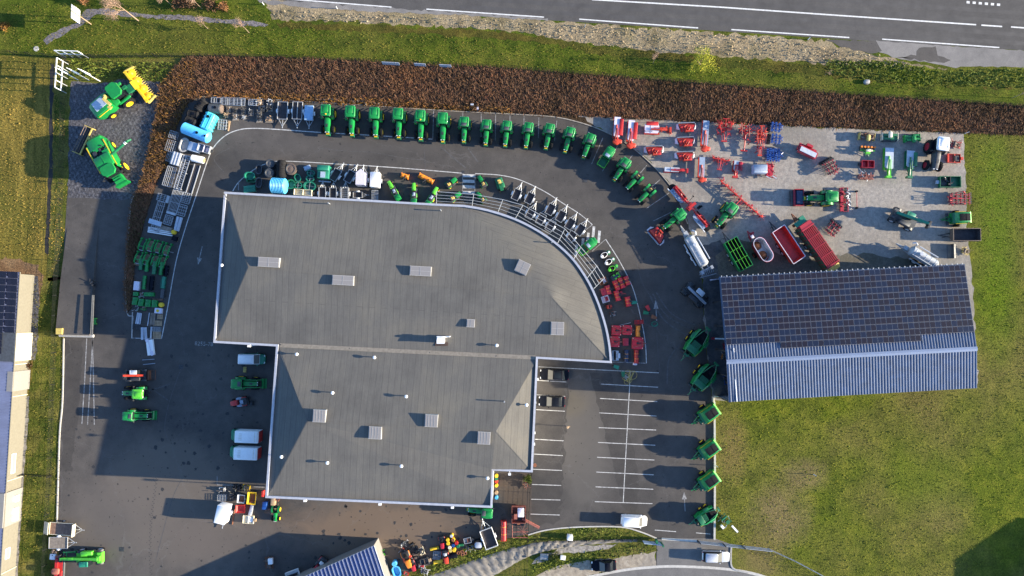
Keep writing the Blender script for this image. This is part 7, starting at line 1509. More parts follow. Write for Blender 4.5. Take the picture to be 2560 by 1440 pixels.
T('gtr', trough(2.4, 1.5, .8, 'concrete', 'pale concrete'), 'feed_trough', 'pale grey feed trough under the sky blue tank', 'trough', 461, 363, .6, A); T('gbx', slab_stack(1.9, 1.5, 1.0, 'blue grey sheet', 1), 'metal_box', 'plain blue grey metal box beside the pale trough', 'box', 485, 368, .8, A-90)
T('wbx', box_implement(2.1, 1.3, .8, 'dull galvanised', 'dark metal', 'violet white'), 'metal_hutch', 'open grey hutch at the lane line', 'hutch', 511, 372, .8, A-90); T('svb', slab_stack(2.2, 1.5, .9, 'galvanised', 3), 'corrugated_sheets', 'stack of silver corrugated sheets by the bank', 'sheets', 441, 397, .6, A)
PR = PROTO['svb']; P('ridges', B().box((0, -.5, .9), (2.2, .14, .08)).box((0, 0, .9), (2.2, .14, .08)).box((0, .5, .9), (2.2, .14, .08)), 'silver paint', PR)
T('wr', white_roll, 'wrapped_roll', 'white wrapped roll with tan end at the lane line', 'roll', 495, 398, .6, 12, 1.05); T('lat', feeder_lattice, 'feed_barrier', 'long galvanised lattice feed barrier', 'feed barrier', 456, 431, .7, A)
o = E('steel_tray'); P('floor', B().box((0, 0, .3), (4.9, .9, .05)), 'trailer floor', o); P('edge', B().box((0, .5, .38), (5.0, .1, .2)).box((0, -.5, .38), (5.0, .1, .2)), 'galvanised', o); P('inner_rail', B().box((0, .1, .36), (4.6, .06, .06)), 'dark grey', o); tag(o, 'long dark steel tray beside the lane line', 'tray'); put(o, 483, 447, .4, A)
for x, y, L, n, r_, m, a, l in ((446, 560, 2.4, 2, .25, 'tarpaulin', A-3, 'two thick pale tubes beside the lane line'), (401, 578, 4.3, 4, .11, 'white paint', 8, 'white tubes lying across the strip above the loaders'), (346, 796, 1.9, 4, .09, 'tarpaulin', 98, 'pale tube bundle at the left of the pallet area'), (370, 798, 2.2, 1, .07, 'tarpaulin', 98, 'single pale tube beside brown timber'), (381, 797, 2.0, 4, .09, 'old wood', 94, 'weathered timber bundle between tubes and pallets'), (355, 834, 2.1, 2, .11, 'tarpaulin', 90, 'left pair of pale tubes at the strip end'), (364, 834, 2.1, 2, .10, 'tarpaulin', 84, 'middle pair of pale tubes at the strip end'), (377, 832, 2.0, 1, .12, 'tarpaulin', 93, 'right pale tube beside the last pallet'), (370, 899, 2.0, 1, .07, 'grey paint', -4, 'upper loose bar on the left yard'), (372, 910, 2.0, 1, .07, 'grey paint', -6, 'lower loose bar on the left yard')):
    T(l, tube_bundle(L, n, r_, m), 'tube_bundle', l, 'tubes', x, y, .2, a)
T('plt', slab_stack(2.2, .8, .15, 'blue grey sheet', 1), 'metal_plate', 'blue grey plate lying on the gates above the loaders', 'plate', 388, 556, .6, 17, z=.5)
T('rol', slab_stack(.7, 2.6, .4, 'old wood', 2), 'wood_crate', 'flat brown wooden crate beside the white tubes', 'crate', 411, 570, .3, A)
T('spl', drum('yellow paint'), 'spool', 'yellow spool at the end of the white tubes', 'spool', 433, 580, .6, 0, (1.3, 1.3, .7)); T('spl', None, 'spool', 'yellow spool beside the green weights', 'spool', 402, 762, .5, 0, (1.35, 1.35, .6))
T('dbx', slab_stack(.8, .9, .5, 'bluish black', 1), 'black_box', 'small black box by the lane line under the yellow spool', 'box', 437, 597, .3, A)
for i, (x, y) in enumerate([(357, 610), (377, 612), (397, 616), (418, 622), (347, 643), (368, 646), (389, 650), (407, 653)]):
    T('lfp', loader_frame, 'front_loader', f'green loader frame on a pallet, {NTH[i % 4]} in the {"upper" if i < 4 else "lower"} row', 'loader frame', x, y, .6, A, .98, 'green loader frames on pallets')
for i, (x, y) in enumerate([(375, 614), (396, 620), (417, 626), (344, 651), (367, 648), (388, 652), (408, 656)]): T('pal', pallet(1.7, .95), 'pallet', f'pallet under a green loader frame, {NTH[i]} counting from the upper left', 'pallet', x, y, .1, A, 1, 'pallets under the loader frames')
for x, y, w, d, m, l in ((350, 660, 1.9, 1.0, 'dark green paint', 'dark green bucket at the left below the loader frames'), (365, 664, 2.0, .9, 'green paint', 'bright green bucket second below the loader frames'), (383, 669, 2.2, 1.1, 'dark green paint', 'wide green bucket third below the loader frames'), (401, 671, 2.2, .8, 'green paint', 'ribbed green bucket near the black grille'), (414, 676, 1.7, .9, 'bluish black', 'black slatted bucket by the lane line'), (359, 706, 2.3, .7, 'green paint', 'narrow green bucket beside the white bag'), (377, 708, 2.4, .9, 'bluish black', 'black bucket between two green buckets'), (406, 706, 2.0, 1.0, 'teal green', 'teal green bucket by the lane line'), (403, 734, 1.6, 1.1, 'dark grey', 'dark grey open box by the lane line')):
    T(l, bucket(w, m, d), 'loader_bucket', l, 'bucket', x, y, .5, 185, 1, 'loader buckets in the left strip')
T('wbg', slab_stack(1.5, .9, .6, 'violet white', 1), 'white_bag', 'white plastic bag left of the narrow green bucket', 'bag', 343, 714, .3, 95); T('wbg2', slab_stack(1.2, .9, .5, 'violet white', 1), 'white_bag', 'white sack with a yellow patch below the yellow spool', 'sack', 397, 777, .3, 5)
P('patch', B().cyl((-.1, 0, .5), (-.1, 0, .53), .25, n=10), 'yellow paint', PROTO['wbg2'])
for i, (x, y) in enumerate([(340, 735), (367, 736), (379, 736), (339, 748), (337, 757), (354, 752), (352, 760), (371, 754), (370, 762), (387, 755), (387, 763)]):
    T('wgt', weight_block, 'tractor_weight', f'green tractor weight block, {NTH[i]} reading from the upper left', 'weight', x, y, .4, 2, 1.1, 'green tractor weights')
for x, y, k, n, l in ((355, 737, 'pg', 'parts_pallet', 'green parts with a silver piece between the weights'), (342, 771, 'pg2', 'parts_pallet', 'pallet of small green parts under the weights'), (361, 771, 'pg3', 'parts_pallet', 'small box of green parts right of the parts pallet')): T(k, scrap('green paint', 9, .5, hash(k) % 7), n, l, 'parts', x, y, .3, 90)
for x, y, L, w, m, l in ((400, 792, .9, .8, 'tan wood', 'small pale pallet by the weathered timber'), (394, 808, 1.4, .9, 'tan wood', 'pale pallet above the metal crate'), (392, 838, 1.3, 1.2, 'tan wood', 'last pale pallet at the end of the strip'), (341, 817, 1.3, .9, 'dark metal', 'dark metal grid at the left of the strip end'), (372, 829, 0.01, .01, 'dark metal', ''), (394, 749, 1.7, .3, 'brown wood', 'brown board beside the green weights')):
    if l: T(l, pallet(L, w, m), 'pallet', l, 'pallet', x, y, .1, 2, 1, 'loose pallets at the strip end')
T('mcr', cage(1.2, .7, .5, 'dull galvanised'), 'metal_crate', 'metal crate between two pale pallets', 'crate', 392, 823, .3, 2)
for y, l in ((780, 'upper brown frame bar lying across the strip end'), (812, 'middle brown frame bar lying across the strip end'), (846, 'pale frame bar closing the strip end')): T(l, tube_bundle(2.6, 1, .05, 'brown metal' if 'brown' in l else 'galvanised'), 'frame_bar', l, 'bar', 358, y, .1, 2)
T('wwr', slab_stack(2.6, 1.1, .5, 'white paint', 1), 'wrapped_bundle', 'white plastic wrapped bundle below the storage strip', 'bundle', 375, 869, .4, 82); P('flap', B().box((.2, .1, .53), (2.2, .1, .06), 8).box((-1.2, -.3, .4), (.5, .5, .3), 20).box((1.0, .3, .45), (.7, .5, .25), 15), 'violet white', PROTO['wwr'])
T('ypl', pallet(.9, .5, 'dull yellow'), 'warning_board', 'small dark board with a yellow top by the green van', 'board', 612, 924, .1, 92)
# ------------------------------------------------------------------ cluster at the lower left building corner
for k, nm, fn, l, c, x, y, zr, a, s_ in (('yhop', 'spreader_hopper', hopper_spreader('yellow paint', 'dark metal'), 'yellow hopper spreader with rusty inside', 'spreader', 630, 1245, 1, 95, (1.2, .95, 1)), ('ghop', 'spreader_hopper', hopper_spreader('silver paint', 'dark metal'), 'grey hopper spreader left of the yellow one', 'spreader', 603, 1247, 1, 95, (.8, .85, .9)), ('rsp', 'spreader', hopper_spreader('red paint', 'orange red', 'red paint'), 'red rounded spreader below the grey hopper', 'spreader', 602, 1272, .8, 90, (.75, 1.05, .8)),
                                       ('yfr', 'loader_tower', scrap('yellow paint', 14, .9, 61), 'yellow green loader tower frame behind the hoppers', 'loader frame', 614, 1220, .7, 10, 1.0), ('wsaw', 'log_splitter', scrap('white paint', 9, .7, 62), 'white and yellow machine with a small green frame', 'machine', 555, 1224, .5, 180, 1.0), ('bkm', 'black_implement', scrap('bluish black', 14, 1.0, 63), 'large black implement left of the yellow tower', 'implement', 592, 1219, .5, 5, 1.0), ('bk4', 'black_implement', scrap('dark metal', 12, .8, 64), 'black hose draped implement below the large black one', 'implement', 580, 1240, .5, 70, 1.0),
                                       ('rk9', 'metal_rack', cage(1.3, 1.0, .6, 'dull galvanised'), 'small metal rack above the white box trailer', 'rack', 554, 1245, .5, 0, 1.0), ('snw', 'conveyor', slab_stack(2.2, .5, .6, 'silver paint', 1), 'silver chute leaning over the white pallet frame', 'chute', 625, 1280, .7, 104, 1.0), ('wpf', 'white_machine', box_implement(1.8, 1.3, .3, 'cream paint', 'tan wood', 'white paint'), 'white machine on a pale timber frame', 'machine', 622, 1298, .4, 4, 1.0), ('blu', 'blue_drum_stack', slab_stack(1.2, .7, .9, 'blue paint', 3), 'blue plastic stack beside the old tractor', 'plastic stack', 663, 1264, .5, 95, 1.0),
                                       ('rdb', 'fuel_can', slab_stack(1.0, .35, .7, 'red paint', 1), 'red can squeezed against the building wall', 'can', 657, 1234, .4, 90, 1.0), ('pipe2', 'rusty_pipe', tube_bundle(2.6, 1, .08, 'rust'), 'rusty pipe beside the white box trailer', 'pipe', 583, 1292, .2, 98, 1.0), ('sack5', 'tan_bag', slab_stack(1.6, .7, .7, 'tan wood', 1), 'dusty tan bag above the old tractor', 'bag', 683, 1251, .5, 92, 1.0), ('brb', 'wooden_board', pallet(1.2, .8, 'brown wood'), 'brown board left of the old tractor', 'board', 671, 1278, .1, 5, 1.0), ('orm', 'orange_machine', scrap('faded red', 9, .6, 67), 'brown machine right of the tan bag', 'machine', 693, 1248, .4, 40, .8)):
    T(k, fn, nm, l, c, x, y, zr, a, s_)
# ------------------------------------------------------------------ things along the south fence
for k, nm, fn, l, c, x, y, zr, a, s_ in (('fb1', 'tyre', stack_tyres(.85, 2, 'black rubber'), 'big black tyre with a silver sheet inside', 'tyre', 1196, 1361, .5, 0, 1.0), ('yb1', 'yellow_beam', slab_stack(1.5, .4, .4, 'yellow paint', 1), 'upper yellow beam near the barrels', 'beam', 1086, 1372, .3, -12, 1.0), ('yb2', 'yellow_beam', slab_stack(1.6, .45, .4, 'yellow paint', 1), 'lower yellow beam on the grass edge', 'beam', 1096, 1404, .3, -14, 1.0),
                                       ('go1', 'pedal_tractor', mower_ride('crimson paint', 'dark metal', 'dark metal', 'black rubber'), 'dark red garden machine left of the barrels', 'garden mower', 1105, 1355, .5, 85, 1.0), ('go2', 'ride_on_mower', mower_ride('orange red', 'dark metal', 'dark metal', 'silver paint'), 'orange red mower below the barrels', 'garden mower', 1114, 1391, .5, 80, 1.1), ('or1', 'ride_on_mower', mower_ride('orange paint', 'orange red', 'dark metal', 'black rubber'), 'bright orange ride on mower in the south row', 'garden mower', 1018, 1396, .5, 70, 1.4), ('or2', 'orange_implement', scrap('orange red', 9, .6, 71), 'orange implement above the orange mower', 'implement', 1008, 1377, .4, 40, 1.0), ('rd2', 'red_mower', mower_ride('crimson paint', 'faded red', 'dark metal', 'black rubber'), 'red mower below the bright orange one', 'garden mower', 1031, 1412, .5, 70, 1.0), ('rd3', 'red_implement', scrap('red paint', 9, .55, 72), 'red implement at the bottom edge of the south row', 'implement', 1015, 1434, .4, 20, 1.0),
                                       ('bl3', 'blue_tank', trough(1.9, 1.3, .9, 'sky blue plastic', 'sky blue plastic'), 'blue plastic tub by the blue shed end', 'tub', 992, 1428, .6, 68, 1.0), ('bl4', 'blue_drum', drum('sky blue plastic'), 'pale blue drum above the blue tub', 'barrel', 987, 1407, .6, 0, 1.4), ('bm1', 'black_machine', scrap('dark metal', 12, .8, 73), 'black machine at the upper left of the south row', 'machine', 1012, 1358, .4, 10, 1.0), ('bm2', 'black_machine', scrap('bluish black', 12, .7, 74), 'black machine right of the first in the south row', 'machine', 1031, 1364, .4, 60, 1.0), ('bm3', 'engine', scrap('cream paint', 13, .8, 75), 'cream and black engine parts left of the yellow beams', 'engine parts', 1055, 1378, .4, 70, 1.0), ('bm4', 'engine', scrap('dark metal', 13, .8, 76), 'dark engine parts between orange mower and cream parts', 'engine parts', 1039, 1390, .4, 80, 1.0), ('bm5', 'tool_crate', box_implement(1.4, 1.0, .4, 'dark grey', 'tan wood', 'brown metal'), 'dark crate below the cream engine parts', 'crate', 1062, 1402, .3, -15, 1.0), ('bm6', 'white_implement', scrap('white paint', 11, .8, 77), 'white and red implement at the bottom of the south row', 'implement', 1062, 1428, .4, 20, 1.0), ('bm7', 'red_implement', scrap('crimson paint', 8, .5, 78), 'red frame above the white implement', 'frame', 1055, 1415, .4, 60, 1.0),
                                       ('gsc', 'metal_grid', gate(1.2, 1.2, 6, 'dull galvanised', .3, 4), 'grey metal grid above the lower yellow beam', 'grid', 1092, 1389, .3, 5, 1.0), ('cr8', 'rust_crate', box_implement(1.2, .9, .4, 'dull galvanised', 'dark metal', 'rust'), 'grey crate of rusty parts right of the barrels', 'crate', 1169, 1350, .4, -12, 1.0), ('yv', 'old_engine', scrap('dull yellow', 11, .8, 79), 'mossy yellow machine left of the big tyre', 'machine', 1174, 1369, .4, -10, 1.0), ('gcn', 'green_barrel', drum('dark green paint'), 'green barrel lying right of the barrel group', 'barrel', 1153, 1362, .3, 0, (1.6, .7, .6)), ('blk', 'black_crate', slab_stack(1.3, .7, .5, 'bluish black', 1), 'black crate under the yellow barrels', 'crate', 1133, 1390, .3, -10, 1.0)):
    T(k, fn, nm, l, c, x, y, zr, a, s_)
P('silver_sheet', B().rbox((0, 0, .9), (1.2, .95, .12), .3, .06), 'silver paint', PROTO['fb1'])
GB = 'barrels beside the south fence'
for x, y, m, l in ((1119, 1350, 'yellow paint', 'yellow barrel at the upper left of the group'), (1120, 1359, 'yellow paint', 'yellow barrel just below the upper left one'), (1129, 1340, 'tarpaulin', 'pale lidded yellow barrel at the top of the group'), (1133, 1350, 'rust', 'brown lidded barrel in the group centre'), (1141, 1358, 'red paint', 'red lidded barrel right of the blue one'), (1133, 1364, 'blue paint', 'blue lidded barrel in the group'), (1145, 1366, 'dark green paint', 'green barrel at the right of the group'), (1124, 1369, 'cream paint', 'cream barrel left of the blue one'), (1126, 1377, 'dull yellow', 'dark topped yellow barrel at the lower left of the group'), (1135, 1376, 'yellow paint', 'yellow barrel at the lower right of the group')):
    T(m, drum('yellow paint' if m in ('tarpaulin', 'rust') else m, m), 'barrel', l, 'barrel', x, y, .8, 0, 1.0, GB)
for i, (x, y) in enumerate([(1146, 1382), (1155, 1379), (1156, 1386), (1163, 1383)]): T('cl', stack_tyres(.28, 1, 'rust', .2), 'cast_ring', ['leftmost rusty ring below the barrels', 'uppermost rusty ring below the barrels', 'lowest rusty ring below the barrels', 'rightmost rusty ring below the barrels'][i], 'ring', x, y, .2, 0, 1, 'rusty cast rings')
T('om1', box_implement(2.6, 2.2, .9, 'faded red', 'rust', 'dark metal'), 'old_baler', 'faded red old baler beside the fence', 'baler', 1297, 1286, 1, 90, 1.05); o = PROTO['om1']; P('chute', B().box((1.4, 1.9, .8), (.35, 3.0, .35), -28).box((.2, -.5, 1.4), (.8, .5, .3)), 'faded red', o); P('cover', B().rbox((-.4, .3, 1.35), (1.4, 1.0, .3), .1, .08), 'violet white', o)
T('om2', tiller(2.9, 'red paint', False), 'old_drill', 'old red drill with a worn hopper left of the old rake', 'drill', 1259, 1327, .5, 0, 1.1)
o = E('hay_rake'); P('frame', B().tube([(-1.2, -.2, .8), (1.3, -.2, .8)], .07).tube([(-1.2, .9, .8), (-1.2, -1.0, .7)], .05).tube([(-1.3, -1.2, .5), (1.3, -1.2, .5)], .08), 'faded red', o); b = B()
for k in range(10): a = k*math.pi/5; b.tube([(.5, -.1, .9), (.5+1.0*math.cos(a), -.1+1.0*math.sin(a), .8)], .035, 4)
P('wheel_rake', b, 'faded red', o); tag(o, 'old faded red spider rake by the fence corner', 'hay rake'); put(o, 1299, 1326, .6, 0)
T('om3', scrap('rust', 14, 1.3, 81), 'rusty_machine', 'rusty orange machine with white box on the shaded lower yard', 'machine', 671, 1408, .6, 85, 1.0); P('box', B().box((-.4, .5, .9), (.9, .7, .5)), 'white paint', PROTO['om3'])
T('om4', mower_ride('crimson paint', 'dark metal', 'dark metal', 'white paint'), 'ride_on_mower', 'dark red machine against the blue shed roof', 'garden mower', 801, 1411, .5, 130, 1.4); T('om5', box_implement(1.2, 2.2, .5, 'white paint', 'dark metal', 'trailer floor'), 'white_trailer_chassis', 'white frame at the bottom edge left of the blue shed', 'frame', 733, 1434, .4, 70)
T('gsc2', scrap('bright green', 9, .7, 83), 'green_implement', 'green implement behind the blue shed corner', 'implement', 955, 1384, .4, 60)
for i, (m, y, l) in enumerate([('yellow paint', 1190, 'yellow can stacked in the building notch'), ('orange red', 1204, 'red can stacked in the building notch'), ('dark green paint', 1197, 'green can stacked in the building notch'), ('tan wood', 1232, 'tan bundle in the building notch'), ('sky blue plastic', 1244, 'blue drum in the building notch'), ('yellow paint', 1214, 'lower yellow can in the building notch')]):
    T('nt'+m, drum(m), 'storage_drum', l, 'drum', 1241, y, .6, 0, .95, 'drums stacked in the notch')
T('nbs', scrap('faded red', 10, .6, 88), 'garden_tool', 'white and red garden tools by the notch fence', 'tools', 1315, 1212, .4, 80); T('wcn', slab_stack(.9, .8, 1.2, 'white paint', 1), 'meter_cabinet', 'white cabinet on the grass bank', 'cabinet', 1425, 1346, 1.1, 6); T('wcn', None, 'meter_cabinet', 'low white cabinet among rubble near the street', 'cabinet', 1407, 1395, .5, 8, (.95, .8, .5)); T('gcn2', slab_stack(1.3, .9, .5, 'concrete', 1), 'concrete_chamber', 'grey concrete chamber left of the low white cabinet', 'chamber', 1361, 1393, .4, 5)
o = E('bollard_lamp'); P('post', B().cyl((0, 0, 0), (0, 0, 1.25), .06, n=8), 'grey paint', o); P('head', B().lathe((0, 0, 1.3), [(.16, -.1), (.2, .05), (0, .14)], 'z', 10).box((.25, .1, 1.2), (.3, .2, .06)), 'tan wood', o); tag(o, 'short post with pinkish head between the left parking bays', 'post'); put(o, 1418, 1067, .8, 0, 1.1)
for x, y, r_, l in ((1337, 1163, .32, 'rusty manhole cover beside the left parking bays'), (91, 122, .45, 'pale round manhole cover on the upper left grass')): b = B().cyl((0, 0, 0), (0, 0, .06), r_, n=20); o = b.build('manhole_cover', 'rust' if x > 1000 else 'pale concrete'); tag(o, l, 'manhole cover'); put(o, x, y, 0, 0)
o = E('dock_barrier'); q0, q1 = W(237, 738, .6), W(233, 836, 1.0); P('rail', B().tube([q0+Vector((0, 0, .7)), q1+Vector((0, 0, .75))], .07, 8).tube([q0+Vector((0, 0, .35)), q1+Vector((0, 0, .3))], .15, 8), 'dark grey', o); P('wall', B().tube([W(149, 838, .55), W(234, 840, .55)], .28, 6), 'concrete', o); P('end_block', B().box(W(151, 828, .9), (1.0, 1.0, .8)), 'dull yellow', o); tag(o, 'concrete dock edge with a grey rail at the ramp end', 'dock edge')
o = E('pallet_truck'); P('frame', B().box((0, 0, .5), (.5, 1.1, .1)).box((0, .45, .3), (.4, .1, .6)).box((0, -.45, .3), (.4, .1, .6)), 'bright green', o); P('bar', B().box((.2, 0, .6), (.08, 1.2, .08)), 'dark green paint', o); tag(o, 'small bright green frame hung beside the dock rail', 'frame'); put(o, 236, 803, .5, 0)
T('rock', scrap('dark metal', 8, .5, 91), 'scrap_pile', 'dark heap at the upper end of the dock rail', 'heap', 234, 709, .3, 60, 1.3)
# ================================================================== vegetation, fences, signs
from mathutils.geometry import intersect_point_line
def inpoly(p, poly):
    c = False; n = len(poly)
    for i in range(n):
        a, b = poly[i], poly[i-1]
        if (a.y > p.y) != (b.y > p.y) and p.x < (b.x-a.x)*(p.y-a.y)/(b.y-a.y)+a.x: c = not c
    return c
def leafmat(key, cols):
    t = NT(key); n = t.noise(1.1, 3, .6); n2 = t.noise(9, 2, .5); mx = t.mix(None, 0, n, n2, 'MIX', .55); k = len(cols)
    r = t.ramp(mx, 0, [(.32+.36*i/(k-1), c) for i, c in enumerate(cols)]); b_ = t.noise(.09, 4, .6); kk = t.ramp(b_, 0, [(.34, (.62, .66, .60)), (.5, (1, 1, 1)), (.68, (1.32, 1.16, .98))]); r = t.mix(None, 0, r, kk, 'MULTIPLY', 1.0); t.l(r, 0, t.p, 0); t.done(key, .9, 0, .1)
leafmat('bracken', [(.023, .019, .014), (.078, .046, .027), (.135, .066, .036), (.108, .080, .052), (.185, .062, .036), (.060, .052, .034)]); leafmat('bracken pale', [(.06, .04, .015), (.19, .090, .024), (.26, .135, .036), (.15, .125, .042)])
leafmat('weed leaf', [(.025, .05, .010), (.07, .105, .016), (.12, .14, .025), (.15, .13, .05)]); leafmat('blossom leaf', [(.28, .28, .03), (.46, .44, .05), (.36, .38, .05)]); leafmat('dry tuft', [(.10, .085, .05), (.26, .21, .14), (.34, .28, .19), (.08, .10, .03)])
leafmat('grass tuft', [(.044, .070, .008), (.094, .118, .012), (.15, .158, .020), (.15, .13, .04)]); leafmat('gold tuft', [(.09, .078, .018), (.19, .14, .032), (.27, .195, .05), (.30, .22, .07)]); leafmat('olive tuft', [(.05, .06, .014), (.12, .11, .022), (.20, .16, .04)])
plain('orange shrub', (.22, .10, .035), .9, 0, .35, 3)
def scatter(name, polys, dens, size, hgt, mat, label, cat, seed, flat=.35, z0=.02, thin=.2, up=False):
    rnd = random.Random(seed); vs = []; fs = []
    for poly in polys:
        pts = [W(*p) for p in poly]; x0, x1 = min(p.x for p in pts), max(p.x for p in pts); y0, y1 = min(p.y for p in pts), max(p.y for p in pts)
        x0, x1, y0, y1 = max(x0, -90), min(x1, 90), max(y0, -56), min(y1, 56)
        for _ in range(int((x1-x0)*(y1-y0)*dens)):
            p = Vector((rnd.uniform(x0, x1), rnd.uniform(y0, y1), 0))
            if not inpoly(p, pts): continue
            h = hgt*rnd.random()**1.4; a = rnd.gauss(1.57, .6)+(3.14 if rnd.random() < .3 else 0) if up else rnd.uniform(0, 6.283); l = size*rnd.uniform(.5, 1.5); e = rnd.uniform(-flat, 1.0)
            d = Vector((math.cos(a)*math.cos(e), math.sin(a)*math.cos(e), math.sin(e)))*l; s = Vector((-math.sin(a), math.cos(a), rnd.uniform(-.6, .6)))*l*rnd.uniform(.5, 1.3)*thin
            q = Vector((p.x, p.y, z0+h)); o = len(vs); vs += [q-s*.6, q+s*.6, q+d*.6+s, q+d, q+d*.55-s]; fs.append((o, o+1, o+2, o+3, o+4))
    me = bpy.data.meshes.new(name); me.from_pydata(vs, [], fs); me.materials.append(MT[mat]); o = bpy.data.objects.new(name, me); COL.objects.link(o)
    return tag(o, label, cat, kind='stuff')
scatter('bracken', [EMB], 115, .5, .6, 'bracken', 'brown dead bracken covering the bank behind the tractor row', 'bracken', 1, thin=.07, up=True)
scatter('bracken', [[(400, 215), (445, 170), (500, 150), (480, 240), (446, 310), (420, 410), (395, 450), (350, 470), (366, 420), (380, 350), (396, 270)], [(470, 240), (1280, 283), (1280, 272), (800, 240), (500, 232)]], 60, .45, .6, 'bracken pale', 'orange tinted bracken at the left end of the bank', 'bracken', 2, thin=.075)
scatter('roadside_weeds', [[(2060, 152), (2220, 155), (2360, 180), (2600, 170), (2600, 222), (2300, 212), (2150, 198), (2075, 186)], [(180, 150), (440, 160), (405, 205), (300, 195), (180, 195)]], 22, .35, .45, 'weed leaf', 'green weeds on the roadside bank and beside the gravel pad', 'weeds', 3)
scatter('dry_tufts', [[(670, 25), (1280, 55), (1900, 92), (2200, 140), (2330, 178), (1950, 150), (1500, 115), (1280, 75), (860, 55), (690, 50)]], 9, .3, .2, 'dry tuft', 'dry straw coloured tufts on the roadside verge', 'tufts', 4)
scatter('grass_tufts', [[(1790, 1008), (2450, 975), (2450, 690), (2420, 480), (2418, 338), (2600, 340), (2600, 1460), (1990, 1460), (1830, 1350), (1790, 1345)]], 8, .20, .08, 'grass tuft', 'short green grass of the field beside the shed', 'grass', 5)
scatter('olive_tufts', [[(85, 700), (148, 700), (160, 850), (145, 1300), (45, 1440), (70, 1000)], [(690, 60), (1500, 118), (2050, 165), (2560, 240), (1920, 222), (1280, 172), (700, 145), (200, 145), (10, 130), (10, 10), (640, 15)]], 12, .19, .09, 'olive tuft', 'olive grass tufts on the verge and the left strip', 'grass', 6)
scatter('golden_tufts', [[(-5, 140), (118, 150), (110, 640), (-5, 640)], [(138, 160), (176, 240), (168, 500), (150, 690), (120, 690), (132, 400)]], 12, .2, .09, 'gold tuft', 'golden grass of the left meadow', 'grass', 8)
scatter('bank_tufts', [[(1322, 1340), (1450, 1320), (1550, 1320), (1640, 1348), (1450, 1352), (1330, 1356), (1090, 1438), (1010, 1445), (1180, 1364)], [(1340, 1400), (1640, 1352), (1640, 1378), (1490, 1398), (1330, 1438)], [(345, 490), (330, 500), (318, 620), (314, 720), (320, 780), (338, 640), (372, 500)]], 16, .3, .2, 'weed leaf', 'green tufts on the small banks by the gate', 'grass', 7)
# ------------------------------------------------------------------ trees
def branch(b, p, d, L, r, lvl, rnd, tips):
    q = p+d*L; b.cyl(p, q, r, r*.62, 5 if lvl else 7); 
    if lvl == 0: tips.append(q); return
    for _ in range(rnd.randint(3, 4)):
        nd = (d+Vector((rnd.uniform(-1, 1), rnd.uniform(-1, 1), rnd.uniform(-.2, .6)))*.72).normalized(); branch(b, p+d*L*rnd.uniform(.55, 1), nd, L*rnd.uniform(.55, .78), r*.55, lvl-1, rnd, tips)
def bare_tree(px, py, h, label, seed, lvl=4, group=None, twig='twig', lean=0):
    rnd = random.Random(seed); o = E('bare_tree', label, 'tree', group); b = B().cyl((0, 0, 0), (0, 0, h*.3), .03*h*.45, .022*h*.45, 8); P('trunk', b, 'bark', o)
    c = B(); tips = []; branch(c, Vector((0, 0, h*.28)), Vector((0, 0, 1)), h*.30, .010*h, lvl, rnd, tips)
    for t in tips: d = Vector((rnd.uniform(-1, 1), rnd.uniform(-1, 1), rnd.uniform(0, 1)))*h*.09; c.cyl(t, t+d, .016, .007, 3)
    P('crown', c, twig, o); return put(o, px, py, 0, rnd.uniform(0, 360))
bare_tree(346, 52, 9.0, 'large bare tree beside the gravel path', 1, 5)
for i, (x, y, h) in enumerate([(520, 72, 3.6), (623, 82, 4.2), (505, 22, 4.0), (428, 12, 4.2)]): bare_tree(x, y, h, ['small bare sapling between path and fence', 'small bare sapling at the path end', 'bare bushy tree above the path', 'bare tree at the top edge near the path'][i], 20+i, 4, 'small bare trees')
bare_tree(2530, 245, 4.5, 'lone bare sapling at the right end of the verge', 31, 4); bare_tree(1632, 158, 3.4, 'pale bare sapling left of the yellow bush', 32, 4); bare_tree(2062, 188, 2.6, 'tiny bare sapling in the verge', 33, 3)
def shrub(px, py, w, h, mat, label, n, seed, name='shrub', ls=.3):
    rnd = random.Random(seed); o = E(name, label, 'shrub'); b = B()
    for _ in range(9): a = rnd.uniform(0, 6.28); b.cyl((0, 0, 0), (w*.3*math.cos(a), w*.3*math.sin(a), h*.7), .04, .015, 5)
    P('stem', b, 'bark', o); c = B()
    for _ in range(n):
        a = rnd.uniform(0, 6.28); t = rnd.random(); rr = w/2*math.sqrt(rnd.random())*(.45+.55*math.sin(math.pi*min(1, .15+t*.8)))*(1+.32*math.sin(a*3+seed)+.2*math.sin(a*7+2*seed)+rnd.gauss(0, .09)); p = Vector((rr*math.cos(a), rr*math.sin(a), h*(.12+.88*t)*(1-.25*rr/w)))
        d = Vector((rnd.uniform(-1, 1), rnd.uniform(-1, 1), rnd.uniform(-.5, 1))).normalized()*ls*rnd.uniform(.5, 1.3); s = d.orthogonal().normalized()*ls*.22; c.add([p-s, p+s, p+d+s*.4, p+d-s*.4], [(0, 1, 2, 3)])
    P('crown', c, mat, o); return put(o, px, py, 0, 0)
shrub(1752, 160, 4.4, 3.4, 'blossom leaf', 'yellow green flowering bush on the verge', 1500, 3, 'flowering_bush', .2)
shrub(562, 20, 1.6, 1.3, 'orange shrub', 'round orange brown shrub at the end of the upper shrub row', 420, 4); shrub(214, 3, 2.0, 1.4, 'orange shrub', 'orange brown shrub at the top edge', 420, 5); shrub(14, 68, 1.8, .8, 'bracken pale', 'low tan shrub at the upper left edge', 300, 6)
for i, x in enumerate((452, 478, 530)): shrub(x, 10+i*2, 2.4, 1.4, 'bracken', f'brown hedge shrub, {NTH[i]} in the row above the path', 420, 40+i)
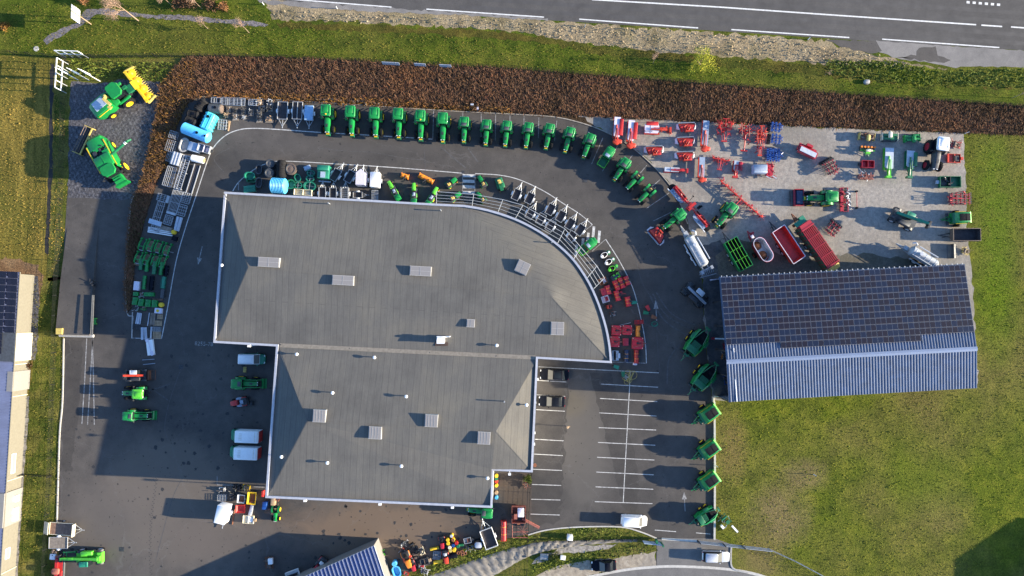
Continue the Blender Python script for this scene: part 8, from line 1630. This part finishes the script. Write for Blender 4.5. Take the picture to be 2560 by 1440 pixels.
shrub(1385, 1392, 2.2, .9, 'weed leaf', 'green shrub between the white cabinets', 360, 60); shrub(1320, 1195, 1.3, 1.6, 'weed leaf', 'green climbing plant at the notch fence', 300, 61); shrub(76, 912, 1.0, .6, 'bracken', 'small dry plant at the workshop porch', 120, 62)
rs = random.Random(9)
for i in range(24):
    x = 660+i*10.3+rs.uniform(-2, 2); y = 241+i*.75+rs.uniform(-2, 2)
    if 700 < x < 880: b = B().rbox((0, 0, .2), (rs.uniform(.35, .7), rs.uniform(.3, .5), .45), .15, .12); o = b.build('boulder', 'stone'); tag(o, 'rough stone in the row at the foot of the bracken bank', 'stone', 'stones along the bank foot'); put(o, x+90, y+4, 0, rs.uniform(0, 90))
# ------------------------------------------------------------------ fences
def fence(name, label, px, step, h, wires=9, mat='black rubber', nz=0, first=True):
    o = E(name, label, 'fence'); pts = [W(*p) for p in px]; w = B(); pos = []
    for a, c in zip(pts, pts[1:]):
        for k in range(wires): z = .1+(h-.15)*k/(wires-1); w.tube([a+Vector((0, 0, z)), c+Vector((0, 0, z))], .012, 3)
        n = max(1, int((c-a).length/step)); pos += [a.lerp(c, k/n) for k in range(n)]
        m = max(1, int((c-a).length/.5))
        for k in range(m): p = a.lerp(c, k/m); w.cyl((p.x, p.y, .05), (p.x, p.y, h-.05), .006, n=3)
    P('wire_mesh', w, mat, o); pos.append(pts[-1]); pp = None
    for p in pos:
        if pp is None: pp = P('post', B().box((0, 0, h/2), (.07, .07, h+.05)), mat, o)
        else: c = pp.copy(); COL.objects.link(c); pp_ = c; pp_.parent = o; pp_.location = p; continue
        pp.location = p
    return o
fence('mesh_fence', 'long dark mesh fence along the top of the bracken bank', [(-60, 131), (0, 134), (160, 146), (470, 143), (700, 146), (1280, 174), (1920, 224), (2250, 247), (2620, 274)], 2.5, 1.9)
fence('mesh_fence', 'mesh fence along the left side of ramp and ditch', [(166, 148), (162, 340), (158, 500), (148, 690), (142, 838)], 2.5, 1.5, 7)
fence('mesh_fence', 'mesh fence on the grass strip beside the workshop', [(142, 842), (136, 1000), (130, 1190), (122, 1330), (116, 1450)], 2.6, 1.4, 6)
fence('mesh_fence', 'mesh fence between the dusty yard and the car park', [(1327, 1182), (1322, 1280), (1316, 1440)], 2.5, 1.6, 8); fence('mesh_fence', 'mesh fence above the textile bank', [(1318, 1350), (1420, 1350), (1600, 1346)], 2.4, 1.3, 7)
fence('mesh_fence', 'low mesh fence on the grass right of the gate', [(1922, 1371), (1985, 1400), (2062, 1441)], 2.2, 1.2, 6, 'grey paint'); fence('cross_fence', 'short cross fence between workshop and grass strip', [(57, 1186), (131, 1188)], 2.0, 1.3, 6)
o = E('sliding_gate', 'long grey sliding gate standing open on the right of the entrance', 'gate'); a, c = W(1744, 1351), W(1922, 1371); d = (c-a).normalized(); w = B()
for z in (.25, .9, 1.55): w.tube([a+Vector((0, 0, z)), c+Vector((0, 0, z))], .06, 5)
P('rail', w, 'grey paint', o); w = B(); n = int((c-a).length/.16)
for k in range(n): p = a.lerp(c, k/n); w.cyl((p.x, p.y, .2), (p.x, p.y, 1.55), .018, n=4)
P('bars', w, 'grey paint', o); w = B()
for k in (.0, .35, .62): p = a.lerp(c, k); w.box((p.x, p.y, .9), (.14, .14, 1.9))
P('post', w, 'dark metal', o)
o = E('side_gate', 'short blue grey gate panel left of the entrance', 'gate'); a, c = W(1606, 1351), W(1652, 1356); w = B(); ribbon(w, [a, c], .08, .1, 1.5); P('panel', w, 'blue grey sheet', o); P('post', B().box((c.x, c.y, 1), (.22, .3, 2.0)).box(((a.x+c.x)/2+.6, a.y+.2, .9), (.35, .5, 1.1)), 'dark green paint', o)
o = E('gate_track', 'pale concrete gate track across the entrance', 'gate track'); w = B(); ribbon(w, [W(1654, 1347), W(1742, 1352)], .35, .03, .03); P('strip', w, 'pale concrete', o)
o = E('boundary_rail', 'dark rail at the shed corner above the parking lot', 'rail'); w = B().tube([W(1785, 990, .9), W(1800, 992, .9), W(1822, 1000, .9)], .08, 6); P('rail', w, 'dull galvanised', o); P('post', B().box(W(1783, 998, .5), (.2, .9, 1.0)), 'cream paint', o)
for x, y, l in ((1838, 1187, ''), (2034, 1186, 'small pale marker post with long shadow on the field'), (1790, 1164, 'thin post at the field kerb between two balers'), (1462, 67, 'thin white marker post on the dry verge'), (2020, 99, 'short pale marker post at the road verge'), (660, 12, 'leaning white marker post at the verge start'), (843, 22, 'small white marker post with a tuft beside the road'), (2412, 334, 'pale post at the corner of gravel yard and field')):
    if l: o = E('marker_post', l, 'post'); P('post', B().box((0, 0, .55), (.12, .12, 1.1), 0, 0, 0, .8, .8), 'white paint', o); P('cap', B().box((0, 0, 1.12), (.14, .14, .06)), 'dark grey', o); put(o, x, y)
for x, y, l in ((2165, 206, 'dark culvert stone where the verge ditch starts'),): o = B().rbox((0, 0, .25), (.9, .7, .5), .2, .1).build('culvert_stone', 'concrete'); tag(o, l, 'stone'); put(o, x, y)
o = E('yard_lamp', 'low lamp with a white box on the bank behind the tractors', 'lamp'); P('post', B().cyl((0, 0, 0), (0, 0, .9), .07, n=8), 'dark metal', o); P('lamp_head', B().box((0, .1, .95), (.5, .25, .2)), 'tarpaulin', o); P('box', B().box((.9, -.4, .3), (.35, .5, .6)), 'violet white', o); put(o, 1181, 267)
# ------------------------------------------------------------------ signs and flags at the corner
o = E('road_sign', 'large white sign board on a single post at the upper left', 'sign'); P('post', B().box((0, 0, 2.6), (.14, .14, 5.2)), 'tan wood', o); P('board', B().box((-.12, 0, 4.0), (.08, 2.3, 2.2)), 'white paint', o); P('frame', B().box((-.05, 0, 3.3), (.05, 2.3, .08)).box((-.05, 0, 4.7), (.05, 2.3, .08)), 'dull galvanised', o); put(o, 228, 61)
def hoarding(px, py, L, ang, n, label):
    o = E('hoarding_frame', label, 'sign frame'); b = B()
    for z in (1.5, 3.0): b.box((0, 0, z), (L, .12, .14))
    for k in range(n+1): b.box((-L/2+L*k/n, 0, 2.25), (.12, .12, 1.5))
    P('frame', b, 'white paint', o); b = B()
    for k in range(0, n+1, 1): x = -L/2+L*k/n; b.box((x, 0, .75), (.1, .1, 1.5))
    P('leg', b, 'silver paint', o); return put(o, px, py, 0, ang)
hoarding(193, 144, 3.9, 2, 3, 'empty white hoarding frame at the fence corner'); hoarding(169, 197, 5.0, 92, 4, 'tall white hoarding frame beside the gravel pad')
for i, (x, y) in enumerate([(196, 200), (223, 201), (250, 203)]):
    o = E('flagpole', ['leftmost of three white flagpoles with furled flags', 'middle of three white flagpoles with furled flags', 'rightmost of three white flagpoles with furled flags'][i], 'flagpole', 'white flagpoles'); P('pole', B().cyl((0, 0, 0), (0, 0, 6.0), .07, .05, 8), 'white paint', o); P('flag', B().loft([[(.05, -.04, 2.9), (.35, -.05, 3.0), (.35, .05, 3.0), (.05, .04, 2.9)], [(.05, -.16, 4.0), (.8, -.14, 3.9), (.8, .1, 3.9), (.05, .16, 4.0)], [(.05, -.05, 5.8), (.4, -.06, 5.7), (.4, .06, 5.7), (.05, .05, 5.8)]]), 'white paint', o); put(o, x, y, 0, 20)
for i, (x, y, L) in enumerate([(980, 154, 2.9), (1052, 157, 1.9), (1115, 160, 2.0)]):
    o = E('fence_banner', ['left white banner on the bank fence', 'middle white banner on the bank fence', 'right white banner on the bank fence'][i], 'banner', 'white banners on the bank fence'); P('sheet', B().box((0, 0, 1.1), (L, .06, 1.3)), 'tarpaulin', o); P('strap', B().box((L*.28, .0, 1.1), (.06, .1, 1.35)), 'grey paint', o); put(o, x, y+11, 0, 3)
bpy.context.view_layer.update()
